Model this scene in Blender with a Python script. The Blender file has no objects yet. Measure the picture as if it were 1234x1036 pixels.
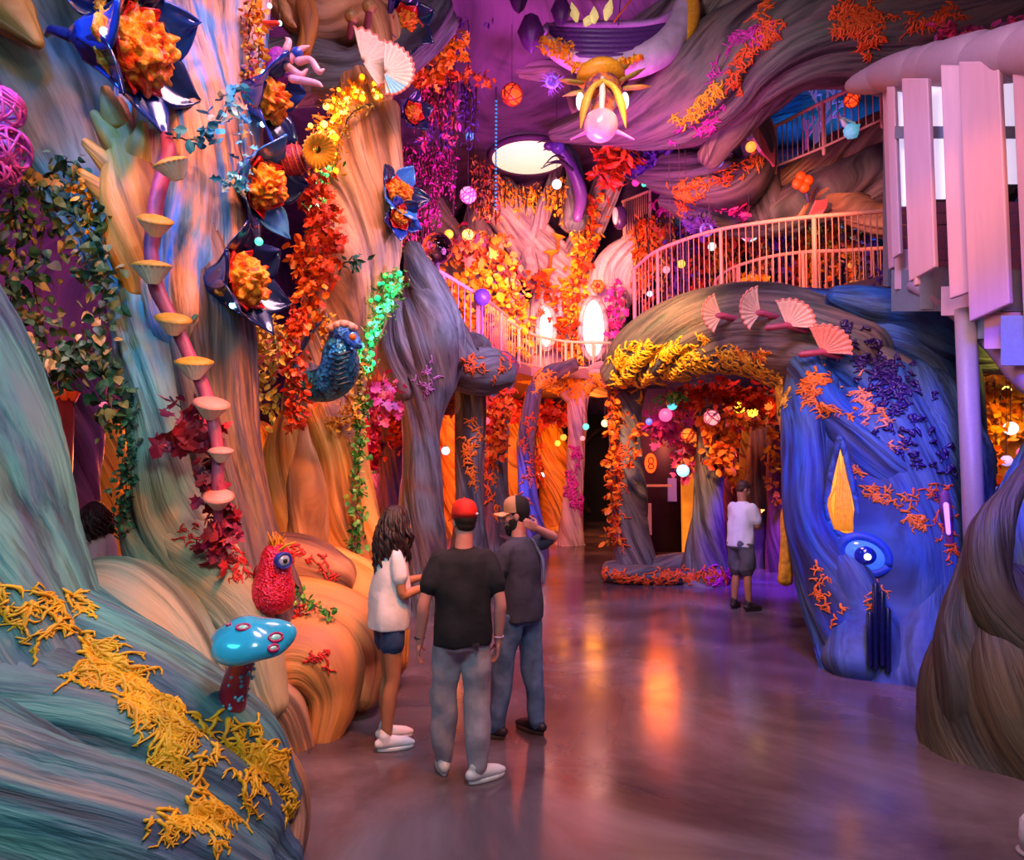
import bpy, math, random
import numpy as np
from mathutils import Vector, Matrix, noise
from mathutils.bvhtree import BVHTree

# ------------------------------------------------------------------ camera, world, exposure
SC = bpy.context.scene
COL = SC.collection
FPX = 800.0                      # focal length in pixels of the 1234 x 1036 frame
CAMZ = 1.92
PITCH = math.atan(47 / FPX)
cam_data = bpy.data.cameras.new('camera')
cam_data.sensor_fit = 'HORIZONTAL'
cam_data.sensor_width = 36
cam_data.lens = 36 * FPX / 1234
cam_data.clip_end = 200
cam = bpy.data.objects.new('camera', cam_data)
cam.location = (0, 0, CAMZ)
cam.rotation_euler = (math.pi / 2 + PITCH, 0, 0)
COL.objects.link(cam)
SC.camera = cam
SC.view_settings.view_transform = 'Standard'
SC.view_settings.look = 'None'
SC.view_settings.gamma = 1
SC.view_settings.use_curve_mapping = False
SC.view_settings.exposure = 0.62
SC.cycles.sample_clamp_indirect = 4
SC.cycles.sample_clamp_direct = 12
SC.cycles.max_bounces = 5
SC.cycles.diffuse_bounces = 3
SC.cycles.glossy_bounces = 3
SC.cycles.transmission_bounces = 4
SC.cycles.caustics_reflective = False
SC.cycles.caustics_refractive = False

w = bpy.data.worlds.new('world')
SC.world = w
w.use_nodes = True
w.node_tree.nodes['Background'].inputs[0].default_value = (0.36, 0.26, 0.46, 1)
w.node_tree.nodes['Background'].inputs[1].default_value = 0.17

CP, SP = math.cos(PITCH), math.sin(PITCH)
def ray(px, py):
    u = (px - 617) / FPX; v = (518 - py) / FPX
    return Vector((u, CP - v * SP, SP + v * CP))
def P(px, py, d):
    """the point seen at a pixel, d metres ahead of the camera"""
    r = ray(px, py)
    return Vector((0, 0, CAMZ)) + r * (d / r.y)
def F(px, py):
    """the floor point seen at a pixel"""
    r = ray(px, py)
    return Vector((0, 0, CAMZ)) + r * (-CAMZ / r.z)
def M2(rpx, d): return rpx * d / FPX
def hexc(h):
    h = h.lstrip('#')
    return tuple(((c / 12.92) if c <= .04045 else ((c + .055) / 1.055) ** 2.4) for c in (int(h[i:i+2], 16) / 255 for i in (0, 2, 4)))

# ------------------------------------------------------------------ show lighting of the room, with unseen fill lamps added
def lamp(kind, loc, power, color, size=.5, target=None, spot=60, blend=.8, name='show_fill_light'):
    l = bpy.data.lights.new(name, kind)
    l.energy = power
    l.color = hexc(color) if isinstance(color, str) else color
    if kind == 'AREA': l.shape = 'DISK'; l.size = size
    else: l.shadow_soft_size = size
    if kind == 'SPOT': l.spot_size = math.radians(spot); l.spot_blend = blend
    o = bpy.data.objects.new(name, l)
    o.location = loc
    if target is not None:
        o.rotation_euler = (Vector(target) - Vector(loc)).to_track_quat('-Z', 'Y').to_euler()
    COL.objects.link(o)
    return o
L_ = lamp
L_('AREA', (.5, .3, 5.0), 50, '#e4f0e4', 1.0, (-1.8, 3.2, .6))
L_('AREA', (-3.0, .6, 4.4), 50, '#38b4c8', .8, (-2.0, 3.4, .9))
L_('SPOT', (.4, 5.6, 3.6), 260, '#ff9a60', .2, (-1.9, 3.3, 1.5), 40)
L_('SPOT', (.2, 2.6, 5.6), 760, '#ff7a18', .25, (-1.75, 5.6, .5), 42)
L_('SPOT', (-.6, 3.4, 6.2), 800, '#ff9040', .3, (-2.2, 7.2, 1.2), 44)
L_('SPOT', (-.4, 3.2, 7.2), 420, '#ffa060', .4, (-2.0, 8.0, 4.6), 44)
L_('SPOT', (-.8, 1.2, 6.8), 820, '#ff9a58', .3, (-3.0, 5.2, 4.2), 34)
L_('SPOT', (-3.4, 1.6, 6.8), 950, '#3a90ff', .3, (-2.5, 5.2, 4.2), 40)
L_('SPOT', (-.2, 1.6, 3.6), 130, '#bfe0d8', .4, (-2.5, 5.0, 1.3), 55)
L_('AREA', (0.4, 4.2, 8.2), 290, '#f4c0dc', 2.4, (0.4, 5.5, 0))
L_('SPOT', (2.6, 3.0, 4.6), 1150, '#1030ff', .3, (3.9, 7.0, .6), 52)
L_('SPOT', (2.2, 4.6, 7.0), 210, '#60a0ff', .4, (4.0, 7.6, 3.2), 50)
L_('SPOT', (.7, 6.6, 5.4), 2000, '#ffb850', .3, (2.4, 10.6, 3.5), 40)
L_('AREA', (.7, 10.2, 4.7), 430, '#d060c8', 2.0, (-1.0, 14.5, 10))
L_('SPOT', (.9, 11.4, 5.8), 3600, '#ffa080', .5, (1.0, 18, 6.8), 64)
L_('SPOT', (.2, 10.8, 7.0), 1100, '#ff8a20', .4, (-.9, 15.6, 5.2), 38)
L_('POINT', (-1.6, 16.5, 2.9), 260, '#ff7a20', .6)
L_('POINT', (1.9, 18.6, 3.3), 110, '#ff8a30', .6)
L_('POINT', (3.2, 14.6, 3.0), 110, '#ff6a20', .4)
L_('POINT', (-3.6, 12.0, 2.4), 220, '#ff5a80', .4)
L_('POINT', (-4.6, 8.9, 2.2), 160, '#ff8a20', .3)
L_('SPOT', (.5, 12.6, 3.7), 1700, '#2048ff', .2, (-.5, 15.6, 0), 44)
L_('SPOT', (4.2, 10.4, 2.9), 900, '#6a28ff', .2, (4.5, 11.4, 0), 74)
L_('AREA', (2.2, 2.6, 3.6), 50, '#ffb0a8', .8, (3.8, 6, 3.6))
L_('AREA', (.5, 7.6, 4.9), 110, '#a898d8', 1.0, (-1.4, 11, 2.4))  # unseen fill hung in mid hall, added to brighten the slate trees
L_('SPOT', (3.0, 3.2, 5.6), 260, '#ff9048', .1, (3.7, 5.8, 4.2), 30)
L_('SPOT', (5.4, 6.6, 3.4), 240, '#ffb028', .3, (6.4, 8.8, 2.7), 80)
L_('SPOT', (0.2, 6.0, 7.2), 460, '#c4bcc4', .5, (3.2, 10.8, 7.8), 66)
L_('SPOT', (1.6, 8.4, 7.2), 1000, '#ff8058', .5, (3.8, 12.4, 5.4), 66)
L_('SPOT', (3.2, 8.6, 6.4), 650, '#ff9a78', .3, (5.9, 12.4, 6.2), 44)
L_('SPOT', (-3.0, 4.2, 3.4), 60, '#ffb0dc', .2, (-3.6, 5.75, 1.3), 40)  # unseen pink lamp added to brighten the person behind the root
L_('SPOT', (-2.4, 2.0, 6.6), 260, '#2f80ff', .3, (-4.2, 6.2, 4.6), 34)  # unseen lamp added to turn the upper left trunk bluer
L_('POINT', (7.4, 13.6, 8.2), 120, '#30a0e0', .4)
L_('SPOT', (-4.4, 5.0, 5.0), 420, '#9a50ff', .3, (-8.4, 10.5, 3.8), 60)
L_('SPOT', (.9, 2.0, 6.0), 260, '#ff9020', .1, (-.75, 5.0, 0), 22)
L_('SPOT', (1.2, 3.4, 5.0), 220, '#ff8a30', .1, (3.0, 6.4, 0), 22)
L_('SPOT', (1.0, 4.0, 6.0), 260, '#ff9ab8', .2, (1.1, 9.5, 0), 26)
L_('SPOT', (1.4, 1.4, 3.2), 45, '#ffcaa0', .3, (3.6, 4.8, .8), 50)

# ------------------------------------------------------------------ helpers: naming
ORG = {}
def tag(o, label=None, cat=None, group=None, kind=None):
    if label: o['label'] = label
    if cat: o['category'] = cat
    if group: o['group'] = group
    if kind: o['kind'] = kind
    return o
def thing(name, label, cat, loc, group=None, kind=None):
    o = bpy.data.objects.new(name, None)
    o.location = loc
    o.empty_display_size = .05
    COL.objects.link(o)
    ORG[o.name] = Vector(loc)
    return tag(o, label, cat, group, kind)

# ------------------------------------------------------------------ helpers: mesh building
def catmull(pts, m):
    p = np.array(pts, float)
    k = len(p)
    if k == 2:
        t = np.linspace(0, 1, m)[:, None]
        return p[0] * (1 - t) + p[1] * t
    e = np.vstack([2 * p[0] - p[1], p, 2 * p[-1] - p[-2]])
    out = []
    for x in np.linspace(0, k - 1, m):
        i = min(int(x), k - 2); t = x - i
        a, b, c, d = e[i], e[i+1], e[i+2], e[i+3]
        out.append(.5 * ((2*b) + (c-a)*t + (2*a-5*b+4*c-d)*t*t + (-a+3*b-3*c+d)*t**3))
    return np.array(out)

class MB:
    def __init__(s): s.v = []; s.f = []; s.fl = []; s.n = 0
    def add(s, verts, faces, flow=None):
        verts = np.asarray(verts, float).reshape(-1, 3)
        b = s.n
        s.v.append(verts); s.n += len(verts)
        s.fl.append(verts * 1.0 if flow is None else np.asarray(flow, float))
        s.f.extend([tuple(int(i) + b for i in f) for f in faces])
        return s
    def verts(s): return np.vstack(s.v) if s.v else np.zeros((0, 3))
    def mark(s): return len(s.v)
    def xf(s, k, M):
        A = np.array(M.to_3x3()); t = np.array(M.translation)
        for i in range(k, len(s.v)): s.v[i] = s.v[i] @ A.T + t
    def grid(s, G, closed_u=True, cap0=False, cap1=False, flow=None):
        """G: (rows, cols, 3)"""
        R, C = G.shape[:2]
        V = G.reshape(-1, 3)
        f = []
        for i in range(R - 1):
            for j in range(C if closed_u else C - 1):
                k = (j + 1) % C
                f.append((i*C+j, i*C+k, (i+1)*C+k, (i+1)*C+j))
        if cap0: f.append(tuple(range(C - 1, -1, -1)))
        if cap1: f.append(tuple((R-1)*C + j for j in range(C)))
        return s.add(V, f, None if flow is None else flow.reshape(-1, 3))
    def frames(s, p):
        t = np.gradient(p, axis=0)
        t /= np.linalg.norm(t, axis=1)[:, None] + 1e-12
        a = np.array([0, 0, 1.]) if abs(t[0][2]) < .9 else np.array([1., 0, 0])
        x = np.cross(a, t[0]); x /= np.linalg.norm(x)
        X = [x]
        for i in range(1, len(p)):
            x = X[-1] - t[i] * np.dot(X[-1], t[i])
            n = np.linalg.norm(x)
            X.append(x / n if n > 1e-9 else X[-1])
        X = np.array(X)
        return t, X, np.cross(t, X)
    def tube(s, pts, rad, n=8, m=None, flat=1.0, round_caps=True, smooth=True):
        """a tapering round tube through pts with radius per point"""
        q = np.array([list(p) + [r] for p, r in zip(pts, rad if hasattr(rad, '__len__') else [rad] * len(pts))], float)
        if m and smooth: q = catmull(q, m)
        p, r = q[:, :3], np.maximum(q[:, 3], 1e-4)
        if round_caps:
            d0 = p[0] - p[1]; d0 /= np.linalg.norm(d0) + 1e-9
            d1 = p[-1] - p[-2]; d1 /= np.linalg.norm(d1) + 1e-9
            ca = [(.95, .35), (.75, .7)]
            pre = [p[0] + d0 * r[0] * c for c, k in ca]; prr = [r[0] * math.sqrt(max(0, 1 - c*c)) for c, k in ca]
            post = [p[-1] + d1 * r[-1] * c for c, k in reversed(ca)]; por = [r[-1] * math.sqrt(max(0, 1 - c*c)) for c, k in reversed(ca)]
            p = np.vstack([pre, p, post]); r = np.concatenate([prr, r, por])
        t, X, Y = s.frames(p)
        th = np.linspace(0, 2 * math.pi, n, endpoint=False)
        G = p[:, None] + r[:, None, None] * (np.cos(th)[None, :, None] * X[:, None] + flat * np.sin(th)[None, :, None] * Y[:, None])
        return s.grid(G, True, True, True)
    def ell(s, c, r, n=16, m=10, M=None):
        r = (r, r, r) if not hasattr(r, '__len__') else r
        th = np.linspace(0, 2*math.pi, n, endpoint=False); ph = np.linspace(-math.pi/2, math.pi/2, m + 1)[1:-1]
        G = np.stack([np.cos(ph)[:, None]*np.cos(th)*r[0], np.cos(ph)[:, None]*np.sin(th)*r[1], np.sin(ph)[:, None]*np.ones(n)*r[2]], -1)
        V = np.vstack([G.reshape(-1, 3), [[0, 0, -r[2]], [0, 0, r[2]]]])
        if M is not None: V = V @ np.array(M.to_3x3()).T
        V = V + np.array(c)
        R = m - 1; f = []
        for i in range(R - 1):
            for j in range(n):
                k = (j + 1) % n
                f.append((i*n+j, i*n+k, (i+1)*n+k, (i+1)*n+j))
        a = R*n
        for j in range(n):
            k = (j+1) % n
            f.append((a, k, j)); f.append((a+1, (R-1)*n+j, (R-1)*n+k))
        return s.add(V, f)
    def loft(s, rings, n=24, pw=2.3):
        """rings of (cx, cy, cz, rx, ry): horizontal superellipses"""
        th = np.linspace(0, 2*math.pi, n, endpoint=False)
        c, d = np.cos(th), np.sin(th)
        e = 2 / pw
        cx = np.sign(c)*np.abs(c)**e; sx = np.sign(d)*np.abs(d)**e
        G = np.array([np.stack([r[0] + r[3]*cx, r[1] + r[4]*sx, np.full(n, r[2])], -1) for r in rings])
        return s.grid(G, True, True, True)
    def box(s, c, h, M=None):
        V = np.array([[x, y, z] for x in (-h[0], h[0]) for y in (-h[1], h[1]) for z in (-h[2], h[2])], float)
        if M is not None: V = V @ np.array(M.to_3x3()).T
        return s.add(V + np.array(c), [(0,1,3,2),(4,6,7,5),(0,4,5,1),(2,3,7,6),(0,2,6,4),(1,5,7,3)])
    def lathe(s, prof, n=24, M=None, pleat=0, k=0, caps=True):
        """profile of (r, z); pleat: relative depth of k radial folds"""
        th = np.linspace(0, 2*math.pi, n, endpoint=False)
        w_ = 1 + pleat * np.cos(k * th) if k else np.ones(n)
        G = np.array([np.stack([r*w_*np.cos(th), r*w_*np.sin(th), np.full(n, z)], -1) for r, z in prof])
        if M is not None: G = G @ np.array(M.to_3x3()).T + np.array(M.translation)
        return s.grid(G, True, caps, caps)
    def slab(s, outline, th, M=None):
        """a flat polygon outline (x, y) with thickness th along z"""
        o = np.array(outline, float); k = len(o)
        V = np.vstack([np.c_[o, np.full(k, -th/2)], np.c_[o, np.full(k, th/2)]])
        if M is not None: V = V @ np.array(M.to_3x3()).T + np.array(M.translation)
        f = [tuple(range(k-1, -1, -1)), tuple(range(k, 2*k))] + [(i, (i+1) % k, k + (i+1) % k, k + i) for i in range(k)]
        return s.add(V, f)
    def build(s, name, mat, parent=None, smooth=True, flow=False, loc=None):
        V = s.verts()
        if parent is not None: off = ORG[parent.name]
        elif loc is not None: off = Vector(loc)
        else:
            lo, hi = V.min(0), V.max(0)
            off = Vector(((lo[0]+hi[0])/2, (lo[1]+hi[1])/2, lo[2]))
        me = bpy.data.meshes.new(name)
        me.from_pydata((V - np.array(off)).tolist(), [], s.f)
        if smooth: me.polygons.foreach_set('use_smooth', [True] * len(me.polygons))
        if flow:
            a = me.attributes.new('flow', 'FLOAT_VECTOR', 'POINT')
            a.data.foreach_set('vector', np.vstack(s.fl).astype(np.float32).ravel())
        me.materials.append(mat)
        me.update()
        o = bpy.data.objects.new(name, me)
        COL.objects.link(o)
        ORG[o.name] = off.copy()
        if parent is not None: o.parent = parent
        else: o.location = off
        return o

def subpart_origin(o, parent):
    ORG[o.name] = ORG[parent.name]
    return o

def remesh(mb, voxel, it=3, wob=0, wscale=6, seed=0):
    """melt overlapping pieces into one continuous surface"""
    me = bpy.data.meshes.new('body')
    me.from_pydata(mb.verts().tolist(), [], mb.f)
    o = bpy.data.objects.new('body', me); COL.objects.link(o)
    m = o.modifiers.new('r', 'REMESH'); m.mode = 'VOXEL'; m.voxel_size = voxel
    if it:
        q = o.modifiers.new('s', 'SMOOTH'); q.factor = .5; q.iterations = it
    dg = bpy.context.evaluated_depsgraph_get()
    r = bpy.data.meshes.new_from_object(o.evaluated_get(dg))
    bpy.data.objects.remove(o); bpy.data.meshes.remove(me)
    n = len(r.vertices)
    V = np.zeros(n*3); r.vertices.foreach_get('co', V); V = V.reshape(-1, 3)
    if wob:
        N = np.zeros(n*3); r.vertices.foreach_get('normal', N); N = N.reshape(-1, 3)
        d = np.array([noise.noise(Vector((v[0]*wscale + seed, v[1]*wscale, v[2]*wscale*.6))) for v in V])
        V = V + N * (d * wob)[:, None]
    out = MB()
    out.add(V, [tuple(p.vertices) for p in r.polygons])
    bpy.data.meshes.remove(r)
    return out

# ------------------------------------------------------------------ helpers: materials
def newmat(name):
    m = bpy.data.materials.new(name); m.use_nodes = True
    nt = m.node_tree
    return m, nt, nt.nodes['Principled BSDF'], nt.nodes, nt.links
def plain(name, col, rough=.5, metal=0, var=.12, bump=.0, bscale=30, emit=None, es=0, trans=0, ior=1.45, coat=0, island=False, alpha=1, stretch=None):
    """a coloured surface with a little procedural variation"""
    m, nt, b, N, L = newmat(name)
    c = hexc(col)
    tc = N.new('ShaderNodeTexCoord')
    src = tc.outputs['Object']
    if stretch:
        mp = N.new('ShaderNodeMapping'); mp.inputs['Scale'].default_value = stretch
        L.new(src, mp.inputs[0]); src = mp.outputs[0]
    nz = N.new('ShaderNodeTexNoise'); nz.inputs['Scale'].default_value = bscale; nz.inputs['Detail'].default_value = 3
    L.new(src, nz.inputs['Vector'])
    rp = N.new('ShaderNodeValToRGB')
    e = rp.color_ramp.elements
    e[0].position = .3; e[1].position = .7
    e[0].color = (*[x*(1-var) for x in c], 1); e[1].color = (*[min(1, x*(1+var)) for x in c], 1)
    if island:
        g = N.new('ShaderNodeNewGeometry'); L.new(g.outputs['Random Per Island'], rp.inputs[0]); e[0].position = 0; e[1].position = 1
    else: L.new(nz.outputs[0], rp.inputs[0])
    L.new(rp.outputs[0], b.inputs['Base Color'])
    b.inputs['Roughness'].default_value = rough; b.inputs['Metallic'].default_value = metal
    if coat: b.inputs['Coat Weight'].default_value = coat
    if trans: b.inputs['Transmission Weight'].default_value = trans; b.inputs['IOR'].default_value = ior
    if alpha < 1: b.inputs['Alpha'].default_value = alpha
    if emit: b.inputs['Emission Color'].default_value = (*hexc(emit), 1); b.inputs['Emission Strength'].default_value = es
    if bump:
        bp = N.new('ShaderNodeBump'); bp.inputs['Strength'].default_value = bump; bp.inputs['Distance'].default_value = .02
        L.new(nz.outputs[0], bp.inputs['Height']); L.new(bp.outputs[0], b.inputs['Normal'])
    return m
def leafmat(name, cols, rough=.55):
    """a different paint shade on every leaf"""
    m, nt, b, N, L = newmat(name)
    g = N.new('ShaderNodeNewGeometry'); rp = N.new('ShaderNodeValToRGB')
    e = rp.color_ramp.elements
    while len(e) < len(cols): e.new(.5)
    for i, c in enumerate(cols):
        e[i].position = i / max(1, len(cols) - 1); e[i].color = (*hexc(c), 1)
    L.new(g.outputs['Random Per Island'], rp.inputs[0]); L.new(rp.outputs[0], b.inputs['Base Color'])
    b.inputs['Roughness'].default_value = rough
    return m
def bark(name, cols, scale=3.0, rough=.62, dark=.55, patch=None, pscale=.55, bump=.55):
    """carved and painted wood: streaks that follow the carving, broad patches of a second paint"""
    m, nt, b, N, L = newmat(name)
    at = N.new('ShaderNodeAttribute'); at.attribute_name = 'flow'
    n1 = N.new('ShaderNodeTexNoise'); n1.inputs['Scale'].default_value = scale; n1.inputs['Detail'].default_value = 6; n1.inputs['Roughness'].default_value = .62; n1.inputs['Distortion'].default_value = .5
    L.new(at.outputs['Vector'], n1.inputs['Vector'])
    def ramp(cs, lo=.33, hi=.68):
        r = N.new('ShaderNodeValToRGB'); e = r.color_ramp.elements
        while len(e) < len(cs): e.new(.5)
        for i, c in enumerate(cs):
            e[i].position = lo + (hi - lo) * i / max(1, len(cs) - 1); e[i].color = (*hexc(c), 1)
        return r
    r1 = ramp(cols); L.new(n1.outputs[0], r1.inputs[0])
    col = r1.outputs[0]
    if patch:
        r2 = ramp(patch); L.new(n1.outputs[0], r2.inputs[0])
        tc = N.new('ShaderNodeNewGeometry')
        n3 = N.new('ShaderNodeTexNoise'); n3.inputs['Scale'].default_value = pscale; n3.inputs['Detail'].default_value = 2; n3.inputs['Distortion'].default_value = 1.2
        L.new(tc.outputs['Position'], n3.inputs['Vector'])
        r3 = N.new('ShaderNodeValToRGB'); r3.color_ramp.elements[0].position = .42; r3.color_ramp.elements[1].position = .58
        L.new(n3.outputs[0], r3.inputs[0])
        mx = N.new('ShaderNodeMix'); mx.data_type = 'RGBA'
        L.new(r3.outputs[0], mx.inputs[0]); L.new(col, mx.inputs[6]); L.new(r2.outputs[0], mx.inputs[7])
        col = mx.outputs[2]
    n2 = N.new('ShaderNodeTexNoise'); n2.inputs['Scale'].default_value = scale * 3.2; n2.inputs['Detail'].default_value = 3; n2.inputs['Distortion'].default_value = .3
    L.new(at.outputs['Vector'], n2.inputs['Vector'])
    rl = N.new('ShaderNodeValToRGB'); e = rl.color_ramp.elements
    e[0].position = .36; e[1].position = .47; e[0].color = (dark, dark, dark, 1); e[1].color = (1, 1, 1, 1)
    L.new(n2.outputs[0], rl.inputs[0])
    mu = N.new('ShaderNodeMix'); mu.data_type = 'RGBA'; mu.blend_type = 'MULTIPLY'; mu.inputs[0].default_value = 1
    L.new(col, mu.inputs[6]); L.new(rl.outputs[0], mu.inputs[7])
    L.new(mu.outputs[2], b.inputs['Base Color'])
    b.inputs['Roughness'].default_value = rough
    ad = N.new('ShaderNodeMath'); ad.operation = 'ADD'
    L.new(n1.outputs[0], ad.inputs[0]); L.new(n2.outputs[0], ad.inputs[1])
    bp = N.new('ShaderNodeBump'); bp.inputs['Strength'].default_value = bump; bp.inputs['Distance'].default_value = .05
    L.new(ad.outputs[0], bp.inputs['Height']); L.new(bp.outputs[0], b.inputs['Normal'])
    return m
_glow = {}
def glow(col, s):
    k = (col, s)
    if k not in _glow: _glow[k] = plain('glow ' + col, col, .4, emit=col, es=s, var=.05)
    return _glow[k]

# ------------------------------------------------------------------ helpers: trees
SURF_V, SURF_F, SURF_N = [], [], [0]
def keep_surface(mb):
    SURF_V.append(mb.verts()); SURF_F.extend([tuple(i + SURF_N[0] for i in f) for f in mb.f]); SURF_N[0] += mb.n
def limb_mesh(pts, n=None, ridges=7, amp=.12, twist=.5, seed=0, world=False, flow_len=.14, flat=1.0, step=None, wobk=1.0):
    """a carved wooden limb: ridges with creases that wind along it. pts: (px, py, depth, half width in px) or world (x, y, z, r)"""
    rs = np.random.RandomState(seed + 11)
    if world: q = [(x, y, z, r) for x, y, z, r in pts]
    else: q = [(*P(a, b_, d), M2(r, d)) for a, b_, d, r in pts]
    q = np.array(q, float)
    Ltot = np.linalg.norm(np.diff(q[:, :3], axis=0), axis=1).sum()
    rm = q[:, 3].mean()
    st = step or max(.035, rm * .16)
    m = int(min(150, max(14, Ltot / st)))
    c = catmull(q, m)
    p, r = c[:, :3], np.maximum(c[:, 3], .004)
    cap = [.97, .9, .75, .5, .25]
    d0 = p[0] - p[1]; d0 /= np.linalg.norm(d0); d1 = p[-1] - p[-2]; d1 /= np.linalg.norm(d1)
    pre = [p[0] + d0*r[0]*k*.7 for k in cap]; prr = [r[0]*math.sqrt(1-k*k) for k in cap]
    post = [p[-1] + d1*r[-1]*k*.7 for k in reversed(cap)]; por = [r[-1]*math.sqrt(1-k*k) for k in reversed(cap)]
    p = np.vstack([pre, p, post]); r = np.concatenate([prr, r, por])
    if n is None: n = int(min(96, max(24, 2*math.pi*rm/.03)))
    mb = MB()
    t, X, Y = mb.frames(p)
    s_ = np.concatenate([[0], np.cumsum(np.linalg.norm(np.diff(p, axis=0), axis=1))])
    th = np.linspace(0, 2*math.pi, n, endpoint=False)
    S, T = np.meshgrid(s_ / max(rm, .05), th, indexing='ij')
    wob = sum(a * np.sin(k*T + f*S + ph) for k, f, a, ph in [(1, .5, .30, rs.rand()*6), (2, .33, .22, rs.rand()*6), (3, .8, .12, rs.rand()*6), (1, 1.3, .10, rs.rand()*6)])
    A = T + twist * S * .35 + wob*wobk
    f1 = np.abs(np.sin(ridges * A / 2)); f2 = np.abs(np.sin(ridges * 3 * A / 2 + 1)) ; f3 = np.sin(2*A + .4*S)
    am = amp * (1 + .5*np.sin(1.1*S + 2*T + rs.rand()*6))
    Rr = 1 + am*(f1 - .7) + amp*.22*(f2 - .6) + amp*.5*f3 * .5 + .05*np.sin(.9*S + rs.rand()*6)
    R = r[:, None] * Rr
    G = p[:, None] + R[..., None]*(np.cos(T)[..., None]*X[:, None] + flat*np.sin(T)[..., None]*Y[:, None])
    off = rs.rand(3)*20
    FL = np.stack([np.cos(A)*rm*1.4, np.sin(A)*rm*1.4, s_[:, None]*flow_len + 0*T], -1) + off
    mb.grid(G, True, True, True, flow=FL)
    return mb
def limb(parent, name, mat, pts, **k):
    mb = limb_mesh(pts, **k)
    keep_surface(mb)
    return mb.build(name, mat, parent, flow=True)
def frame_from(z, up=(0, 0, 1)):
    """matrix whose Z axis is z"""
    z = Vector(z).normalized(); u = Vector(up)
    if abs(z.dot(u)) > .95: u = Vector((1, 0, 0))
    x = u.cross(z).normalized(); y = z.cross(x)
    return Matrix((x, y, z)).transposed().to_4x4()
# ------------------------------------------------------------------ materials of the place
B = dict(
 teal=bark('teal violet paint', ['#1c3a44', '#2f6c74', '#5f9a92', '#3f5f70', '#8a9a90'], 4.5, patch=['#2c3448', '#46607a', '#62808c', '#9a8a80'], pscale=.9),
 tealtree=bark('grey teal paint', ['#2a5355', '#4f8f8c', '#7fb0ac', '#9aa6a0', '#b8a088'], 2.4, patch=['#5a4f40', '#8f8060', '#b09a78', '#c8b090']),
 peach=bark('peach blue paint', ['#2a4a86', '#3f78b8', '#d08a68', '#e8a480', '#b87058', '#4a88c8'], 4.0, patch=['#2f5aa0', '#4a90d0', '#c88870', '#e0a080'], pscale=.9),
 orange=bark('ochre paint', ['#8a4418', '#d08428', '#e8a648', '#d07838'], 2.2, patch=['#8a4838', '#c07840', '#d89050', '#b06850']),
 brown=bark('brown wood paint', ['#4a2a22', '#a0643c', '#c98a58', '#e0a878', '#6a3a30'], 2.6, patch=['#4a3440', '#86604c', '#b0846a', '#8a5a50']),
 slate=bark('slate paint', ['#22242e', '#464a56', '#70747c', '#4f4a58', '#7c7480'], 4.0, patch=['#2a1e26', '#54404a', '#7a6460', '#463a4c'], pscale=.8),
 bronze=bark('bronze wood paint', ['#2c2026', '#5a4440', '#8f664a', '#4a3a4c', '#a87858'], 3.6, patch=['#33242c', '#5f4a54', '#7a6060', '#4a3c48']),
 pale=bark('pale rose paint', ['#7a5560', '#c09a9a', '#e0beb6', '#b08a98'], 3.0, patch=['#5a4a5a', '#957888', '#b898a8', '#c8a8a0']),
 blue=bark('deep blue paint', ['#081440', '#123890', '#2260b0', '#122c70', '#3878b0'], 3.6, dark=.42, patch=['#1a2440', '#2c4470', '#486888', '#1e3860']),
 umber=bark('umber moss paint', ['#14100e', '#2c241a', '#46402c', '#283630', '#5a3c24'], 4, patch=['#1c1612', '#3a2e22', '#54442e', '#2a2a28'], pscale=1.2),
 cave=bark('cave rock paint', ['#242024', '#4c4648', '#6c6260', '#485450', '#786a70'], 3.2, patch=['#2c2026', '#5f4a50', '#806660', '#463c44']),
 purple=bark('purple bark paint', ['#2c1434', '#5f2a58', '#7f4070', '#48284f'], 3.0),
 amber=bark('amber painted bark', ['#a04a10', '#f0a028', '#ffc040', '#d87018'], 2.4, dark=.35),
)
# ------------------------------------------------------------------ the room: floor, ceiling, walls
def floor_mat():
    m, nt, b, N, L = newmat('polished stained concrete')
    tc = N.new('ShaderNodeTexCoord')
    n1 = N.new('ShaderNodeTexNoise'); n1.inputs['Scale'].default_value = .55; n1.inputs['Detail'].default_value = 6; n1.inputs['Distortion'].default_value = .8; n1.inputs['Roughness'].default_value = .6
    L.new(tc.outputs['Object'], n1.inputs['Vector'])
    r = N.new('ShaderNodeValToRGB'); e = r.color_ramp.elements
    for p_, c in ((.36, '#44343a'), (.46, '#56464c'), (.54, '#66565c'), (.66, '#7e6e76')):
        if p_ == .36: e[0].position = p_; e[0].color = (*hexc(c), 1)
        elif p_ == .66: e[-1].position = p_; e[-1].color = (*hexc(c), 1)
        else:
            q = e.new(p_); q.color = (*hexc(c), 1)
    L.new(n1.outputs[0], r.inputs[0]); L.new(r.outputs[0], b.inputs['Base Color'])
    n2 = N.new('ShaderNodeTexNoise'); n2.inputs['Scale'].default_value = 3; n2.inputs['Detail'].default_value = 5
    L.new(tc.outputs['Object'], n2.inputs['Vector'])
    mr = N.new('ShaderNodeMapRange'); mr.inputs[3].default_value = .08; mr.inputs[4].default_value = .30
    L.new(n2.outputs[0], mr.inputs[0]); L.new(mr.outputs[0], b.inputs['Roughness'])
    b.inputs['Specular IOR Level'].default_value = .7
    bp = N.new('ShaderNodeBump'); bp.inputs['Strength'].default_value = .05; bp.inputs['Distance'].default_value = .02
    L.new(n2.outputs[0], bp.inputs['Height']); L.new(bp.outputs[0], b.inputs['Normal'])
    return m
tag(MB().box((0, 14, -.1), (14, 18, .1)).build('floor', floor_mat(), smooth=False), kind='structure')

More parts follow.
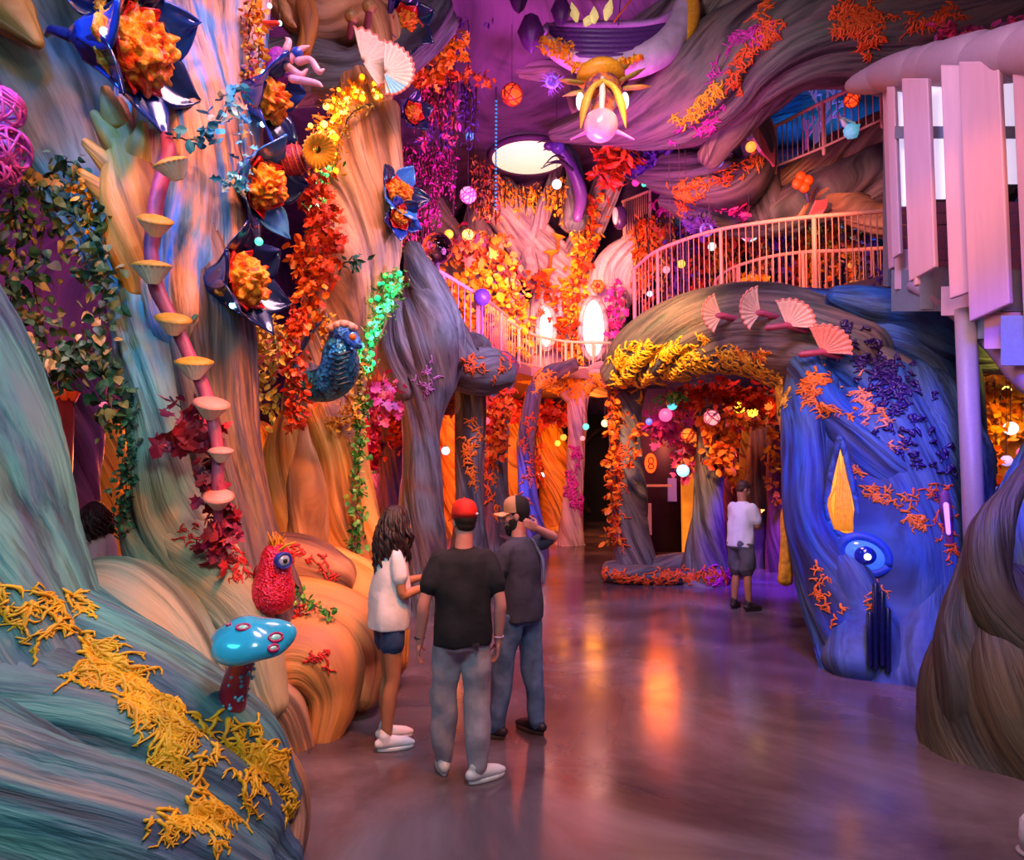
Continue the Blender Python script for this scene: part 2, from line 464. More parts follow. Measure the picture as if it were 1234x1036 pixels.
def relief(name, mat, origin, U, V, nu, nv, depth, normal, seed, fu=1.0, fv=1.0, folds=5):
    """a wall or ceiling of sculpted flowing rock"""
    origin, U, V, normal = map(lambda a: np.array(a, float), (origin, U, V, normal))
    rs = np.random.RandomState(seed)
    u, v = np.meshgrid(np.linspace(0, 1, nu), np.linspace(0, 1, nv), indexing='ij')
    w1 = sum(a*np.sin(2*np.pi*(k*u*fu + l*v*fv) + p) for a, k, l, p in [(.30, 1, .7, rs.rand()*6), (.22, -1.3, 1.1, rs.rand()*6), (.16, 2.3, 1.9, rs.rand()*6), (.1, 3.7, -2.2, rs.rand()*6)])
    f = np.abs(np.sin(np.pi*folds*(v + .35*w1 + .25*u)))
    f2 = np.abs(np.sin(np.pi*folds*3*(v + .35*w1 + .25*u)))
    h = depth*(.55*w1 + .35*f + .08*f2)
    G = origin + u[..., None]*U + v[..., None]*V + h[..., None]*normal
    LU, LV = np.linalg.norm(U), np.linalg.norm(V)
    FL = np.stack([u*LU*.25, (v + .35*w1 + .25*u)*LV*.9, 0*u + seed], -1)
    mb = MB(); mb.grid(G, False, flow=FL)
    keep_surface(mb)
    return tag(mb.build(name, mat, flow=True), kind='structure')
ceil_mat = bark('plum painted ceiling', ['#3a2a44', '#5f4468', '#7a5a80', '#54405c', '#86688a'], 1.2, dark=.75, bump=.35, patch=['#4a3050', '#74507a', '#8a6090', '#604468'])
relief('ceiling', ceil_mat, (-13, 7.5, 9.9), (26, 0, 0), (0, 22, .6), 120, 100, .5, (0, 0, 1), 4, folds=4)
wall_mat = bark('violet painted rock', ['#3a2448', '#5a3c68', '#77557c', '#4a3458'], 1.6, patch=['#33284a', '#4a4068', '#66507a', '#7a5a70'])
relief('wall_back', wall_mat, (-13, 27, 0), (26, 0, 0), (0, 0, 11), 100, 60, .8, (0, -1, 0), 7)
relief('wall_left', wall_mat, (-8.6, 3, 0), (0, 25, 0), (0, 0, 11), 90, 60, .5, (1, 0, 0), 8)
relief('wall_right', wall_mat, (10.2, 3, 0), (0, 25, 0), (0, 0, 11), 90, 60, .5, (-1, 0, 0), 9)

# ------------------------------------------------------------------ trees
t = thing('tree_root', 'huge teal and violet root with yellow lace moss sprawling onto the floor', 'tree root', F(330, 1010))
limb(t, 'root', B['teal'], [(-260, 120, 3.3, 155), (-232, 330, 3.25, 172), (-172, 480, 3.2, 182), (-136, 600, 3.2, 184), (-122, 700, 3.15, 184), (-90, 860, 3.0, 196), (-60, 1000, 2.9, 210)], ridges=11, amp=.08, seed=1, wobk=.4, twist=.9)
limb(t, 'root', B['teal'], [(-60, 660, 3.35, 90), (40, 760, 3.3, 84), (120, 815, 3.3, 78), (200, 870, 3.35, 72), (275, 925, 3.4, 66), (322, 975, 3.42, 44)], ridges=7, amp=.1, seed=2, wobk=.5)
limb(t, 'root', B['teal'], [(-120, 790, 2.9, 130), (0, 880, 2.9, 112), (110, 930, 2.95, 100), (210, 980, 3.05, 90), (290, 1030, 3.2, 70), (330, 1050, 3.25, 40)], ridges=8, amp=.1, seed=3, wobk=.5)
limb(t, 'root', B['teal'], [(-150, 940, 2.5, 150), (0, 1010, 2.5, 130), (130, 1060, 2.6, 120), (250, 1110, 2.8, 90)], ridges=8, amp=.1, seed=4, wobk=.5)
limb(t, 'root', B['brown'], [(300, 915, 3.55, 40), (335, 950, 3.55, 34), (345, 990, 3.5, 30), (335, 1030, 3.35, 32)], ridges=4, amp=.14, seed=5)

t = thing('tree', 'giant grey teal tree with peach and blue streaked upper bark and swollen roots', 'tree', P(225, 850, 4.9))
limb(t, 'trunk', B['peach'], [(235, -70, 5.7, 92), (232, 60, 5.6, 90), (232, 180, 5.5, 82), (225, 300, 5.4, 76), (225, 400, 5.3, 70)], ridges=11, amp=.13, seed=11, twist=.2)
limb(t, 'trunk', B['bronze'], [(230, 240, 5.4, 66), (245, 340, 5.3, 56), (255, 440, 5.25, 50), (262, 540, 5.2, 50), (280, 640, 5.15, 52), (300, 740, 5.1, 60), (310, 850, 5.0, 65)], ridges=8, amp=.14, seed=12, twist=.3)
limb(t, 'trunk', B['tealtree'], [(170, 250, 5.3, 40), (174, 340, 5.15, 40), (184, 430, 5.1, 40), (194, 520, 5.0, 38), (210, 610, 4.95, 44), (245, 690, 4.9, 54), (275, 770, 4.8, 52), (290, 860, 4.75, 52)], ridges=7, amp=.12, seed=13, twist=.3)
limb(t, 'root', B['tealtree'], [(156, 600, 4.95, 10), (172, 640, 4.9, 24), (205, 690, 4.8, 42), (238, 750, 4.7, 46), (255, 810, 4.6, 42), (260, 880, 4.55, 44)], ridges=7, amp=.12, seed=14)
limb(t, 'root', B['tealtree'], [(95, 735, 4.6, 30), (125, 725, 4.5, 52), (165, 745, 4.4, 66), (205, 795, 4.3, 58), (225, 870, 4.2, 50)], ridges=5, amp=.14, seed=15)
limb(t, 'root', B['tealtree'], [(205, 630, 4.9, 30), (255, 690, 4.75, 40), (300, 770, 4.7, 36), (318, 850, 4.65, 30)], ridges=5, amp=.12, seed=16)
b1 = limb(t, 'branch', B['orange'], [(166, 350, 4.95, 18), (160, 300, 4.9, 32), (158, 240, 4.9, 34), (152, 180, 4.9, 24), (142, 125, 4.95, 10)], ridges=6, amp=.14, seed=17)
for k, (x0, y0, x1, y1) in enumerate([(148, 215, 104, 172), (146, 250, 98, 208), (142, 180, 114, 138), (140, 150, 128, 108), (165, 190, 172, 150)]):
    limb(b1, 'finger', B['orange'], [(x0, y0, 4.85, 16), ((x0+x1)/2, (y0+y1)/2, 4.8, 12), (x1, y1, 4.82, 6)], ridges=3, amp=.1, seed=20+k)
limb(t, 'branch', B['tealtree'], [(40, -80, 6.2, 120), (55, 60, 6.1, 92), (90, 180, 6, 62), (120, 280, 5.8, 36), (140, 340, 5.6, 24)], ridges=8, amp=.14, seed=18)
limb(t, 'branch', B['orange'], [(-40, -30, 5.2, 46), (5, 8, 5.2, 34), (30, 35, 5.2, 18), (45, 52, 5.2, 8)], ridges=6, amp=.14, seed=19)

t = thing('root_bench', 'stacked ochre lumpy root seat beside the blue mushroom', 'bench', P(385, 880, 4.8))
limb(t, 'ledge', B['brown'], [(255, 860, 4.75, 56), (300, 850, 4.75, 46), (340, 850, 4.75, 30), (352, 890, 4.75, 26), (356, 935, 4.72, 24)], ridges=4, amp=.12, seed=31)
limb(t, 'lump', B['orange'], [(270, 810, 5.1, 70), (335, 800, 5.1, 58), (385, 800, 5.05, 50), (398, 840, 5.0, 34), (385, 890, 4.9, 24)], ridges=4, amp=.13, seed=32)
limb(t, 'lump', B['orange'], [(300, 745, 5.4, 58), (370, 745, 5.4, 48), (425, 765, 5.4, 40), (440, 800, 5.4, 26), (432, 840, 5.3, 22)], ridges=4, amp=.13, seed=33)
limb(t, 'lump', B['brown'], [(320, 690, 5.8, 50), (365, 690, 5.8, 46), (400, 705, 5.8, 38)], ridges=4, amp=.08, seed=34)
limb(t, 'lump', B['orange'], [(395, 690, 6.2, 34), (425, 715, 6.1, 42), (445, 745, 6.0, 44), (455, 800, 5.9, 36)], ridges=5, amp=.12, seed=35)

t = thing('tree', 'leaning brown tree with ochre lobed base that carries the yellow fairy lights', 'tree', P(390, 700, 7.2))
limb(t, 'trunk', B['brown'], [(440, 110, 8.2, 34), (440, 170, 8.1, 42), (432, 250, 8, 52), (420, 330, 7.9, 56), (408, 410, 7.7, 46), (398, 470, 7.5, 38), (392, 520, 7.4, 36)], ridges=6, amp=.12, seed=41, twist=1.2)
limb(t, 'trunk', B['slate'], [(372, 455, 7.2, 26), (368, 500, 7.2, 28), (374, 560, 7.2, 28)], ridges=5, amp=.1, seed=42)
limb(t, 'lobe', B['orange'], [(352, 505, 7.1, 16), (346, 545, 7, 28), (348, 600, 7, 34), (355, 650, 7, 38), (362, 720, 7, 46)], ridges=5, amp=.1, seed=43)
limb(t, 'lobe', B['orange'], [(392, 500, 7.1, 24), (402, 550, 7, 31), (404, 610, 7, 32), (410, 660, 7, 30), (425, 720, 6.9, 32)], ridges=6, amp=.12, seed=44)
limb(t, 'lobe', B['brown'], [(372, 520, 7.0, 14), (374, 580, 6.85, 26), (372, 640, 6.8, 26), (368, 700, 6.8, 32)], ridges=4, amp=.12, seed=45)
limb(t, 'root', B['orange'], [(425, 500, 7.6, 16), (432, 580, 7.5, 16), (445, 640, 7.4, 18), (470, 700, 7.3, 20)], ridges=4, amp=.12, seed=46)
limb(t, 'branch', B['brown'], [(470, 130, 7.9, 12), (474, 190, 7.9, 12), (470, 260, 7.9, 14), (462, 330, 7.8, 18), (440, 400, 7.7, 22)], ridges=4, amp=.1, seed=47)
limb(t, 'branch', B['brown'], [(335, -30, 8, 40), (375, 25, 8.2, 30), (420, 20, 8.4, 34), (455, 30, 8.5, 26), (452, 110, 8.5, 22)], ridges=6, amp=.14, seed=48)
limb(t, 'branch', B['slate'], [(330, 90, 8.4, 40), (380, 85, 8.5, 42), (430, 95, 8.5, 34), (480, 60, 8.8, 30), (520, 20, 9.2, 34)], ridges=6, amp=.12, seed=49)
limb(t, 'branch', B['orange'], [(368, 0, 7.9, 12), (372, 30, 7.9, 12), (366, 60, 7.9, 9)], ridges=4, amp=.14, seed=50)

def pillar(label, mat, pts, extra=(), seed=0, loc=None, name='tree', **k):
    x, y, d, r = pts[-1]
    t = thing(name, label, 'tree', P(x, y, d))
    q = [(*P(a, b_, e_), M2(r_, e_)) for a, b_, e_, r_ in pts]
    if q[-1][2] > -.04: q.append((q[-1][0], q[-1][1], -.06, q[-1][3]*1.12))
    limb(t, 'trunk', B[mat], q, seed=seed, world=True, **k)
    for i, (nm, mt, q) in enumerate(extra):
        limb(t, nm, B[mt], q, seed=seed + 31 + i, ridges=5, amp=.13)
    return t
pillar('dark slate tree with a hooded top behind the long haired woman', 'slate', [(508, 318, 9.4, 14), (512, 350, 9.3, 30), (516, 400, 9.2, 42), (512, 455, 9.2, 38), (508, 510, 9.2, 25), (508, 580, 9.2, 24), (508, 660, 9.2, 28), (506, 740, 9.2, 40)],
       [('branch', 'slate', [(478, 370, 9, 16), (480, 420, 9.0, 26), (492, 470, 9.1, 26)]), ('branch', 'slate', [(540, 400, 9.6, 24), (556, 440, 9.8, 30), (590, 448, 10, 28), (612, 452, 10.1, 14)]),
        ('branch', 'slate', [(498, 300, 9.3, 12), (508, 340, 9.1, 20), (530, 390, 9, 20), (545, 430, 9.2, 20)])], seed=60, ridges=8, amp=.14, twist=.8)
pillar('narrow purple tree left of the hooded slate tree', 'purple', [(476, 470, 11, 16), (475, 540, 11, 17), (472, 610, 11, 19), (470, 690, 11, 26)], seed=63, amp=.12)
pillar('slate blue tree rising behind the red cap', 'slate', [(565, 420, 10.6, 28), (567, 470, 10.6, 20), (566, 540, 10.6, 17), (566, 610, 10.6, 18), (566, 700, 10.6, 26)], seed=64, amp=.13, ridges=6)
pillar('slate tree with flared feet left of the bearded man\'s cap', 'slate', [(600, 440, 13, 26), (598, 490, 13, 17), (597, 560, 13, 15), (597, 620, 13, 19), (597, 680, 13, 34)], [('root', 'slate', [(600, 640, 12.8, 9), (622, 655, 12.6, 8), (650, 672, 12.4, 6)])], seed=65, amp=.13)
pillar('thin dark tree behind the bearded man\'s cap', 'slate', [(644, 470, 15, 10), (634, 530, 15, 11), (636, 600, 15, 12), (642, 650, 15, 18)], [('branch', 'slate', [(640, 480, 15, 8), (655, 455, 15, 10), (690, 440, 15.4, 9)])], seed=66, amp=.13)
pillar('rosy forked tree with pink blossom at the middle of the hall', 'pale', [(697, 455, 17, 20), (696, 490, 17, 12), (694, 550, 17, 11), (690, 610, 17, 12), (687, 656, 17, 16)], [('branch', 'pale', [(690, 480, 17, 9), (672, 462, 17, 12), (640, 452, 17, 10), (612, 448, 17, 9)]), ('branch', 'pale', [(700, 470, 17, 10), (722, 450, 16.6, 14), (748, 462, 16, 12)])], seed=67, amp=.16, ridges=6, twist=1.2)
pl = pillar('stout twisted tree growing from a low mound under the arch', 'slate', [(757, 455, 12, 26), (753, 500, 11.9, 20), (755, 560, 11.8, 20), (760, 630, 11.8, 21), (765, 680, 11.7, 28), (768, 706, 11.7, 34)], [('root', 'slate', [(732, 690, 11.3, 10), (770, 692, 11.2, 11), (820, 694, 11.2, 10), (870, 690, 11.3, 9)])], seed=68, amp=.15, ridges=6, twist=1.5)
pillar('tree wrapped in orange leaves beside the man in the white shirt', 'slate', [(858, 500, 11.4, 15), (855, 560, 11.4, 16), (853, 620, 11.4, 19), (850, 670, 11.3, 24), (848, 705, 11.3, 30)], seed=70, amp=.14, ridges=6, twist=1.2)
pillar('grey tree leaning behind the man in the white shirt', 'cave', [(925, 480, 13.5, 12), (916, 540, 13.5, 14), (912, 600, 13.4, 16), (905, 670, 13.3, 20)], seed=71, amp=.14)
pillar('thin dark tree beside the golden column of moss', 'purple', [(938, 500, 12.6, 10), (936, 580, 12.6, 11), (938, 680, 12.6, 14)], seed=72, amp=.12)

# mound under the arch trees
t = tag(MB().build('x', B['slate']) if False else limb_mesh([(735, 690, 11.6, 14), (790, 686, 11.6, 17), (850, 684, 11.6, 17), (895, 686, 11.8, 10)], ridges=4, amp=.1, seed=73).build('planting_mound', B['slate'], flow=True), 'low knobbly mound under the two arch trees with orange moss edge', 'mound')

t = thing('tree', 'great blue tree with an eye, bending into the mossy arch', 'tree', F(1060, 800))
limb(t, 'trunk', B['blue'], [(1092, 462, 7.9, 40), (1078, 500, 7.6, 78), (1068, 550, 7.4, 98), (1072, 610, 7.2, 92), (1078, 680, 7.0, 84), (1080, 750, 6.8, 72), (1078, 830, 6.6, 74)], ridges=7, amp=.11, seed=81, twist=.9)
limb(t, 'trunk', B['blue'], [(985, 430, 8.0, 34), (978, 500, 7.4, 32), (972, 570, 7.1, 28), (975, 630, 6.95, 30), (1005, 700, 6.8, 42), (1040, 770, 6.6, 50), (1050, 830, 6.5, 54)], ridges=6, amp=.13, seed=82)
limb(t, 'root', B['blue'], [(1000, 640, 6.9, 20), (1025, 690, 6.6, 26), (1040, 740, 6.5, 30), (1030, 800, 6.4, 36)], ridges=4, amp=.1, seed=83)
limb(t, 'root', B['blue'], [(1130, 520, 7.3, 40), (1130, 600, 7.1, 40), (1110, 680, 6.8, 52), (1100, 760, 6.5, 50), (1100, 825, 6.3, 52)], ridges=5, amp=.12, seed=84)
limb(t, 'root', B['blue'], [(968, 440, 7.6, 18), (1010, 505, 7.05, 22), (1060, 560, 6.7, 26), (1108, 605, 6.65, 26), (1128, 660, 6.6, 24), (1120, 740, 6.45, 24), (1128, 820, 6.3, 26)], ridges=5, amp=.16, seed=184)
limb(t, 'root', B['blue'], [(1005, 430, 7.6, 18), (1060, 480, 7.1, 24), (1110, 530, 7.0, 26), (1142, 580, 7.0, 20), (1150, 640, 6.9, 14)], ridges=5, amp=.16, seed=185)
limb(t, 'root', B['blue'], [(1084, 690, 6.7, 10), (1090, 735, 6.5, 18), (1088, 780, 6.4, 20), (1092, 825, 6.3, 22)], ridges=4, amp=.16, seed=186)
limb(t, 'root', B['cave'], [(960, 425, 8.2, 14), (1010, 432, 7.9, 24), (1060, 445, 7.6, 26), (1110, 478, 7.4, 24), (1148, 530, 7.3, 18)], ridges=5, amp=.16, seed=187)
limb(t, 'arch', B['cave'], [(738, 452, 11.2, 18), (762, 435, 11, 34), (800, 415, 10.4, 46), (850, 400, 9.7, 54), (910, 400, 9.0, 58), (970, 420, 8.4, 62), (1020, 450, 8.0, 66)], ridges=7, amp=.12, seed=85, twist=.9)
limb(t, 'arch', B['blue'], [(880, 385, 9.6, 34), (940, 375, 9.0, 32), (1010, 385, 8.4, 36), (1080, 410, 8.0, 46), (1130, 450, 7.7, 44), (1150, 520, 7.5, 34), (1152, 600, 7.3, 26)], ridges=5, amp=.12, seed=86)
limb(t, 'branch', B['blue'], [(1006, 358, 8.0, 14), (1050, 372, 7.9, 26), (1100, 388, 7.7, 30), (1145, 412, 7.5, 34), (1185, 430, 7.5, 20), (1250, 442, 7.5, 15)], ridges=6, amp=.14, seed=87)
limb(t, 'branch', B['umber'], [(1175, 436, 8.4, 22), (1210, 436, 8.2, 16), (1260, 450, 8, 16)], ridges=5, amp=.12, seed=88)

t = thing('tree', 'squat umber tree with a hollow opening, nearest to the stair post', 'tree', F(1190, 920))
limb(t, 'trunk', B['umber'], [(1210, 700, 4.85, 34), (1215, 760, 4.8, 66), (1216, 830, 4.75, 90), (1230, 900, 4.7, 104), (1240, 960, 4.65, 110)], ridges=6, amp=.1, seed=91, twist=1.2)
limb(t, 'rim', B['umber'], [(1250, 545, 4.9, 9), (1222, 590, 4.8, 12), (1195, 640, 4.7, 22), (1190, 690, 4.65, 26), (1206, 740, 4.6, 30), (1245, 790, 4.55, 34), (1300, 830, 4.5, 36)], ridges=5, amp=.12, seed=92)
limb(t, 'rim', B['umber'], [(1185, 640, 4.9, 16), (1178, 700, 4.85, 24), (1168, 770, 4.8, 34), (1170, 850, 4.7, 42), (1185, 915, 4.65, 44)], ridges=5, amp=.12, seed=93)
limb(t, 'hollow', B['blue'], [(1300, 555, 5.8, 56), (1288, 650, 5.7, 82), (1282, 780, 5.6, 92), (1282, 930, 5.5, 100)], ridges=9, amp=.12, seed=94)

# the pale tree on the upper floor and the sculpted rock overhead
t = thing('tree', 'pale rose forked tree with lit arched windows upstairs', 'tree', P(690, 440, 18))
limb(t, 'trunk', B['pale'], [(735, 445, 18.6, 44), (700, 380, 18.6, 40), (660, 320, 18.6, 34), (625, 270, 18.6, 28), (598, 235, 18.6, 26)], ridges=7, amp=.14, seed=101)
limb(t, 'trunk', B['pale'], [(650, 445, 18.4, 36), (668, 380, 18.4, 34), (690, 320, 18.4, 22), (715, 265, 18.4, 18), (735, 215, 18.4, 18)], ridges=6, amp=.14, seed=102)
limb(t, 'branch', B['pale'], [(720, 380, 18, 34), (745, 330, 17.6, 34), (780, 305, 17, 30), (815, 280, 16.6, 22)], ridges=7, amp=.15, seed=103, twist=2)
limb(t, 'branch', B['pale'], [(640, 330, 18.2, 16), (645, 280, 18.2, 12), (660, 240, 18.2, 10), (672, 205, 18.2, 9)], ridges=5, amp=.14, seed=104)
t = thing('tree', 'stubby grey rose tree beyond the glass bubble', 'tree', P(600, 440, 20))
limb(t, 'trunk', B['pale'], [(560, 445, 20, 50), (580, 350, 20, 40), (590, 270, 20, 32), (588, 220, 20, 22)], ridges=7, amp=.14, seed=105)
limb(t, 'branch', B['pale'], [(560, 330, 20, 26), (530, 270, 20, 20), (515, 220, 20, 18), (505, 180, 20, 16)], ridges=5, amp=.14, seed=106)

t = thing('rock_overhang', 'swirling grey mauve rock hanging from the ceiling over the balcony', 'rock', P(900, 60, 10.5))
RK = [([(668, 160, 12.2, 10), (720, 150, 11.8, 26), (780, 135, 11.3, 46), (840, 110, 10.8, 58), (900, 70, 10.4, 62), (980, 45, 10, 62), (1080, 45, 9.8, 60), (1180, 40, 9.6, 60), (1290, 20, 9.4, 60)], 'cave'),
      ([(690, 60, 13, 26), (760, 60, 12.4, 40), (820, 40, 11.6, 50), (880, -5, 11, 60), (980, -50, 10.5, 70), (1120, -60, 10, 80)], 'cave'),
      ([(855, 190, 11.2, 16), (885, 150, 10.9, 24), (920, 110, 10.6, 28), (970, 82, 10.4, 26), (1050, 90, 10.2, 22), (1130, 110, 10, 24)], 'cave'),
      ([(760, 200, 13, 14), (800, 205, 12.8, 26), (850, 215, 12.5, 34), (890, 220, 12.2, 30), (915, 190, 12, 20), (905, 140, 11.8, 22)], 'cave'),
      ([(800, 240, 13.4, 10), (850, 255, 13.2, 22), (910, 262, 13, 24), (960, 262, 12.8, 22)], 'cave'),
      ([(925, 262, 12.8, 22), (922, 225, 12.6, 20), (920, 190, 12.5, 14), (905, 150, 12.4, 10)], 'cave')]
for k, (q, mt) in enumerate(RK): limb(t, 'rock_fold', B[mt], q, ridges=7, amp=.13, seed=110+k, twist=.7)
t = thing('rock_overhang', 'swirling brown rock that carries the upper right railing', 'rock', P(1000, 250, 12.6))
for k, q in enumerate([[(935, 225, 12.8, 16), (975, 205, 12.7, 22), (1020, 180, 12.6, 26), (1075, 160, 12.4, 32), (1150, 140, 12.2, 40)], [(930, 258, 12.8, 26), (980, 240, 12.7, 34), (1030, 225, 12.6, 42), (1090, 215, 12.4, 52), (1180, 210, 12.2, 60)], [(960, 262, 12.5, 8), (985, 235, 12.4, 16), (1020, 245, 12.4, 18), (1060, 265, 12.3, 20), (1110, 270, 12.2, 20)]]):
    limb(t, 'rock_fold', B['brown' if k != 1 else 'cave'], q, ridges=8, amp=.16, seed=120+k, twist=1.4)
t = thing('rock_overhang', 'purple grey roots gathered around the round ceiling light', 'rock', P(690, 150, 15))
for k, q in enumerate([[(560, 60, 14, 20), (600, 68, 13.8, 18), (640, 78, 13.4, 16), (680, 90, 13, 14), (700, 130, 12.8, 12)], [(470, 80, 13, 30), (510, 50, 13.4, 40), (560, 30, 13.6, 36), (640, 20, 13.6, 26)], [(690, 270, 16, 16), (694, 230, 16, 12), (690, 195, 16.2, 9), (680, 180, 16.2, 8)]]):
    limb(t, 'root', B['slate' if k else 'pale'], q, ridges=6, amp=.14, seed=130+k)
t = thing('cave_wall', 'dark blue cave recess behind the upper right railing', 'cave', P(1000, 200, 15), kind='structure')
limb(t, 'rock_fold', B['blue'], [(900, 150, 15.5, 60), (980, 130, 15.5, 70), (1060, 120, 15.2, 70), (1160, 120, 15, 70)], ridges=7, amp=.1, seed=140)
limb(t, 'rock_fold', B['purple'], [(900, 210, 15, 24), (960, 205, 14.8, 26), (1040, 200, 14.6, 30)], ridges=6, amp=.14, seed=141)

# far trees and walls of the lower hall, amber tubes put in for glow
for k, (lab, q, mt) in enumerate([
   ('amber twisted tree trunk lit up far behind the slate trees', [(544, 480, 19, 12), (542, 540, 19, 13), (545, 600, 19, 12), (546, 650, 19, 14)], 'amber'),
   ('amber bulging tree trunk near the dark tunnel mouth', [(660, 500, 21, 12), (664, 545, 21, 20), (670, 590, 21, 22), (672, 640, 21, 20)], 'amber'),
   ('amber trunk glimpsed between the two slate trees', [(618, 500, 20, 12), (616, 560, 20, 13), (618, 640, 20, 14)], 'amber'),
   ('slim amber tree behind the purple tree', [(496, 510, 14, 9), (492, 570, 14, 8), (488, 640, 14, 9)], 'amber'),
   ('amber knobbly tree beyond the man in the white shirt', [(892, 480, 17, 20), (888, 560, 17, 22), (890, 650, 17, 22)], 'amber'),
   ('rose trunk seen past the leaning brown tree', [(452, 490, 13, 22), (446, 560, 13, 24), (448, 660, 13, 26)], 'pale'),
   ('amber tube standing in for the orange glow behind the crouched brown tree base', [(308, 520, 10.5, 20), (306, 590, 10.5, 22), (306, 660, 10.5, 24)], 'amber'),  # orange glow of the far room, put into an amber coloured tube
   ('dark purple trunk in front of the person behind the root', [(100, 455, 6.6, 26), (98, 520, 6.6, 24), (92, 580, 6.6, 24), (88, 690, 6.6, 30)], 'purple'),
   ('amber tube standing in for the orange lit wall beyond the person behind the root', [(128, 520, 8.4, 40), (126, 580, 8.4, 36), (122, 680, 8.4, 40)], 'amber'),  # tube whose amber colour stands in for an orange lit wall
   ('amber moss trunk glowing behind the stair post', [(1205, 440, 9.5, 60), (1212, 520, 9.4, 50), (1215, 620, 9.2, 44), (1210, 740, 9, 44)], 'amber'),
   ('dark trunk under the arch left of the white shirt', [(884, 500, 14, 10), (880, 580, 14, 9), (878, 680, 14, 12)], 'purple')]):
    pillar(lab, mt, q, seed=150+k, amp=.13, ridges=6, twist=1.6)
tw = tag(MB().box((P(725, 560, 25).x, 25.6, 2.0), (3.2, .25, 2.0)).build('wall_1', plain('dark green tunnel wall', '#2a3020', .8, bump=.4)), kind='structure')
arch = MB()
cx = P(733, 580, 25).x
arch.tube([(cx + 1.15*math.cos(a), 25.25, 1.7 + 1.75*math.sin(a)) for a in np.linspace(-.9, math.pi + .9, 20)], .12, n=10)
tag(arch.build('tunnel_ring', B['umber'], flow=True), 'dark brown ring around the tunnel mouth at the far end', 'arch')
a0, a1 = P(778, 520, 15.6), P(828, 520, 15.4)
tag(MB().box(((a0.x+a1.x)/2+.15, 15.6, 1.9), (.75, .1, 1.9)).build('wall_2', plain('dark plum wall panel', '#2c1830', .5)), kind='structure')
tag(MB().box(((a0.x+a1.x)/2+.15, 15.45, 3.0), (.62, .05, .04)).build('trim_1', plain('plum ledge', '#6a4060', .5)), kind='structure')
SURF = BVHTree.FromPolygons(np.vstack(SURF_V).tolist(), SURF_F)
EYE = Vector((0, 0, CAMZ))
def S(px, py, back=0.0, default=9.0):
    """the carved surface seen at a pixel: point, normal, distance"""
    r = ray(px, py).normalized()
    h, nrm, i, d = SURF.ray_cast(EYE, r)
    if h is None: return P(px, py, default), Vector((0, -1, 0)), default
    if nrm.dot(r) > 0: nrm = -nrm
    return h - r * back, nrm, h.y
# ------------------------------------------------------------------ railings
M = dict(
 rail=plain('salmon painted rail', '#e8a088', .4, var=.06),
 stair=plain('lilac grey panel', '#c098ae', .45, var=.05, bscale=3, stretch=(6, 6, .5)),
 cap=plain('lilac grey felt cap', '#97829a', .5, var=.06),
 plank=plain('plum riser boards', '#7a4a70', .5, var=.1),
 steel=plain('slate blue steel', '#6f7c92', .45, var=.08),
 lit=plain('lit stairwell wall', '#e8e0f0', .5, emit='#d8d4f4', es=.5),
 black=plain('black', '#101014', .5),
 cord=plain('dark cord', '#4a3a50', .7),
)
def railing(label, top, bot, posts, spacing=.12, mid=None, mat=None, cat='railing', group=None, bal=.011, rail=.035, post=.035):
    """top, bot: (px, py, depth) along the handrail and the bottom rail; posts: px positions"""
    mat = mat or M['rail']
    T = np.array([list(P(*p)) for p in top]); Bq = np.array([list(P(*p)) for p in bot])
    m = 60
    T = catmull(T, m); Bq = catmull(Bq, m)
    t = thing('railing', label, cat, Vector(Bq[m//2]), group)
    MB().tube(T, rail, 10).build('handrail', mat, t)
    MB().tube(Bq, rail*.7, 8).build('bottom_rail', mat, t)
    px = np.array([617 + FPX * (p[0] / (p[1]*CP + (p[2]-CAMZ)*SP)) for p in T])
    L = np.linalg.norm(np.diff(T, axis=0), axis=1).sum()
    ips = [int(np.argmin(abs(px - x))) for x in posts]
    for i in ips:
        a = T[i]; b = np.array([a[0], a[1], np.interp(i, range(m), Bq[:, 2])])
        MB().tube([b - [0, 0, .12], a], post, 8).build('post', mat, t)
    k = min(90, int(L / spacing))
    for u in (np.arange(k) + .5) / k * (m - 1):
        if ips and min(abs(u - i) for i in ips) < .3: continue
        a = [np.interp(u, range(m), T[:, j]) for j in range(3)]
        MB().tube([(a[0], a[1], np.interp(u, range(m), Bq[:, 2])), a], bal, 5, round_caps=False).build('baluster', mat, t, smooth=True)
    return t
railing('long curved salmon balcony railing above the mossy arch', [(764, 324, 13.8), (790, 303, 13.2), (830, 287, 12.6), (870, 276, 12), (920, 268, 11.4), (970, 262, 10.8), (1020, 258, 10.3), (1068, 254, 9.8)],
        [(764, 396, 13.8), (790, 386, 13.2), (830, 377, 12.6), (870, 370, 12), (920, 363, 11.4), (970, 357, 10.8), (1020, 352, 10.3), (1068, 348, 9.8)], [764, 793, 870, 981, 1068], .115)
railing('lower salmon railing curving behind the long balcony railing', [(862, 338, 14.4), (880, 324, 14), (920, 311, 13.4), (965, 304, 12.8), (1010, 302, 12.2), (1066, 299, 11.4)],
        [(862, 392, 14.4), (880, 388, 14), (920, 378, 13.4), (965, 368, 12.8), (1010, 362, 12.2), (1066, 356, 11.4)], [862, 888, 966, 1050], .13)
railing('short sloping salmon railing in front of the blue cave recess', [(933, 153, 12.3), (990, 124, 11.8), (1064, 90, 11.2)], [(933, 201, 12.3), (990, 178, 11.8), (1064, 143, 11.2)], [933, 991, 1062], .1)
railing('small railing panel by the round ceiling light and rosy branch', [(750, 243, 17), (768, 236, 16.6), (785, 229, 16.2)], [(750, 286, 17), (768, 279, 16.6), (785, 270, 16.2)], [752, 783], .07)
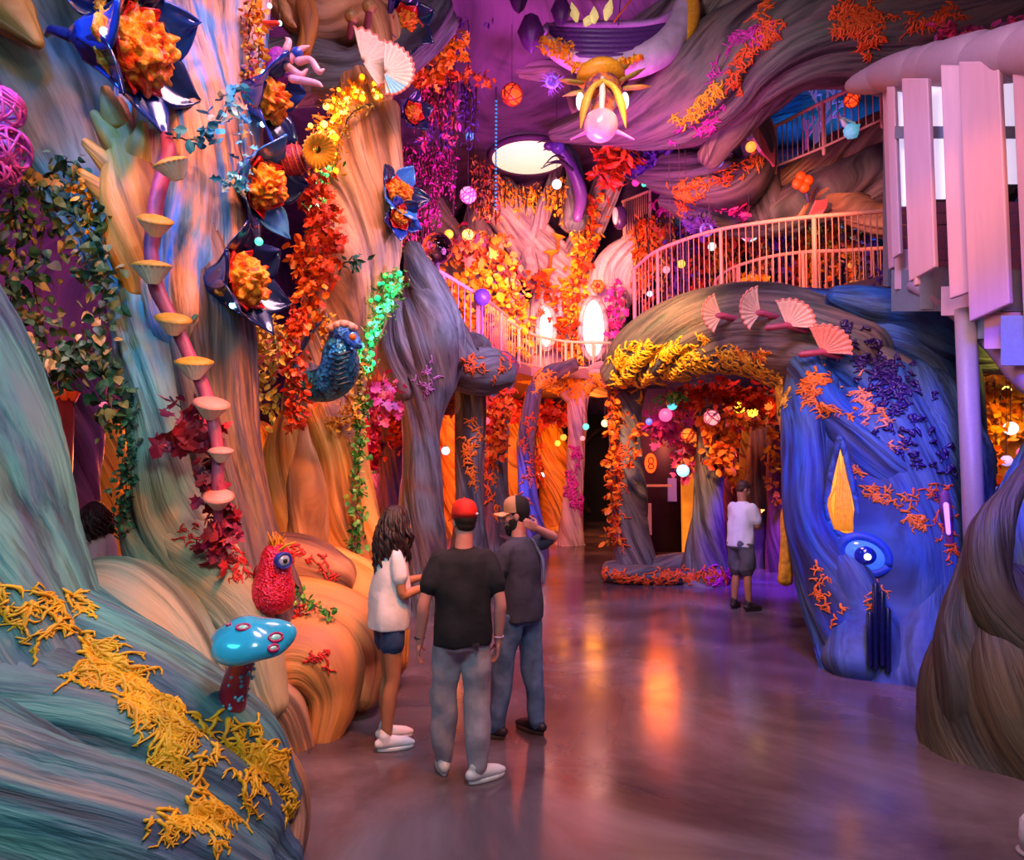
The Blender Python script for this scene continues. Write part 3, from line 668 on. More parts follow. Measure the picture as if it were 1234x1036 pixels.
railing('sloping orange railing descending to the blue ball on a post', [(488, 303, 10.5), (530, 327, 11.4), (578, 356, 12.4)], [(488, 400, 10.5), (530, 408, 11.4), (578, 414, 12.4)], [534, 577], .16)
railing('walkway railing with lit panels beside the blue ball', [(580, 356, 12.8), (600, 372, 14), (612, 382, 15)], [(580, 412, 12.8), (600, 422, 14), (612, 430, 15)], [604], .16)
railing('curving orange walkway railing before the two lit arched windows', [(612, 386, 15), (640, 402, 16), (680, 411, 16.6), (735, 413, 16.6)], [(612, 432, 15), (640, 440, 16), (680, 444, 16.6), (735, 441, 16.6)], [626, 652, 682, 688, 715], .14)
# balcony deck and walkway
dk = MB()
arc_f = [P(*q) for q in [(764, 396, 13.8), (790, 386, 13.2), (830, 377, 12.6), (870, 370, 12), (920, 363, 11.4), (970, 357, 10.8), (1020, 352, 10.3), (1068, 348, 9.8)]]
ol = [(p.x, p.y) for p in arc_f] + [(9.6, 9.6), (9.6, 17), (2.6, 17)]
dk.slab(ol, .22, Matrix.Translation((0, 0, arc_f[3].z - .16)))
tag(dk.build('balcony_floor', plain('balcony slab', '#6a4a58', .6), smooth=False), kind='structure')
wk = MB()
ol = [(P(488, 405, 10.5).x, 10.5), (P(578, 416, 12.6).x, 12.6), (P(612, 432, 15).x, 15), (P(640, 441, 16).x, 16), (P(735, 443, 16.6).x, 16.6), (3.0, 21), (-5.5, 21), (-5.5, 12)]
wk.slab(ol, .22, Matrix.Translation((0, 0, 4.28)))
tag(wk.build('walkway_floor', plain('walkway slab', '#8a6068', .6), smooth=False), kind='structure')

# ------------------------------------------------------------------ the staircase at the right
st = thing('staircase', 'lilac grey staircase with hanging mushroom gill panels and a scalloped cap rail', 'staircase', F(1180, 640))
def gill(x0, x1, ytop, yb0, yb1, d0, d1, th=.05):
    """a hanging panel whose lower edge slopes"""
    a, b = P(x0, ytop, d0), P(x1, ytop, d1)
    la, lb = P(x0, yb0, d0).z, P(x1, yb1, d1).z
    n = Vector((b.y - a.y, a.x - b.x, 0)).normalized() * th
    mb = MB()
    q = [a, b, Vector((b.x, b.y, lb)), Vector((a.x, a.y, la))]
    V = [list(v) for v in q] + [list(v + n) for v in q]
    mb.add(V, [(3,2,1,0), (4,5,6,7), (0,1,5,4), (1,2,6,5), (2,3,7,6), (3,0,4,7)])
    o = mb.build('gill_panel', M['stair'], st, smooth=False)
    bv = o.modifiers.new('bevel', 'BEVEL'); bv.width = .012; bv.segments = 2
gill(1068, 1074, 105, 325, 322, 7.3, 7.2)
gill(1072, 1082, 105, 312, 306, 7.0, 6.9)
gill(1091, 1123, 95, 340, 322, 6.5, 6.2)
gill(1097, 1101, 95, 346, 343, 6.45, 6.4)
gill(1136, 1162, 80, 361, 352, 5.95, 5.8)
gill(1160, 1209, 75, 388, 366, 5.7, 5.35)
gill(1226, 1275, 70, 402, 380, 5.2, 4.8)
gill(1290, 1340, 55, 440, 415, 4.75, 4.45)
gill(1350, 1405, 40, 470, 440, 4.4, 4.1)
# stair string: risers seen between the panels, steel below, lit wall above
def strip(name, x0, x1, yt, yb, d0, d1, mat, th=.04):
    a, b = P(x0, yt, d0), P(x1, yt, d1); la, lb = P(x0, yb, d0), P(x1, yb, d1)
    n = Vector((b.y - a.y, a.x - b.x, 0)).normalized() * th
    q = [a, b, lb, la]
    mb = MB().add([list(v) for v in q] + [list(v - n) for v in q], [(0,1,2,3), (7,6,5,4), (4,5,1,0), (5,6,2,1), (6,7,3,2), (7,4,0,3)])
    return mb.build(name, mat, st, smooth=False)
for k in range(7):
    strip('riser_board', 1076, 1300, 243 - 8*k*0 + k*14.2 - 0, 243 + k*14.2 + 13, 7.25, 5.1, M['plank'])
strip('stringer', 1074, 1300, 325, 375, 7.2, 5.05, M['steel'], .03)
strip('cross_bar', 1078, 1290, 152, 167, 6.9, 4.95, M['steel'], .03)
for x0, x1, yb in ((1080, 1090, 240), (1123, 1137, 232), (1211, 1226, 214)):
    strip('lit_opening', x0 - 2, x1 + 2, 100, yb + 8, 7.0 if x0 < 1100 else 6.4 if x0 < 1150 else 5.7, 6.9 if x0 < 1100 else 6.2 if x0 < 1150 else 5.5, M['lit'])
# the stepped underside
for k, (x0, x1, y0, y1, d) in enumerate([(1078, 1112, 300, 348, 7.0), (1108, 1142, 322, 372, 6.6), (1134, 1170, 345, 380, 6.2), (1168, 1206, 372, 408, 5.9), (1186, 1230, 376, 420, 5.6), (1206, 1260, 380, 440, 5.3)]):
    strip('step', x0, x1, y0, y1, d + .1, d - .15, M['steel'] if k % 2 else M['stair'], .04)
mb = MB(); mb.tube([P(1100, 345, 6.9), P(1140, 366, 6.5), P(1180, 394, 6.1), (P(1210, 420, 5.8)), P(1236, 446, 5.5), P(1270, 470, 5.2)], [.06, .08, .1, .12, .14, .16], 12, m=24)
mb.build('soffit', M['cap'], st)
# scalloped mushroom cap rail
for k, (x0, y0, x1, y1, d0, d1, r0, r1) in enumerate([(1030, 102, 1062, 93, 7.6, 7.3, 14, 18), (1052, 92, 1102, 84, 7.4, 6.8, 18, 26), (1096, 86, 1128, 78, 6.9, 6.5, 24, 27), (1112, 82, 1178, 72, 6.7, 5.9, 26, 33), (1168, 74, 1232, 62, 6.0, 5.3, 29, 35), (1222, 66, 1290, 48, 5.4, 4.7, 32, 40), (1280, 52, 1400, 18, 4.75, 4.1, 38, 48)]):
    mb = MB()
    a, b = P(x0, y0, d0), P(x1, y1, d1)
    pts = [a.lerp(b, u) for u in np.linspace(0, 1, 8)]
    rr = [M2(r0, d0)*(1-u) + M2(r1, d1)*u for u in np.linspace(0, 1, 8)]
    rr = [r * (.80 + .20*math.sin(min(1, u*1.6)*math.pi/2)) for r, u in zip(rr, np.linspace(0, 1, 8))]
    mb.tube(pts, rr, 24, flat=1.0)
    mb.build('cap_scallop', M['cap'], st)
mb = MB(); mb.tube([P(1163, 372, 6.0), F(1172, 663) + Vector((0, -1.1, 0)) if False else Vector((P(1163, 372, 6.0).x, 6.0, 0))], .085, 20, round_caps=False)
mb.build('post', plain('grey taupe post', '#9a8884', .45, var=.05), st)
tag(strip('door_frame', 1064, 1070, 95, 345, 8.6, 8.5, M['steel']), None)

# ------------------------------------------------------------------ round ceiling light and lit arched windows
c = P(637, 190, 17.0); R = M2(47, 17)
t = thing('ceiling_light', 'large round cream light set in the ceiling', 'ceiling light', c)
MB().lathe([(0.001, 0), (R*.98, 0), (R*.98, .04), (0.001, .04)], 48, Matrix.Translation(c)).build('diffuser', plain('cream light panel', '#fff4d8', .5, emit='#fff0d0', es=.62), t)
MB().lathe([(R*.96, -.03), (R*1.03, -.05), (R*1.08, .02), (R*1.02, .12), (R*.97, .1)], 48, Matrix.Translation(c), caps=False).build('frame', plain('plum ring', '#7a4a78', .5), t)
for nm, x, y, wd, hh, d, lab in ((1, 658, 396, 10, 27, 17.1, 'narrow'), (2, 715, 398, 15, 38, 17.0, 'wide')):
    t = thing('window_%d' % nm, '%s arched glowing window in the rosy tree upstairs' % lab, 'window', P(x, y + hh, d), kind='structure')
    a = [(M2(wd, d)*math.cos(q), M2(hh, d)*math.sin(q)*(1 if math.sin(q) > 0 else .9)) for q in np.linspace(0, 2*math.pi, 28)[:-1]]
    Mx = frame_from((0, -1, 0)); Mx.translation = P(x, y, d)
    MB().slab(a, .08, Mx).build('window_pane', plain('warm window %d' % nm, '#fff0e0', .5, emit='#ffe0c8', es=.9, var=.2, bscale=12), t, smooth=False)
    mb = MB(); mb.tube([Mx @ Vector((p[0]*1.05, p[1]*1.05, .02)) for p in a + a[:1]], .07, 8, round_caps=False)
    mb.build('window_frame', B['pale'], t, flow=True)

# ------------------------------------------------------------------ lanterns and hanging lamps
LAMPN = [0]
def globe_lamp(label, px, py, d, r, col, es=2.0, cord=None, cat='lantern', group=None, shell=None, name='globe_lantern', rib=0):
    c = P(px, py, d); R = M2(r, d)
    t = thing(name, label, cat, c - Vector((0, 0, R)), group)
    mb = MB()
    if rib: mb.lathe([(R*math.cos(a), R*1.08*math.sin(a)) for a in np.linspace(-1.5, 1.5, 14)], 32, Matrix.Translation(c), pleat=.06, k=rib)
    else: mb.ell(c, R, 20, 12)
    mb.build('globe', glow(col, round(es*.55, 2)), t)
    if shell:
        mb = MB(); rs = random.Random(int(px*7+py))
        for k in range(9):
            ax = Vector((rs.uniform(-1, 1), rs.uniform(-1, 1), rs.uniform(-1, 1))).normalized(); A = frame_from(ax)
            q = rs.uniform(-.5, .5); rr = math.sqrt(1-q*q)
            mb.tube([c + A.to_3x3() @ Vector((rr*math.cos(a), rr*math.sin(a), q))*R*1.03 for a in np.linspace(0, 2*math.pi, 18)], R*.07, 4, round_caps=False)
        mb.build('wire_shell', shell, t)
    mb = MB(); mb.lathe([(R*.3, R*.92), (R*.3, R*1.1), (R*.1, R*1.25)], 12, Matrix.Translation(c)); mb.build('cap', M['cord'], t)
    if cord:
        e_ = P(px + (cord[1] if len(cord) > 1 else 0), cord[0], d)
        h_ = SURF.ray_cast(e_, Vector((0, 0, 1)), 5)[0]
        MB().tube([c + Vector((0, 0, R*1.1)), e_] + ([h_] if h_ is not None and (h_ - e_).length > .02 else []), max(.004, M2(.35, d)), 5).build('cord', M['cord'], t)
    LAMPN[0] += 1
    return t
wire_pink = plain('pink wire', '#e070b0', .5); wire_dark = plain('plum wire', '#5a2a50', .6); wire_red = plain('red wire', '#b03018', .6)
LAMPS = [
 ('orange woven egg lantern hanging clear below the ceiling', 617, 114, 12, 12.5, '#ff4a14', 2.2, (72,), wire_red),
 ('small blue ball on a cord above the pink crackle ball', 566, 163, 13, 6, '#50a0e8', 1.0, (100,), None),
 ('pink crackle ball lantern on a long cord', 564, 235, 13, 10, '#ff9ad0', 1.7, (170,), wire_pink),
 ('bright yellow ball lantern beneath the pink crackle ball', 564, 284, 13, 8, '#ffd060', 2.6, (246,), wire_red),
 ('little amber ball left of the bright yellow ball lantern', 541, 282, 13, 5.5, '#ffb030', 1.8, (262, 6), None),
 ('striped white ball below the rim of the round light', 671, 222, 14, 6, '#f0f4ff', 1.4, (190,), None),
 ('orange ball lantern under the grey rock curl', 883, 128, 10.6, 7, '#ff4a14', 2.2, (112,), wire_red),
 ('orange ball lantern lower down beside the pink folded shape', 905, 177, 10.8, 6.5, '#ff8a30', 1.8, (150,), None),
 ('turquoise shell lamp hanging in front of the cave rock', 994, 78, 10, 7, '#60d0e0', 1.2, (52,), wire_pink),
 ('red orange heart lantern at the top of the short sloping railing', 1027, 120, 10.4, 9, '#ff4010', 2.2, (90,), wire_red),
 ('amber ball beside the glowing nest lantern', 1030, 66, 9.6, 6.5, '#e89030', .9, (40,), None),
 ('large turquoise sparkling orb behind the long balcony railing', 904, 279, 13.2, 12, '#a0f0e0', 1.5, (220,), wire_pink),
 ('little mint orb seen through the long balcony railing', 858, 297, 13.4, 5, '#c0fff0', 1.4, (262,), None),
 ('pink bulb low behind the left end of the balcony railing', 803, 325, 14.2, 4.5, '#ff8090', 1.8, (290,), None),
 ('white bulb nearest the left post of the balcony railing', 783, 354, 14.2, 3.5, '#e0e8ff', 1.8, (335,), None),
 ('pale blue bulb low behind the balcony balusters', 826, 362, 14.2, 4, '#80d0ff', 1.6, (340,), None),
 ('amber bulb pair behind the balcony balusters', 821, 318, 14.2, 5, '#ffb040', 2, (290,), None),
 ('turquoise globe lantern under the left of the arch', 810, 488, 11.2, 6, '#50d8f0', 1.6, (455,), None),
 ('hot pink globe lantern next to the turquoise globe', 802, 500, 11, 8, '#ff4070', 3.2, (460,), None),
 ('pink crackle globe in front of the orange leaved tree', 858, 503, 10.6, 9.5, '#ff9090', 1.8, (455,), wire_pink),
 ('blue star lamp dangling beside the hot pink globe', 782, 508, 11, 4, '#5060ff', 2.2, (470,), None),
 ('ice blue globe lantern before the amber strip wall', 823, 567, 11, 7.5, '#90d8ff', 2.0, (500,), None),
 ('orange globe among red leaves under the arch', 830, 525, 11.3, 9, '#ff7a28', 1.3, (470,), wire_red),
 ('amber lantern high under the right of the arch', 891, 490, 11.6, 8, '#ffb020', 7, (460,), wire_dark),
 ('second amber lantern low beside the high amber lantern', 907, 496, 11.9, 6.5, '#ffc030', 7, (462,), wire_dark),
 ('orange globe by the golden moss under the arch', 926, 488, 11.2, 6, '#ff7020', 1.8, (456,), None),
 ('white globe lamp behind the stair post', 1218, 516, 8.15, 8, '#ffe8f0', 1.6, (440,), None),
 ('lilac egg lamp lower than the white globe lamp', 1213, 555, 8.15, 6.5, '#c0a8ff', 1.2, (470,), None),
 ('blue egg lamp lowest behind the stair post', 1200, 593, 8.15, 7, '#8090ff', 1.2, (500,), None),
 ('magenta bulb at the frame edge by the amber moss trunk', 1232, 545, 8.15, 6, '#ff60a0', 1.4, (450,), None),
 ('bright blue white lamp beyond the bearded man', 652, 573, 18, 4, '#c8e0ff', 6, (520,), None),
 ('blue white globe on the amber twisted trunk', 537, 543, 14, 5, '#a0c8ff', 3, (500,), None),
 ('rose globe between the two slate trees', 529, 504, 12, 4.5, '#ff90a8', 1.8, (470,), None),
 ('yellow globe over the purple cluster', 551, 458, 11.8, 6, '#ff9a20', 1.6, (440,), wire_red),
 ('teal globe beside the rosy forked tree', 706, 514, 16.4, 4, '#60e0d0', 1.6, (480,), None),
 ('cream globe near the stout twisted tree', 729, 510, 16, 4.5, '#ffe0a0', 2, (478,), None),
 ('tiny rose globe right of the rosy forked tree', 702, 528, 16.4, 3, '#ff9090', 1.6, (490,), None),
 ('orange lamp deep in the dark leaves', 649, 509, 18, 4.5, '#ff7a30', 2, (470,), None),
 ('amber lamp just left of the rosy forked tree', 679, 527, 18, 4, '#ffa030', 2, (490,), None),
 ('yellow lamp under the amber lamp', 672, 534, 18.4, 3.5, '#ffd040', 2, (500,), None),
 ('crimson lamp before the slate tree with flared feet', 586, 507, 12.4, 4.5, '#ff5060', 1.8, (480,), None),
 ('orange lamp over the crimson lamp', 590, 495, 12.6, 4, '#ff8020', 2, (470,), None),
 ('white pink lamp in the amber nook right of the teal tree', 308, 553, 8, 7, '#ffd8ff', 5, (500,), None),
 ('violet pink bulb directly above the white pink lamp', 309, 541, 8.1, 5, '#ff60b0', 1.5, (500,), None),
 ('small pink bulb cluster on the ivy', 124, 487, 5.2, 4.5, '#ff7090', 1.3, (460,), None),
 ('green bulb on the red feather clump', 741, 222, 13, 4, '#30ff50', 2, (200,), None),
 ('magenta bulb right of the green bulb', 766, 220, 13, 4.5, '#ff3080', 1.6, (200,), None),
 ('mint bulb near the magenta bulb', 776, 222, 13, 3, '#30ffb0', 1.6, (200,), None),
 ('teal lamp peeking over the leaf of the lower blue flower', 312, 291, 4.9, 5, '#50f0c0', 1.5, (270,), None),
 ('white bulb on the orange strip of the peach trunk', 325, 7, 5.6, 3, '#e0f0ff', 2.5, (-6,), None),
 ('ice bulb on the small red nozzle', 337, 28, 5.8, 3, '#b0f0ff', 2.5, (16,), None),
 ('rose bulb beside the red woven basket', 318, 187, 5.6, 5.5, '#ff80c0', 1.8, (160,), None),
 ('glowing yellow bulb in the moss of the right wall', 1213, 470, 8.6, 5, '#ffe060', 4, (440,), None),
]
for lab, x, y, d, r, col, es, cord, sh in LAMPS: globe_lamp(lab, x, y, d, r, col, es, cord, shell=sh, group='hanging globe lanterns')
# glass bubble and blue ball on a post
c = P(527, 299, 11); R = M2(19, 11)
t = thing('glass_bubble', 'large clear glass bubble above the hooded slate tree', 'bubble', c - Vector((0, 0, R)))
MB().ell(c, R, 32, 20).build('bubble', plain('rosy glass', '#e8c8e8', .04, trans=1, ior=1.12, coat=.5), t)
MB().tube([c - Vector((0, 0, R*.95)), P(527, 332, 11)], .04, 8).build('stem', M['cord'], t)
c = P(581, 358, 12.2)
t = thing('ball_post', 'violet blue ball on a slim post at the walkway', 'post', P(581, 414, 12.2))
MB().ell(c, M2(10.5, 12.2), 24, 14).build('ball', plain('violet blue gloss', '#5a4ab8', .25), t)
MB().tube([P(581, 414, 12.2), c], M2(1.6, 12.2), 8).build('pole', plain('violet pole', '#6a50b0', .4), t)
MB().lathe([(.08, 0), (.08, .03), (.04, .05)], 12, Matrix.Translation(P(581, 414, 12.2))).build('base', M['cord'], t)
# fairy lights: yellow over the leaning tree, green further down, mint by the nest
def fairy(label, path, spread, n, cols, r, es, seed, strings, name='fairy_lights'):
    rs = random.Random(seed)
    q = catmull(np.array(path, float), 60)
    t = thing(name, label, 'fairy lights', P(*path[-1]))
    tpl = {}; pw = []
    for k in range(n):
        c_ = cols[k % len(cols)]
        i_ = rs.randrange(60); a = q[i_]
        p, nr, d = S(a[0] + rs.gauss(0, spread), a[1] + rs.gauss(0, spread), 0, a[2])
        if abs(d - a[2]) > 1.2: p = P(a[0] + rs.gauss(0, spread), a[1] + rs.gauss(0, spread), a[2] - rs.uniform(0, .25)); nr = Vector((0, -1, 0))
        p = p + nr*.035
        pw.append((i_, p))
        if c_ not in tpl:
            tpl[c_] = MB().ell(p, r, 8, 6).build('bulb', glow(c_, round(es*.6, 2)), t); src = tpl[c_]
            tpl[c_]['_c'] = tuple(p); cc = src
        else:
            cc = tpl[c_].copy(); COL.objects.link(cc); cc.parent = t
            k_ = rs.uniform(.6, 1.35); o0 = Vector(tpl[c_]['_c']) - ORG[t.name]
            cc.matrix_local = Matrix.Translation(p - ORG[t.name]) @ Matrix.Scale(k_, 4) @ Matrix.Translation(-o0)
    for o in tpl.values(): del o['_c']
    pw.sort(key=lambda z: z[0])
    rn = np.random.RandomState(seed); pp = np.array([list(z[1]) for z in pw]); pp = np.repeat(pp, 7, 0) + rn.normal(size=(len(pp)*7, 3))*.05
    mb = MB(); scatter(mb, 'blade', pp, rn.normal(size=pp.shape), rn.uniform(.04, .10, len(pp)), rn); tag(mb.build('tinsel', LM['gold' if strings else 'green'], t, smooth=False), kind='stuff')
    MB().tube([z[1] + Vector((0, .01, .01)) for z in pw], .006, 4).build('wire', plain('amber tinsel', '#c08a20' if strings else '#2a9a50', .5), t)
    return t
# signs by the door under the arch
c = P(784, 558, 15.44)
t = thing('sign', 'oval red orange sign with a face like emblem on the plum wall', 'sign', c - Vector((0, 0, .35)))
Mx = frame_from((0, -1, 0)); Mx.translation = c
e = lambda a, b, n=28: [(a*math.cos(q), b*math.sin(q)) for q in np.linspace(0, 2*math.pi, n)[:-1]]
MB().slab(e(M2(7, 15.3), M2(12, 15.3)), .06, Mx).build('panel', plain('red orange sign', '#f05a20', .4, emit='#ff5018', es=1.1), t, smooth=False)
mb = MB()
for (ox, oy, a, b) in ((0, .06, .055, .075), (0, -.075, .06, .055)):
    mb.tube([Mx @ Vector((ox + a*math.cos(q), oy + b*math.sin(q), .045)) for q in np.linspace(0, 2*math.pi, 18)], .014, 6, round_caps=False)
mb.build('emblem', plain('dark red emblem', '#601008', .5), t)
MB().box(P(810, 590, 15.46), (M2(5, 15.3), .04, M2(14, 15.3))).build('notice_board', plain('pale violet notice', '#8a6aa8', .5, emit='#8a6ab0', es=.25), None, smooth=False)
tag(bpy.data.objects['notice_board'], 'plain pale violet notice board on the plum wall panel', 'notice')
mb = MB().box((P(833, 620, 13.4).x, 13.4, 1.3), (M2(11, 13.4), .06, 1.3)); tag(mb.build('amber_panel', plain('amber lit panel', '#f0902a', .5, var=.3, bscale=5, bump=.3, emit='#ff8a20', es=.35), smooth=False), 'amber glowing strip panel standing behind the orange leaved tree', 'panel')
mb = MB().box((P(786, 585, 15).x, 15.0, P(786, 585, 15).z), (.42, .05, .025)); mb.box((P(782, 620, 15).x, 14.95, P(782, 625, 15).z), (.04, .04, .35))
tag(mb.build('barrier', plain('pale barrier bar', '#d8c8d8', .4), smooth=False), 'pale thin barrier rail inside the doorway under the arch', 'barrier')
# ------------------------------------------------------------------ leaves
def tmpl(outline, fold=.25):
    """leaf outlined from stalk to tip (x along, y half widths) folded on its midrib, fan around the midrib"""
    n = len(outline)
    V = [(0, 0, 0)]
    V += [(x, y, -fold*abs(y)) for x, y in outline]
    V += [(1, 0, -.12)]
    V += [(x, -y, -fold*abs(y)) for x, y in reversed(outline)]
    V.append((.45, 0, .06))
    c = len(V) - 1; ring = list(range(c))
    return np.array(V, float), [(c, ring[i], ring[(i+1) % len(ring)]) for i in range(len(ring))]
TM = dict(blade=tmpl([(.35, .2), (.7, .13)]), heart=tmpl([(.02, .28), (.25, .42), (.6, .3)]), oval=tmpl([(.2, .26), (.5, .34), (.8, .22)]),
          maple=tmpl([(.12, .12), (-.02, .42), (.22, .34), (.38, .62), (.52, .28), (.74, .3)], .15), curl=tmpl([(.1, .3), (.4, .12), (.5, .36), (.75, .1)], .5))
def scatter(mb, kind, pos, dirs, size, rs, spin=True):
    V, Fc = TM[kind]
    pos = np.asarray(pos); N_ = len(pos)
    X = np.asarray(dirs, float); X = X / (np.linalg.norm(X, axis=1)[:, None] + 1e-9)
    R = rs.normal(size=(N_, 3)); Z = np.cross(X, R); Z /= np.linalg.norm(Z, axis=1)[:, None] + 1e-9
    Y = np.cross(Z, X)
    sz = np.asarray(size).reshape(-1, 1, 1)
    W = pos[:, None] + sz*(V[None, :, :1]*X[:, None] + V[None, :, 1:2]*Y[:, None] + V[None, :, 2:]*Z[:, None])
    k = len(V)
    mb.add(W.reshape(-1, 3), [tuple(i + a*k for i in f) for a in range(N_) for f in Fc])
LM = dict(
 ivy=leafmat('ivy', ['#16321f', '#2a5436', '#3f6e48', '#6a7a40', '#c29850', '#22483c']),
 deep=leafmat('deep green', ['#0e3428', '#1c5a44', '#2a7a58']), green=leafmat('leaf green', ['#1c5a20', '#3f9a3a', '#78b048', '#c0b040']),
 red=leafmat('maple red', ['#6a0a2a', '#a01838', '#c8282c', '#801450']), orange=leafmat('orange leaf', ['#c83a0c', '#f0640c', '#f88a18', '#a82408']),
 rust=leafmat('red orange leaf', ['#a81c08', '#e03a0c', '#f05a10', '#801008']), gold=leafmat('gold leaf', ['#d87a08', '#f8a010', '#ffc428', '#f07c10']),
 magenta=leafmat('magenta leaf', ['#a0187a', '#e030a8', '#d02060', '#f050b0']), violet=leafmat('violet leaf', ['#3a1c68', '#5f38a0', '#7848b8', '#4a2070']),
 mix=leafmat('autumn mix', ['#d84a0c', '#f89020', '#6a2a7a', '#ffc040', '#b01c3c', '#e06a28']), pinkmix=leafmat('pink mix', ['#e83060', '#f850a0', '#c82878', '#ff8060', '#7a38a0']),
 tan=leafmat('yellow green leaf', ['#8a7a20', '#c8a838', '#e8c050', '#4a6a38']), teal=leafmat('teal leaf', ['#1c6a88', '#40a8d0', '#70c8e8', '#d8a868']),
)
STEM = plain('vine stem', '#4a3020', .7)
def vine(label, path, mat, leaf, n, spread=6, kind='blade', seed=0, droop=.7, name='vine', cat='vine', group=None, stem=True, kindp=None):
    """path: (px, py, depth); leaf size and spread in px"""
    rs = np.random.RandomState(seed + 77)
    q = np.array([list(P(*p)) for p in path]); dm = np.mean([p[2] for p in path])
    m = max(8, int(np.linalg.norm(np.diff(q, axis=0), axis=1).sum() / M2(7, dm)))
    c = catmull(q, m)
    c[1:-1] += rs.normal(size=(m-2, 3)) * M2(1.6, dm)
    t = thing(name, label, cat, Vector(c[0]), group, kindp)
    mb = MB()
    if stem: mb.tube(c, [M2(1.2, dm)*(1 - .6*i/m) for i in range(m)], 5); mb.build('stem', STEM, t)
    i = rs.randint(0, m, n)
    pos = c[i] + rs.normal(size=(n, 3)) * np.array([1, .8, .7]) * M2(spread, dm)
    dirs = rs.normal(size=(n, 3)) * np.array([1, .8, .6]) + np.array([0, -.25, -droop])
    mb = MB(); scatter(mb, kind, pos, dirs, M2(leaf, dm)*rs.uniform(.55, 1.25, n), rs)
    mb.build('foliage', LM[mat] if isinstance(mat, str) else mat, t, smooth=False)
    return t
def drape(label, top, lens, n, mat, leaf, seed, kind='blade', name='hanging_moss', cat='hanging moss', dens=.35, wid=2.5, group=None):
    """a curtain of strands hung along a line"""
    rs = np.random.RandomState(seed + 5)
    q = catmull(np.array([list(P(*p)) for p in top]), 40); dm = np.mean([p[2] for p in top])
    t = thing(name, label, cat, Vector(q[20]), group, 'stuff')
    st_, lf = MB(), MB()
    for k in range(n):
        a = q[rs.randint(40)] + rs.normal(size=3)*M2(3, dm)*np.array([1, 1.5, .6])
        L = M2(rs.uniform(*lens), dm)
        c = [a + np.array([rs.normal()*.02*L, rs.normal()*.02*L, -L*u]) for u in np.linspace(0, 1, 6)]
        st_.tube(c, [M2(.9, dm)]*5 + [M2(.4, dm)], 4)
        j = max(3, int(L/M2(leaf*dens, dm)))
        u = rs.uniform(0, 1, j)
        pos = np.array([a + np.array([0, 0, -L*x]) for x in u]) + rs.normal(size=(j, 3))*M2(wid, dm)
        scatter(lf, kind, pos, rs.normal(size=(j, 3))*.6 + np.array([0, -.2, -1]), M2(leaf, dm)*rs.uniform(.5, 1.2, j), rs)
    st_.build('strand', STEM, t); lf.build('foliage', LM[mat], t, smooth=False)
    return t
def moss(label, guides, n, spread, mat, th=1.5, steps=(4, 9), step=4.2, drip=.35, seed=0, dtol=.3, branch=.6, curl=.85, fork=True):
    """lace moss creeping over the carved surfaces"""
    steps = (max(2, int(steps[0]*.5)), max(3, int(steps[1]*.62))); step *= .75; n = int(n*.8)
    rd = random.Random(seed*13 + 5)
    mb = MB(); ds = []
    gs = [catmull(np.array(g, float), 40) for g in guides]
    first = None
    for k in range(n):
        g = gs[rd.randrange(len(gs))]; a = g[rd.randrange(40)]
        p, nr, d = S(a[0] + rd.gauss(0, spread), a[1] + rd.gauss(0, spread))
        ds.append(d); md = sorted(ds)[len(ds)//2]
        if abs(d - md) > dtol*md*.6: continue
        if first is None: first = p
        u = M2(1, d)
        def walk(p, nr, ang, ns, r, lev):
            T = Vector((0, 0, -1)) - nr*Vector((0, 0, -1)).dot(nr)
            T = T.normalized() if T.length > .05 else Vector((1, 0, 0))
            side = nr.cross(T)
            dr = (T*math.cos(ang) + side*math.sin(ang)).normalized()
            pts = [p + nr*r*.5]
            for s_ in range(ns):
                q = p + dr*step*u
                loc, n2, _, _ = SURF.find_nearest(q, .4)
                if loc is None: break
                if n2.dot(nr) < -.2: n2 = -n2
                p = loc; nr = n2
                pts.append(p + nr*r*(.7 + .5*rd.random()))
                dr = dr + (side*rd.gauss(0, curl) + T*drip*.35)
                dr = (dr - nr*dr.dot(nr)).normalized()
                if lev < 2 and fork and rd.random() < branch: walk(p, nr, rd.uniform(-2.2, 2.2), max(2, ns-2-lev*2), r*.75, lev+1)
            if len(pts) > 2: mb.tube(pts, [r*(1.25 - .6*i/len(pts))*rd.uniform(.75, 1.25) for i in range(len(pts))], 5, flat=.7)
        walk(p, nr, rd.gauss(0, 1.5 - drip), rd.randint(*steps), th*u, 0)
    o = mb.build('lace_moss', mat, None)
    return tag(o, label, 'moss', kind='stuff')
mo_y = plain('golden yellow moss', '#ffae18', .5, var=.25, bscale=8); mo_o = plain('orange moss', '#f4761a', .5, var=.25, bscale=6)
mo_g = plain('gold moss', '#f8a428', .5, var=.3, bscale=5); mo_p = plain('magenta moss', '#c02898', .5, var=.25, bscale=6); mo_r = plain('scarlet moss', '#c81c14', .5, var=.25); mo_v = plain('violet berries', '#2c1058', .35, var=.3); mo_ro = plain('rust orange moss', '#e2561a', .55, var=.25)
moss('bright yellow lace moss trailing along the ridge of the huge teal root', [[(0, 738), (40, 728), (78, 722), (92, 760), (112, 790)], [(100, 770), (150, 805), (200, 840), (255, 860), (300, 885)], [(85, 810), (140, 805), (180, 830)], [(150, 840), (210, 860)]], 150, 7, mo_y, 2.6, (6, 13), 6.4, .25, 1)
moss('yellow lace moss drooping down the face of the huge teal root', [[(255, 875), (245, 910), (235, 950), (215, 985)], [(290, 890), (305, 905), (318, 915), (300, 930)], [(205, 880), (200, 920)], [(185, 975), (220, 990), (260, 960)]], 110, 8, mo_y, 2.5, (6, 13), 6.4, .5, 2)
moss('tuft of yellow lace moss on the outer lip of the huge teal root', [[(338, 925), (345, 950), (348, 985)]], 22, 4, mo_y, 2.0, (4, 8), 5, .5, 3)
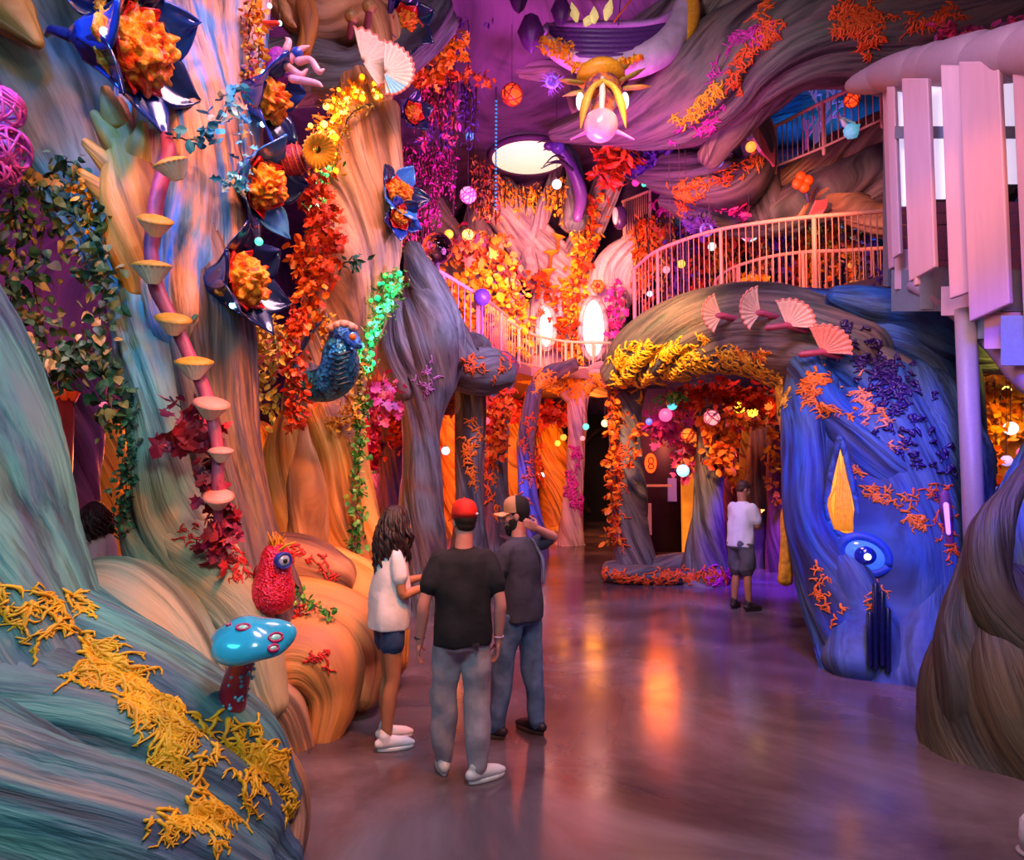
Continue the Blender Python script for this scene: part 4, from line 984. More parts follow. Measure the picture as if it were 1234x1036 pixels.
moss('thick golden moss clump over the left shoulder of the arch', [[(748, 450), (760, 425), (790, 420), (830, 425)], [(745, 460), (790, 455), (840, 440)]], 260, 9, mo_y, 1.5, (4, 8), 4, .6, 4)
moss('orange gold moss dripping along the right half of the arch', [[(830, 415), (870, 425), (905, 440), (935, 470)], [(860, 445), (910, 455), (945, 480)]], 170, 9, mo_g, 1.5, (4, 8), 4, .6, 5)
moss('lone sprig of orange moss on the crown of the arch', [[(890, 418), (905, 430), (918, 424)]], 16, 3, mo_o, 1.5, (3, 6), 4, .4, 6)
moss('orange coral moss creeping across the upper face of the great blue tree', [[(968, 470), (985, 480), (1000, 492), (1030, 488), (1062, 498)], [(985, 450), (978, 468)]], 65, 6, mo_o, 1.6, (4, 9), 4.4, .2, 7)
moss('salmon coral moss in small tufts under the purple berries', [[(1028, 462), (1040, 480), (1055, 500), (1078, 520)]], 40, 7, plain('salmon moss', '#e88a5a', .5, var=.2), 1.5, (3, 7), 4, .3, 8)
moss('orange moss scattered above the eye of the great blue tree', [[(1030, 565), (1042, 585), (1065, 595), (1090, 605)], [(1095, 620), (1110, 630)]], 55, 5, mo_o, 1.4, (4, 8), 4, .2, 9)
moss('orange moss dotted beside the violet slot of the great blue tree', [[(1108, 590), (1135, 595), (1140, 640), (1145, 670)]], 32, 6, mo_ro, 1.3, (3, 6), 4, .2, 10)
moss('orange moss fringe down the foot of the great blue tree', [[(985, 680), (990, 710), (1000, 740)], [(1050, 690), (1060, 715), (1055, 740)]], 34, 5, mo_o, 1.4, (3, 6), 4, .5, 11)
moss('violet berry garland spilling over the great blue tree', [[(1015, 405), (1040, 430), (1062, 460), (1085, 500), (1105, 530), (1130, 560)], [(1060, 430), (1090, 480)]], 170, 12, mo_v, 2.4, (2, 4), 3.5, .3, 12)
moss('orange moss bunch hanging from the rock above the short sloping railing', [[(1010, 0), (1030, 15), (1045, 35), (1040, 50)], [(1015, 25), (1055, 20)]], 150, 9, mo_ro, 1.6, (4, 8), 4.2, .4, 13)
moss('orange moss trail running down the swirling grey mauve rock', [[(925, -5), (920, 20), (928, 35), (905, 60), (890, 85), (880, 100)]], 80, 5, mo_ro, 1.5, (4, 7), 4, .4, 14)
moss('yellow moss streak on the swirling grey mauve rock', [[(865, 100), (850, 115), (835, 128), (820, 145)]], 46, 5, mo_y, 1.5, (4, 8), 4, .4, 15)
moss('magenta moss specks across the swirling grey mauve rock', [[(810, 165), (850, 150), (875, 125)], [(850, 90), (870, 60), (900, 45), (930, 30)], [(880, 45), (915, 40)]], 70, 5, mo_p, 1.3, (3, 7), 4, .2, 16)
moss('orange moss rope along the lower lip of the grey mauve rock', [[(800, 222), (840, 222), (870, 212), (900, 195), (920, 190)], [(822, 225), (824, 245)]], 110, 4, mo_o, 1.4, (3, 6), 4, .5, 17)
moss('orange moss smear below the frame edge over the stair cap rail', [[(1095, 25), (1120, 22), (1150, 8)]], 40, 5, mo_ro, 1.5, (3, 6), 4, .2, 18)
moss('orange moss clinging to the slate blue tree behind the red cap', [[(572, 505), (568, 540), (570, 575)]], 40, 5, mo_o, 1.3, (3, 6), 3.6, .5, 19)
moss('orange moss climbing the slate tree with flared feet', [[(606, 480), (596, 520), (590, 560), (600, 620)]], 70, 6, mo_o, 1.3, (3, 6), 3.6, .5, 20)
moss('rust moss down the thin dark tree', [[(640, 500), (634, 560), (636, 620)]], 40, 4, mo_ro, 1.2, (3, 5), 3.5, .4, 21)
moss('magenta blossom moss on the rosy forked tree', [[(690, 530), (694, 560), (688, 590), (698, 610)]], 55, 4, mo_p, 1.6, (2, 4), 3.2, .4, 22)
moss('golden moss on the forked limbs of the rosy forked tree', [[(615, 448), (650, 452), (680, 462), (710, 455), (735, 455)]], 150, 6, mo_g, 1.5, (3, 7), 4, .5, 23)
moss('orange moss wrapped round the stout twisted tree', [[(738, 480), (742, 520), (752, 560), (740, 600), (750, 660)]], 85, 4, mo_ro, 1.3, (3, 6), 3.6, .5, 24)
moss('orange moss rim hanging on the low knobbly mound', [[(732, 692), (770, 696), (810, 692), (870, 690)]], 120, 4, mo_ro, 1.3, (3, 5), 3.6, .6, 25)
moss('magenta moss at the foot of the orange leaved tree', [[(845, 690), (870, 692), (890, 680)]], 40, 5, mo_p, 1.3, (3, 5), 3.4, .4, 26)
moss('scarlet moss across the ochre root seat', [[(350, 665), (375, 668), (398, 690)], [(350, 738), (375, 725)], [(380, 790), (395, 795)]], 46, 5, mo_r, 1.5, (2, 5), 3.6, .5, 27)
moss('crimson moss stringing down the giant grey teal tree roots', [[(225, 640), (240, 660), (262, 672)], [(285, 665), (292, 690)]], 40, 6, mo_r, 1.4, (3, 7), 4, .5, 28)
moss('orange moss on the hooded slate tree branch', [[(600, 440), (612, 430), (604, 452)], [(560, 430), (580, 440)]], 40, 5, mo_ro, 1.4, (3, 6), 3.8, .3, 29)
moss('lilac moss speckling the hooded slate tree', [[(508, 440), (516, 470), (520, 420)]], 26, 5, plain('lilac moss', '#b06aa8', .5), 1.1, (2, 4), 3.4, .3, 30)
# golden column of moss at the right foot of the arch
t = tag(limb_mesh([(945, 470, 8.3, 12), (949, 520, 8.2, 8), (950, 580, 8.1, 6), (948, 640, 8.0, 7), (946, 700, 7.9, 8)], ridges=6, amp=.25, seed=200).build('moss_column', plain('gold moss column', '#e89a20', .6, var=.35, bscale=14, bump=.8), flow=True), 'golden column of hanging moss at the right foot of the arch', 'moss column')
vine('bushy orange lace hung over the golden column of moss', [(955, 470, 8.0), (965, 500, 7.9), (968, 530, 7.9), (962, 560, 7.9)], 'gold', 11, 190, 7, 'curl', 1, stem=False, name='moss_tuft', cat='moss')
# ------------------------------------------------------------------ ivy on the left
for k, (lab, path, n, sp) in enumerate([
   ('ivy strand at the frame edge beside the pink wire sculpture', [(12, 225, 4.7), (20, 290, 4.7), (14, 360, 4.7), (28, 430, 4.7)], 170, 14),
   ('ivy strand with large teal leaves next to the frame edge strand', [(45, 215, 4.8), (52, 270, 4.8), (40, 340, 4.8), (60, 420, 4.8), (70, 470, 4.8)], 170, 14),
   ('short ivy strand over the violet wall recess', [(80, 190, 4.9), (88, 230, 4.9), (95, 280, 4.9), (104, 330, 4.9)], 130, 13),
   ('long ivy strand down the left edge of the giant grey teal tree', [(122, 250, 4.75), (126, 330, 4.7), (120, 400, 4.7), (132, 470, 4.7), (146, 520, 4.7)], 190, 11),
   ('ivy swag crossing low over the dark purple trunk', [(30, 420, 4.7), (60, 440, 4.7), (95, 420, 4.7), (125, 440, 4.7)], 130, 10)]):
    vine(lab, path, 'ivy', 15, n, sp, 'heart', 10 + k, 1.1)
vine('dense green creeper climbing the teal trunk edge', [(150, 470, 4.8), (153, 530, 4.7), (152, 580, 4.7), (147, 640, 4.7)], 'deep', 8, 300, 6, 'heart', 21)
vine('green creeper hanging below the mint light garland', [(437, 480, 6.9), (433, 540, 6.8), (430, 600, 6.7), (428, 660, 6.7)], 'green', 8, 260, 5, 'heart', 22)
vine('green feathery sprig behind the lower blue flower', [(255, 362, 5.0), (240, 385, 4.95), (232, 410, 4.95)], 'deep', 18, 14, 6, 'blade', 23)
vine('green leaves around the red sequinned creature', [(310, 655, 5.2), (318, 672, 5.1), (306, 690, 5.1), (300, 715, 5.0)], 'green', 12, 50, 8, 'blade', 24)
vine('green leaves in the gap of the ochre root seat', [(352, 712, 5.0), (375, 725, 5.0), (398, 738, 5.0)], 'green', 9, 50, 5, 'oval', 25)
# maple leaves along the shelf fungus chain
for k, (lab, path, n, leaf) in enumerate([
   ('purple maple spray left of the shelf fungus chain', [(205, 478, 4.65), (225, 500, 4.6), (215, 525, 4.6), (240, 520, 4.6)], 22, 30),
   ('red maple garland hanging down the shelf fungus chain', [(240, 490, 4.6), (250, 540, 4.55), (255, 590, 4.5), (262, 630, 4.5), (258, 670, 4.5)], 90, 21),
   ('scarlet maple tuft below the last shelf fungus', [(268, 600, 4.5), (275, 630, 4.5), (280, 655, 4.5)], 36, 15)]):
    vine(lab, path, 'red', leaf, n, 9, 'maple', 30 + k, .9)
# orange and rust vines of the left side
for k, (lab, path, mat, leaf, n, sp, kd) in enumerate([
   ('rust vine falling from the fairy lights to the middle blue flower', [(372, 215, 6.6), (385, 250, 6.6), (392, 290, 6.5), (378, 330, 6.5)], 'rust', 12, 300, 12, 'maple'),
   ('orange gold leaf mass beside the rust vine', [(362, 300, 6.4), (372, 340, 6.4), (368, 390, 6.4)], 'orange', 13, 170, 9, 'oval'),
   ('long rust red vine ending above the ochre lobed base', [(358, 380, 6.0), (352, 420, 6.0), (355, 460, 6.0), (354, 510, 6.0)], 'rust', 10, 330, 7, 'oval'),
   ('small orange red cluster on the leaning brown tree', [(385, 320, 7.2), (388, 345, 7.2)], 'rust', 9, 60, 5, 'oval'),
   ('yellow green vine behind the long rust vine', [(310, 385, 6.1), (312, 420, 6.1), (306, 460, 6.1), (320, 500, 6.1)], 'tan', 10, 260, 14, 'oval'),
   ('yellow leaf fringe below the lower blue flower', [(325, 385, 5.9), (335, 410, 5.9), (328, 440, 5.9)], 'tan', 12, 110, 9, 'blade'),
   ('golden moss tuft under the blue bird', [(400, 440, 6.8), (412, 470, 6.8), (424, 500, 6.8), (405, 510, 6.8)], 'gold', 9, 160, 8, 'curl'),
   ('tan dry vine along the right of the golden tuft', [(432, 430, 6.9), (434, 460, 6.9), (430, 490, 6.9)], 'tan', 7, 120, 5, 'oval'),
   ('golden moss sprig right of the blue bird crest', [(396, 380, 6.6), (398, 400, 6.6), (394, 420, 6.6)], 'gold', 9, 60, 6, 'curl'),
   ('dark green sprig on the leaning brown tree', [(412, 318, 7.2), (425, 308, 7.2), (430, 318, 7.2)], 'deep', 13, 26, 5, 'blade'),
   ('olive creeper edging the leaning brown tree under the golden lights', [(450, 125, 7.6), (425, 135, 7.5), (412, 165, 7.5), (404, 200, 7.4)], 'tan', 6, 150, 4, 'blade'),
   ('orange yellow strip of moss on the edge of the peach trunk', [(308, 0, 5.4), (312, 40, 5.4), (310, 80, 5.4), (306, 108, 5.4)], 'gold', 11, 120, 6, 'oval'),
   ('dark berry vine beside the orange yellow strip', [(302, 10, 5.3), (300, 60, 5.3), (304, 110, 5.3)], 'mix', 8, 110, 5, 'oval'),
   ('pale teal leaf spray across the giant tree under the top flower', [(205, 165, 4.75), (240, 165, 4.7), (262, 150, 4.7), (285, 105, 4.7)], 'teal', 16, 60, 9, 'oval'),
   ('teal curling leaf vine down the blue lit bark', [(285, 130, 5.0), (292, 180, 5.0), (288, 220, 5.0), (272, 215, 4.9)], 'teal', 13, 70, 8, 'curl'),
   ('amber leaf tuft under the orange finger branch', [(95, 225, 4.8), (108, 245, 4.8), (112, 270, 4.8)], 'gold', 11, 50, 6, 'oval'),
   ('orange yellow frond growing on the ceiling root by the pair of fans', [(520, 90, 10.5), (540, 65, 10.6), (550, 45, 10.6)], 'gold', 15, 90, 8, 'curl'),
   ('orange fringe along the pale ceiling root', [(505, 98, 11), (545, 90, 11.4), (585, 92, 11.8)], 'orange', 11, 110, 6, 'curl'),
   ('orange tuft on the ceiling root beside the dark blue flower', [(500, 75, 9.4), (508, 90, 9.6)], 'orange', 12, 40, 5, 'curl'),
   ('pale orange moss sprig near the ceiling edge', [(565, 16, 12), (585, 12, 12)], 'gold', 9, 30, 3, 'curl')]):
    vine(lab, path, mat, leaf, n, sp, kd, 40 + k, .8)
# hanging moss of the ceiling
for k, (lab, top, lens, n, mat, leaf) in enumerate([
   ('magenta hanging moss left of the pink crackle ball', [(482, 178, 12.5), (510, 176, 12.8), (548, 180, 13)], (30, 95), 46, 'magenta', 7),
   ('magenta moss falling behind the upright blue flower', [(486, 240, 12), (510, 232, 12), (530, 224, 12)], (20, 70), 26, 'magenta', 7),
   ('violet hanging moss under the pale ceiling root', [(505, 105, 12), (540, 100, 12.2), (572, 104, 12.4)], (40, 90), 34, 'violet', 8),
   ('rose pink hanging moss in front of the violet moss', [(508, 85, 11.4), (525, 80, 11.4), (548, 92, 11.4)], (40, 100), 22, 'pinkmix', 10),
   ('orange and magenta hanging moss left of the round light', [(575, 190, 15), (590, 205, 15.5), (602, 212, 16)], (30, 80), 34, 'mix', 8),
   ('golden fringe hung from the rim of the round light', [(596, 214, 16.2), (625, 226, 16.3), (660, 224, 16.4), (690, 210, 16.4)], (8, 34), 56, 'gold', 8),
   ('amber fringe beside the curved purple feeler', [(672, 225, 16), (690, 230, 16), (700, 250, 16)], (15, 50), 22, 'gold', 8),
   ('purple feathery fringe at the ceiling edge', [(500, 10, 11.5), (540, 2, 11.8), (590, -2, 12)], (12, 34), 44, 'violet', 8),
   ('warm red hanging moss beyond the glass bubble', [(482, 240, 13), (490, 262, 13.2), (500, 272, 13.4)], (20, 60), 20, 'mix', 8)]):
    drape(lab, top, lens, n, mat, leaf, 60 + k)
# upstairs foliage around the rosy tree
for k, (lab, path, mat, leaf, n, sp, kd) in enumerate([
   ('orange gold foliage pouring behind the blue ball post', [(560, 300, 15.5), (578, 330, 15.5), (590, 380, 15.5), (600, 420, 15.5)], 'gold', 12, 380, 13, 'oval'),
   ('orange blossom heap under the bright yellow ball lantern', [(555, 300, 15), (570, 290, 15), (590, 300, 15)], 'mix', 13, 150, 10, 'maple'),
   ('autumn foliage down the middle of the rosy tree', [(598, 290, 16), (610, 320, 16), (618, 360, 16), (620, 410, 16)], 'mix', 11, 260, 10, 'oval'),
   ('yellow foliage column beside the narrow arched window', [(618, 350, 16.2), (625, 385, 16.2), (632, 420, 16.2)], 'gold', 11, 220, 8, 'oval'),
   ('gold leaf vine on the right limb of the rosy tree', [(715, 250, 17.4), (700, 300, 17.4), (690, 350, 17.4), (692, 400, 17.4), (694, 435, 17.4)], 'gold', 10, 320, 8, 'oval'),
   ('rust leaf vine between the two arched windows', [(705, 235, 17.2), (712, 280, 17.2), (700, 330, 17.2), (685, 420, 17.2)], 'rust', 9, 200, 8, 'oval'),
   ('red leaf sprays around the orange shelf mushrooms', [(645, 330, 17.2), (660, 350, 17.2), (668, 380, 17.2), (672, 410, 17.2)], 'rust', 9, 110, 8, 'maple'),
   ('orange leaves behind the sloping orange railing', [(540, 340, 14), (552, 370, 14), (560, 400, 14)], 'gold', 11, 150, 9, 'oval'),
   ('magenta flowers right of the wide arched window', [(740, 345, 17), (742, 375, 17), (736, 400, 17)], 'magenta', 9, 70, 5, 'maple'),
   ('orange flowers under the small railing panel', [(775, 290, 15.6), (790, 275, 15.6), (800, 300, 15.6)], 'orange', 12, 90, 8, 'maple')]):
    vine(lab, path, mat, leaf, n, sp, kd, 80 + k, .8)
# orange and violet curtains behind the balcony railing
for k in range(13):
    x = 775 + k*23
    mat = ['orange', 'mix', 'violet', 'rust', 'gold'][k % 5]
    word = {'orange': 'bright orange', 'mix': 'mixed autumn', 'violet': 'violet', 'rust': 'rust red', 'gold': 'golden'}[mat]
    where = ['at the left end of', 'by the first post behind', 'a step from the left end behind', 'left of the mint orb behind', 'around the mint orb behind', 'right of the mint orb behind', 'left of the turquoise orb behind', 'under the turquoise orb behind', 'right of the turquoise orb behind', 'by the tall middle post behind', 'past the tall middle post behind', 'towards the stair behind', 'closest to the stair behind'][k]
    drape('%s foliage curtain %s the balcony railing' % (word, where), [(x - 12, 262 - k*1.5 + (k % 3)*8, 15.6 - k*.12), (x + 14, 264 - k*1.5 - (k % 2)*8, 15.5 - k*.12)], (40, 125), 13, mat, 9, 100 + k, 'oval', name='foliage_curtain', cat='foliage', group='foliage curtains behind the balcony railing')
vine('pink and violet flower clump above the balcony railing', [(872, 240, 12.4), (885, 248, 12.3), (894, 256, 12.3)], 'magenta', 13, 40, 5, 'maple', 120)
vine('violet flower clump left of the turquoise orb', [(835, 260, 13), (850, 268, 13), (842, 275, 13)], 'violet', 12, 60, 7, 'maple', 121)
vine('magenta tuft at the end of the curled rosy branch', [(795, 245, 15), (808, 250, 15)], 'magenta', 13, 50, 6, 'blade', 122)
vine('purple flowers on the red feather clump', [(770, 195, 12.5), (785, 185, 12.5), (790, 175, 12.5)], 'violet', 14, 70, 9, 'maple', 123)
vine('pink coral flowers at the far end of the stair cap rail', [(1135, 35, 9), (1145, 40, 9), (1180, 40, 8.8), (1225, 25, 8.6)], 'pinkmix', 13, 90, 6, 'oval', 124)
vine('yellow flowers peeping over the arch crown', [(905, 335, 13), (918, 338, 13)], 'gold', 10, 40, 4, 'maple', 125)
vine('violet ferns at the foot of the stair', [(1062, 335, 9.6), (1076, 330, 9.6), (1084, 345, 9.6)], 'violet', 14, 50, 6, 'blade', 126)
# lower hall foliage
for k, (lab, path, mat, leaf, n, sp, kd) in enumerate([
   ('rust leaf clump on the narrow purple tree', [(478, 470, 10.4), (484, 500, 10.4), (482, 530, 10.4)], 'rust', 10, 190, 8, 'maple'),
   ('magenta and orange bloom bunch below the mint light garland', [(462, 462, 8.4), (456, 478, 8.4), (466, 490, 8.4)], 'pinkmix', 12, 130, 9, 'maple'),
   ('yellow leaf strand between the purple and slate trees', [(493, 510, 12), (492, 560, 12), (489, 610, 12)], 'gold', 9, 150, 4, 'oval'),
   ('red and violet bunch in the crook of the slate trees', [(552, 455, 11), (545, 475, 11), (536, 490, 11)], 'mix', 11, 130, 7, 'maple'),
   ('rust leaves hanging left of the slate tree with flared feet', [(588, 480, 12.6), (585, 500, 12.6), (588, 525, 12.6)], 'rust', 9, 120, 6, 'maple'),
   ('orange leaf vine on the edge of the flared slate tree', [(610, 470, 12.5), (604, 510, 12.5), (594, 545, 12.5)], 'orange', 10, 190, 6, 'oval'),
   ('dark orange leaf ceiling before the tunnel mouth', [(625, 490, 18), (650, 495, 18), (680, 500, 18)], 'rust', 11, 240, 10, 'maple'),
   ('orange leaf drop right of the thin dark tree', [(648, 500, 16.4), (645, 540, 16.4), (648, 580, 16.4)], 'orange', 9, 120, 4, 'oval'),
   ('orange leaf vine down the left of the stout twisted tree', [(738, 470, 11.4), (740, 520, 11.4), (737, 580, 11.4), (736, 650, 11.3)], 'orange', 9, 220, 4, 'oval'),
   ('rust leaf canopy under the middle of the arch', [(815, 480, 11.6), (850, 470, 11.4), (890, 475, 11.4), (920, 480, 11.2)], 'rust', 11, 320, 9, 'maple'),
   ('orange leaf bunch draped on the orange leaved tree', [(856, 500, 11.0), (866, 530, 11.0), (870, 555, 11.0)], 'orange', 12, 200, 9, 'oval'),
   ('magenta flower bunch below the hot pink globe', [(792, 505, 11.6), (805, 515, 11.6), (800, 525, 11.6)], 'magenta', 11, 110, 9, 'maple'),
   ('red leaf strand left of the orange leaved tree', [(828, 500, 11.8), (826, 540, 11.8), (828, 570, 11.8)], 'pinkmix', 10, 130, 7, 'maple'),
   ('green leaves beside the turquoise globe', [(798, 478, 11), (812, 476, 11), (820, 478, 11)], 'green', 9, 40, 5, 'oval'),
   ('mixed leaf canopy over the man in the white shirt', [(880, 500, 12.4), (905, 505, 12.4), (930, 500, 12.2)], 'mix', 10, 190, 9, 'maple'),
   ('yellow leaf strand beyond the man in the white shirt', [(882, 520, 12.6), (880, 550, 12.6), (884, 580, 12.6)], 'gold', 9, 90, 5, 'oval'),
   ('yellow strand on the thin dark tree under the arch', [(932, 520, 12.2), (930, 560, 12.2), (934, 600, 12.2)], 'gold', 8, 90, 4, 'oval'),
   ('yellow golden foliage mass behind the stair post', [(1190, 460, 8.3), (1205, 480, 8.3), (1195, 520, 8.3), (1228, 500, 8.3)], 'gold', 13, 260, 12, 'oval'),
   ('orange leaf strand low behind the stair post', [(1195, 540, 8), (1196, 580, 8), (1192, 620, 8)], 'orange', 10, 130, 6, 'maple'),
   ('yellow orange nook foliage right of the teal tree', [(300, 570, 8), (306, 600, 8), (302, 640, 8)], 'gold', 10, 160, 7, 'blade'),
   ('pink leaf wall behind the green creeper', [(446, 500, 11), (452, 530, 11), (444, 560, 11)], 'pinkmix', 11, 140, 8, 'maple'),
   ('orange sprig on the stout twisted tree bark', [(764, 500, 11), (768, 530, 11), (758, 560, 11)], 'orange', 8, 60, 3, 'oval')]):
    vine(lab, path, mat, leaf, n, sp, kd, 130 + k, .8)
fairy('golden fairy lights massed over the top of the leaning brown tree', [(462, 108, 7.8), (432, 116, 7.7), (408, 128, 7.6), (396, 150, 7.5), (392, 180, 7.4), (390, 200, 7.4)], 7, 99, ['#ffb020', '#ffd860', '#ff8a10'], .030, 3.6, 1, True)
fairy('white and green fairy lights below the golden ones', [(388, 195, 7.2), (392, 215, 7.2), (384, 235, 7.2), (380, 250, 7.2)], 5, 54, ['#40e070', '#e8ffe0'], .026, 2.6, 2, False)
fairy('mint green light garland reaching down the hooded slate tree', [(474, 335, 8.2), (468, 352, 8.1), (458, 378, 8.0), (447, 405, 7.9), (438, 425, 7.8), (440, 445, 7.8)], 5.5, 99, ['#20c878', '#60ffc8', '#30e860'], .030, 2.2, 3, False)
# ------------------------------------------------------------------ trumpet flowers of blue petals with orange frills
MF = dict(blue=plain('glossy blue petal', '#123a9a', .22, coat=.6, var=.25, bscale=4), dark=plain('midnight blue petal', '#0c1c50', .25, coat=.5, var=.2),
          sky=plain('sky blue petal', '#3a80d0', .25, coat=.5), frill=bark('orange frill', ['#c82008', '#f05a0c', '#ffb020', '#f06a10', '#d02a0c'], 14, .4, dark=.7), redp=plain('red petal', '#d8201c', .3, coat=.4, var=.2, bscale=5),
          cream=plain('cream gill', '#f0dcc4', .55, var=.08), creamo=plain('amber fungus cap', '#e8962c', .5, var=.2), pinkc=plain('pale pink gill', '#f0b8a4', .5, var=.08), rose=plain('rose fungus edge', '#e88a7a', .5, var=.1), stalk=plain('magenta fungus stalk', '#b04060', .5, var=.25, bscale=9, bump=.4), orangest=plain('orange fungus stalk', '#d8641c', .5, var=.2))
def petal(mb, M_, L, W, flare, cup, th, seed=0, tipw=.25):
    """a thick petal from the base of matrix M_, along its z, opening outward (x)"""
    rs = np.random.RandomState(seed); nu, nv = 14, 9
    outer = []
    for i in range(nu + 1):
        u = i/nu
        wd = W*(.35 + .65*math.sin(min(1, u*1.35)*math.pi/2))*(1 - max(0, (u-.68)/.32)**1.6*(1-tipw*.2))
        x = flare*L*(.25*u + .75*u**2.4); z = L*(u - .18*u**3)
        outer.append([(x + cup*wd*(1 - (2*j/nv-1)**2)*.5, wd*(2*j/nv-1), z + .03*L*math.sin(5*u + j + seed)) for j in range(nv+1)])
    G = np.array(outer)
    H = G.copy(); H[..., 0] -= th
    A = np.array(M_.to_3x3()); t = np.array(M_.translation)
    ring = np.concatenate([G, H[:, ::-1]], axis=1) @ A.T + t
    mb.grid(ring, True, True, True)
def trumpet(label, px, py, d, dirv, r, seed, n=5, blue='blue', red=False, group='trumpet flowers hung on the trees', bulb=True, frill=1.0):
    """px, py, d: centre of the mouth; r: mouth radius in px"""
    R = M2(r, d); c = P(px, py, d); z = Vector(dirv).normalized()
    A = frame_from(z); base = c - z*R*1.25
    t = thing('trumpet_flower', label, 'flower', base, group)
    mb = MB(); A0 = A.copy(); A0.translation = base
    mb.lathe([(R*.02, -R*.35), (R*.16, -R*.3), (R*.34, -R*.05), (R*.5, R*.25), (R*.5, R*.4), (R*.1, R*.42)], 20, A0, pleat=.06, k=5)
    mb.tube([base - z*R*.3, base - z*R*.8 + Vector((0, .1*R, .1*R)), base - z*R*1.2 + Vector((0, .5*R, .2*R))], [R*.14, R*.1, R*.09], 8)
    mb.build('calyx', MF['dark'], t)
    for k in range(n):
        mb = MB(); a = 2*math.pi*k/n + seed
        Rz = Matrix.Rotation(a, 4, 'Z')
        Mx = A0 @ Rz @ Matrix.Translation((R*.42, 0, R*.1))
        petal(mb, Mx, R*1.85, R*.6, .62, .4, R*.06, seed*5 + k)
        mb.build('petal', MF[blue if k % 2 == 0 else 'dark'], t)
    if red:
        for k in range(n):
            mb = MB(); a = 2*math.pi*(k+.5)/n + seed
            petal(mb, A0 @ Matrix.Rotation(a, 4, 'Z') @ Matrix.Translation((R*.34, 0, R*.2)), R*1.3, R*.4, .45, .3, R*.05, seed*7 + k)
            mb.build('inner_petal', MF['redp'], t)
    # ruffled heart
    rs = np.random.RandomState(seed*3 + 1); nt, nm = 72, 30; o_ = rs.rand(3)*9
    th = np.linspace(0, 2*math.pi, nt, endpoint=False); ph = np.linspace(.02, math.pi*.6, nm)
    G = np.zeros((nm, nt, 3))
    for i, p_ in enumerate(ph):
        for j, t_ in enumerate(th):
            v = Vector((math.sin(p_)*math.cos(t_), math.sin(p_)*math.sin(t_), math.cos(p_)))
            q = v*2.6 + Vector(o_)
            q = q + noise.noise_vector(q)*.5
            f = .84 + .36*(abs(noise.noise(q))*1.6 - .35) + .05*noise.noise(q*2.7)
            G[i, j] = (v.x*f*R*frill*.78, v.y*f*R*frill*.78, R*.95 + v.z*f*R*frill*.85)
    G = G @ np.array(A0.to_3x3()).T + np.array(A0.translation)
    MB().grid(G, True, False, True, flow=G/R*.16).build('frill', MF['frill'], t, flow=True)
    if bulb:
        for k in (0, 2):
            a = 2*math.pi*k/n + seed + .3
            p = A0 @ Vector((R*.82*math.cos(a), R*.82*math.sin(a), R*.95))
            MB().ell(p, R*.09, 12, 8).build('bulb', glow('#9ad8ff', 5), t)
    return t
trumpet('largest blue trumpet flower with a bulging orange heart, top of the giant tree', 176, 62, 4.5, (.98, -.02, -.22), 62, 1, 6, red=True, frill=1.12)
trumpet('blue trumpet flower with an orange heart beside the golden fairy lights', 332, 122, 5.4, (.95, -.05, -.2), 37, 2, 5)
trumpet('blue trumpet flower facing down over the rust vine', 322, 226, 5.3, (.92, -.2, -.25), 42, 3, 5, 'sky', True)
trumpet('lowest blue trumpet flower with striped red inner petals', 300, 338, 5.0, (.95, -.2, .05), 44, 4, 6, 'dark', True)
trumpet('upright blue flower column clipped to the leaning brown tree', 484, 232, 7.6, (.7, -.7, .1), 24, 5, 5, 'sky', True)
trumpet('second blue flower below the upright flower column', 484, 262, 7.6, (.6, -.7, -.35), 18, 6, 5, 'blue', True, frill=.8)
trumpet('small dark blue flower with red slits near the top edge', 492, 26, 8.5, (.6, -.7, -.3), 24, 7, 6, 'dark', True, frill=.8)
trumpet('tiny red flower half hidden behind the pair of fans', 500, 135, 9, (.6, -.7, -.2), 16, 8, 5, 'dark', True, frill=.8, bulb=False)
trumpet('blue flower cut off by the top edge left of the peach trunk', 118, 8, 4.9, (-.3, -.8, -.4), 26, 9, 5, 'dark', frill=.5, bulb=False)

# ------------------------------------------------------------------ shelf fungi
t = thing('shelf_fungus_chain', 'winding chain of cream and amber shelf fungi on a pink stalk', 'fungus', P(262, 640, 4.5))
pts = [(200, 165, 4.72, 7), (203, 185, 4.68, 9), (190, 235, 4.62, 9), (186, 265, 4.6, 9), (182, 300, 4.58, 8), (188, 345, 4.56, 9), (205, 380, 4.54, 8), (222, 415, 4.52, 8), (233, 440, 4.5, 8), (250, 480, 4.48, 8), (262, 540, 4.46, 7), (262, 600, 4.45, 7), (264, 640, 4.5, 4)]
mb = MB(); mb.tube([P(a, b_, d) for a, b_, d, r in pts], [M2(r, d) for a, b_, d, r in pts], 14, m=60); mb.build('stalk', MF['stalk'], t)
for k, (x, y, r, tilt, tx) in enumerate([(206, 196, 21, -.5, -.3), (187, 265, 20, -.6, .3), (183, 320, 22, .25, .05), (209, 384, 20, -.3, .25), (234, 436, 21, .1, .1), (255, 486, 20, -.2, .3), (266, 543, 14, .3, .1), (263, 598, 17, -.5, .2)]):
    c = P(x, y, 4.4); R = M2(r, 4.4)
    A = frame_from((tx, -.35 + tilt*.3, 1)); A.translation = c
    u = MB().lathe([(R*.3, -R*1.0), (R*.58, -R*.62), (R*.9, -R*.14), (R*1.0, 0), (R*.95, R*.05)], 60, A, pleat=.07, k=20, caps=False).build('gills', MF['cream'], t)
    MB().lathe([(R*1.03, -R*.03), (R*1.06, R*.03), (R*.8, R*.16), (R*.4, R*.27), (R*.02, R*.32)], 40, A, caps=False).build('cap', MF['creamo' if k < 5 else 'rose'], t)
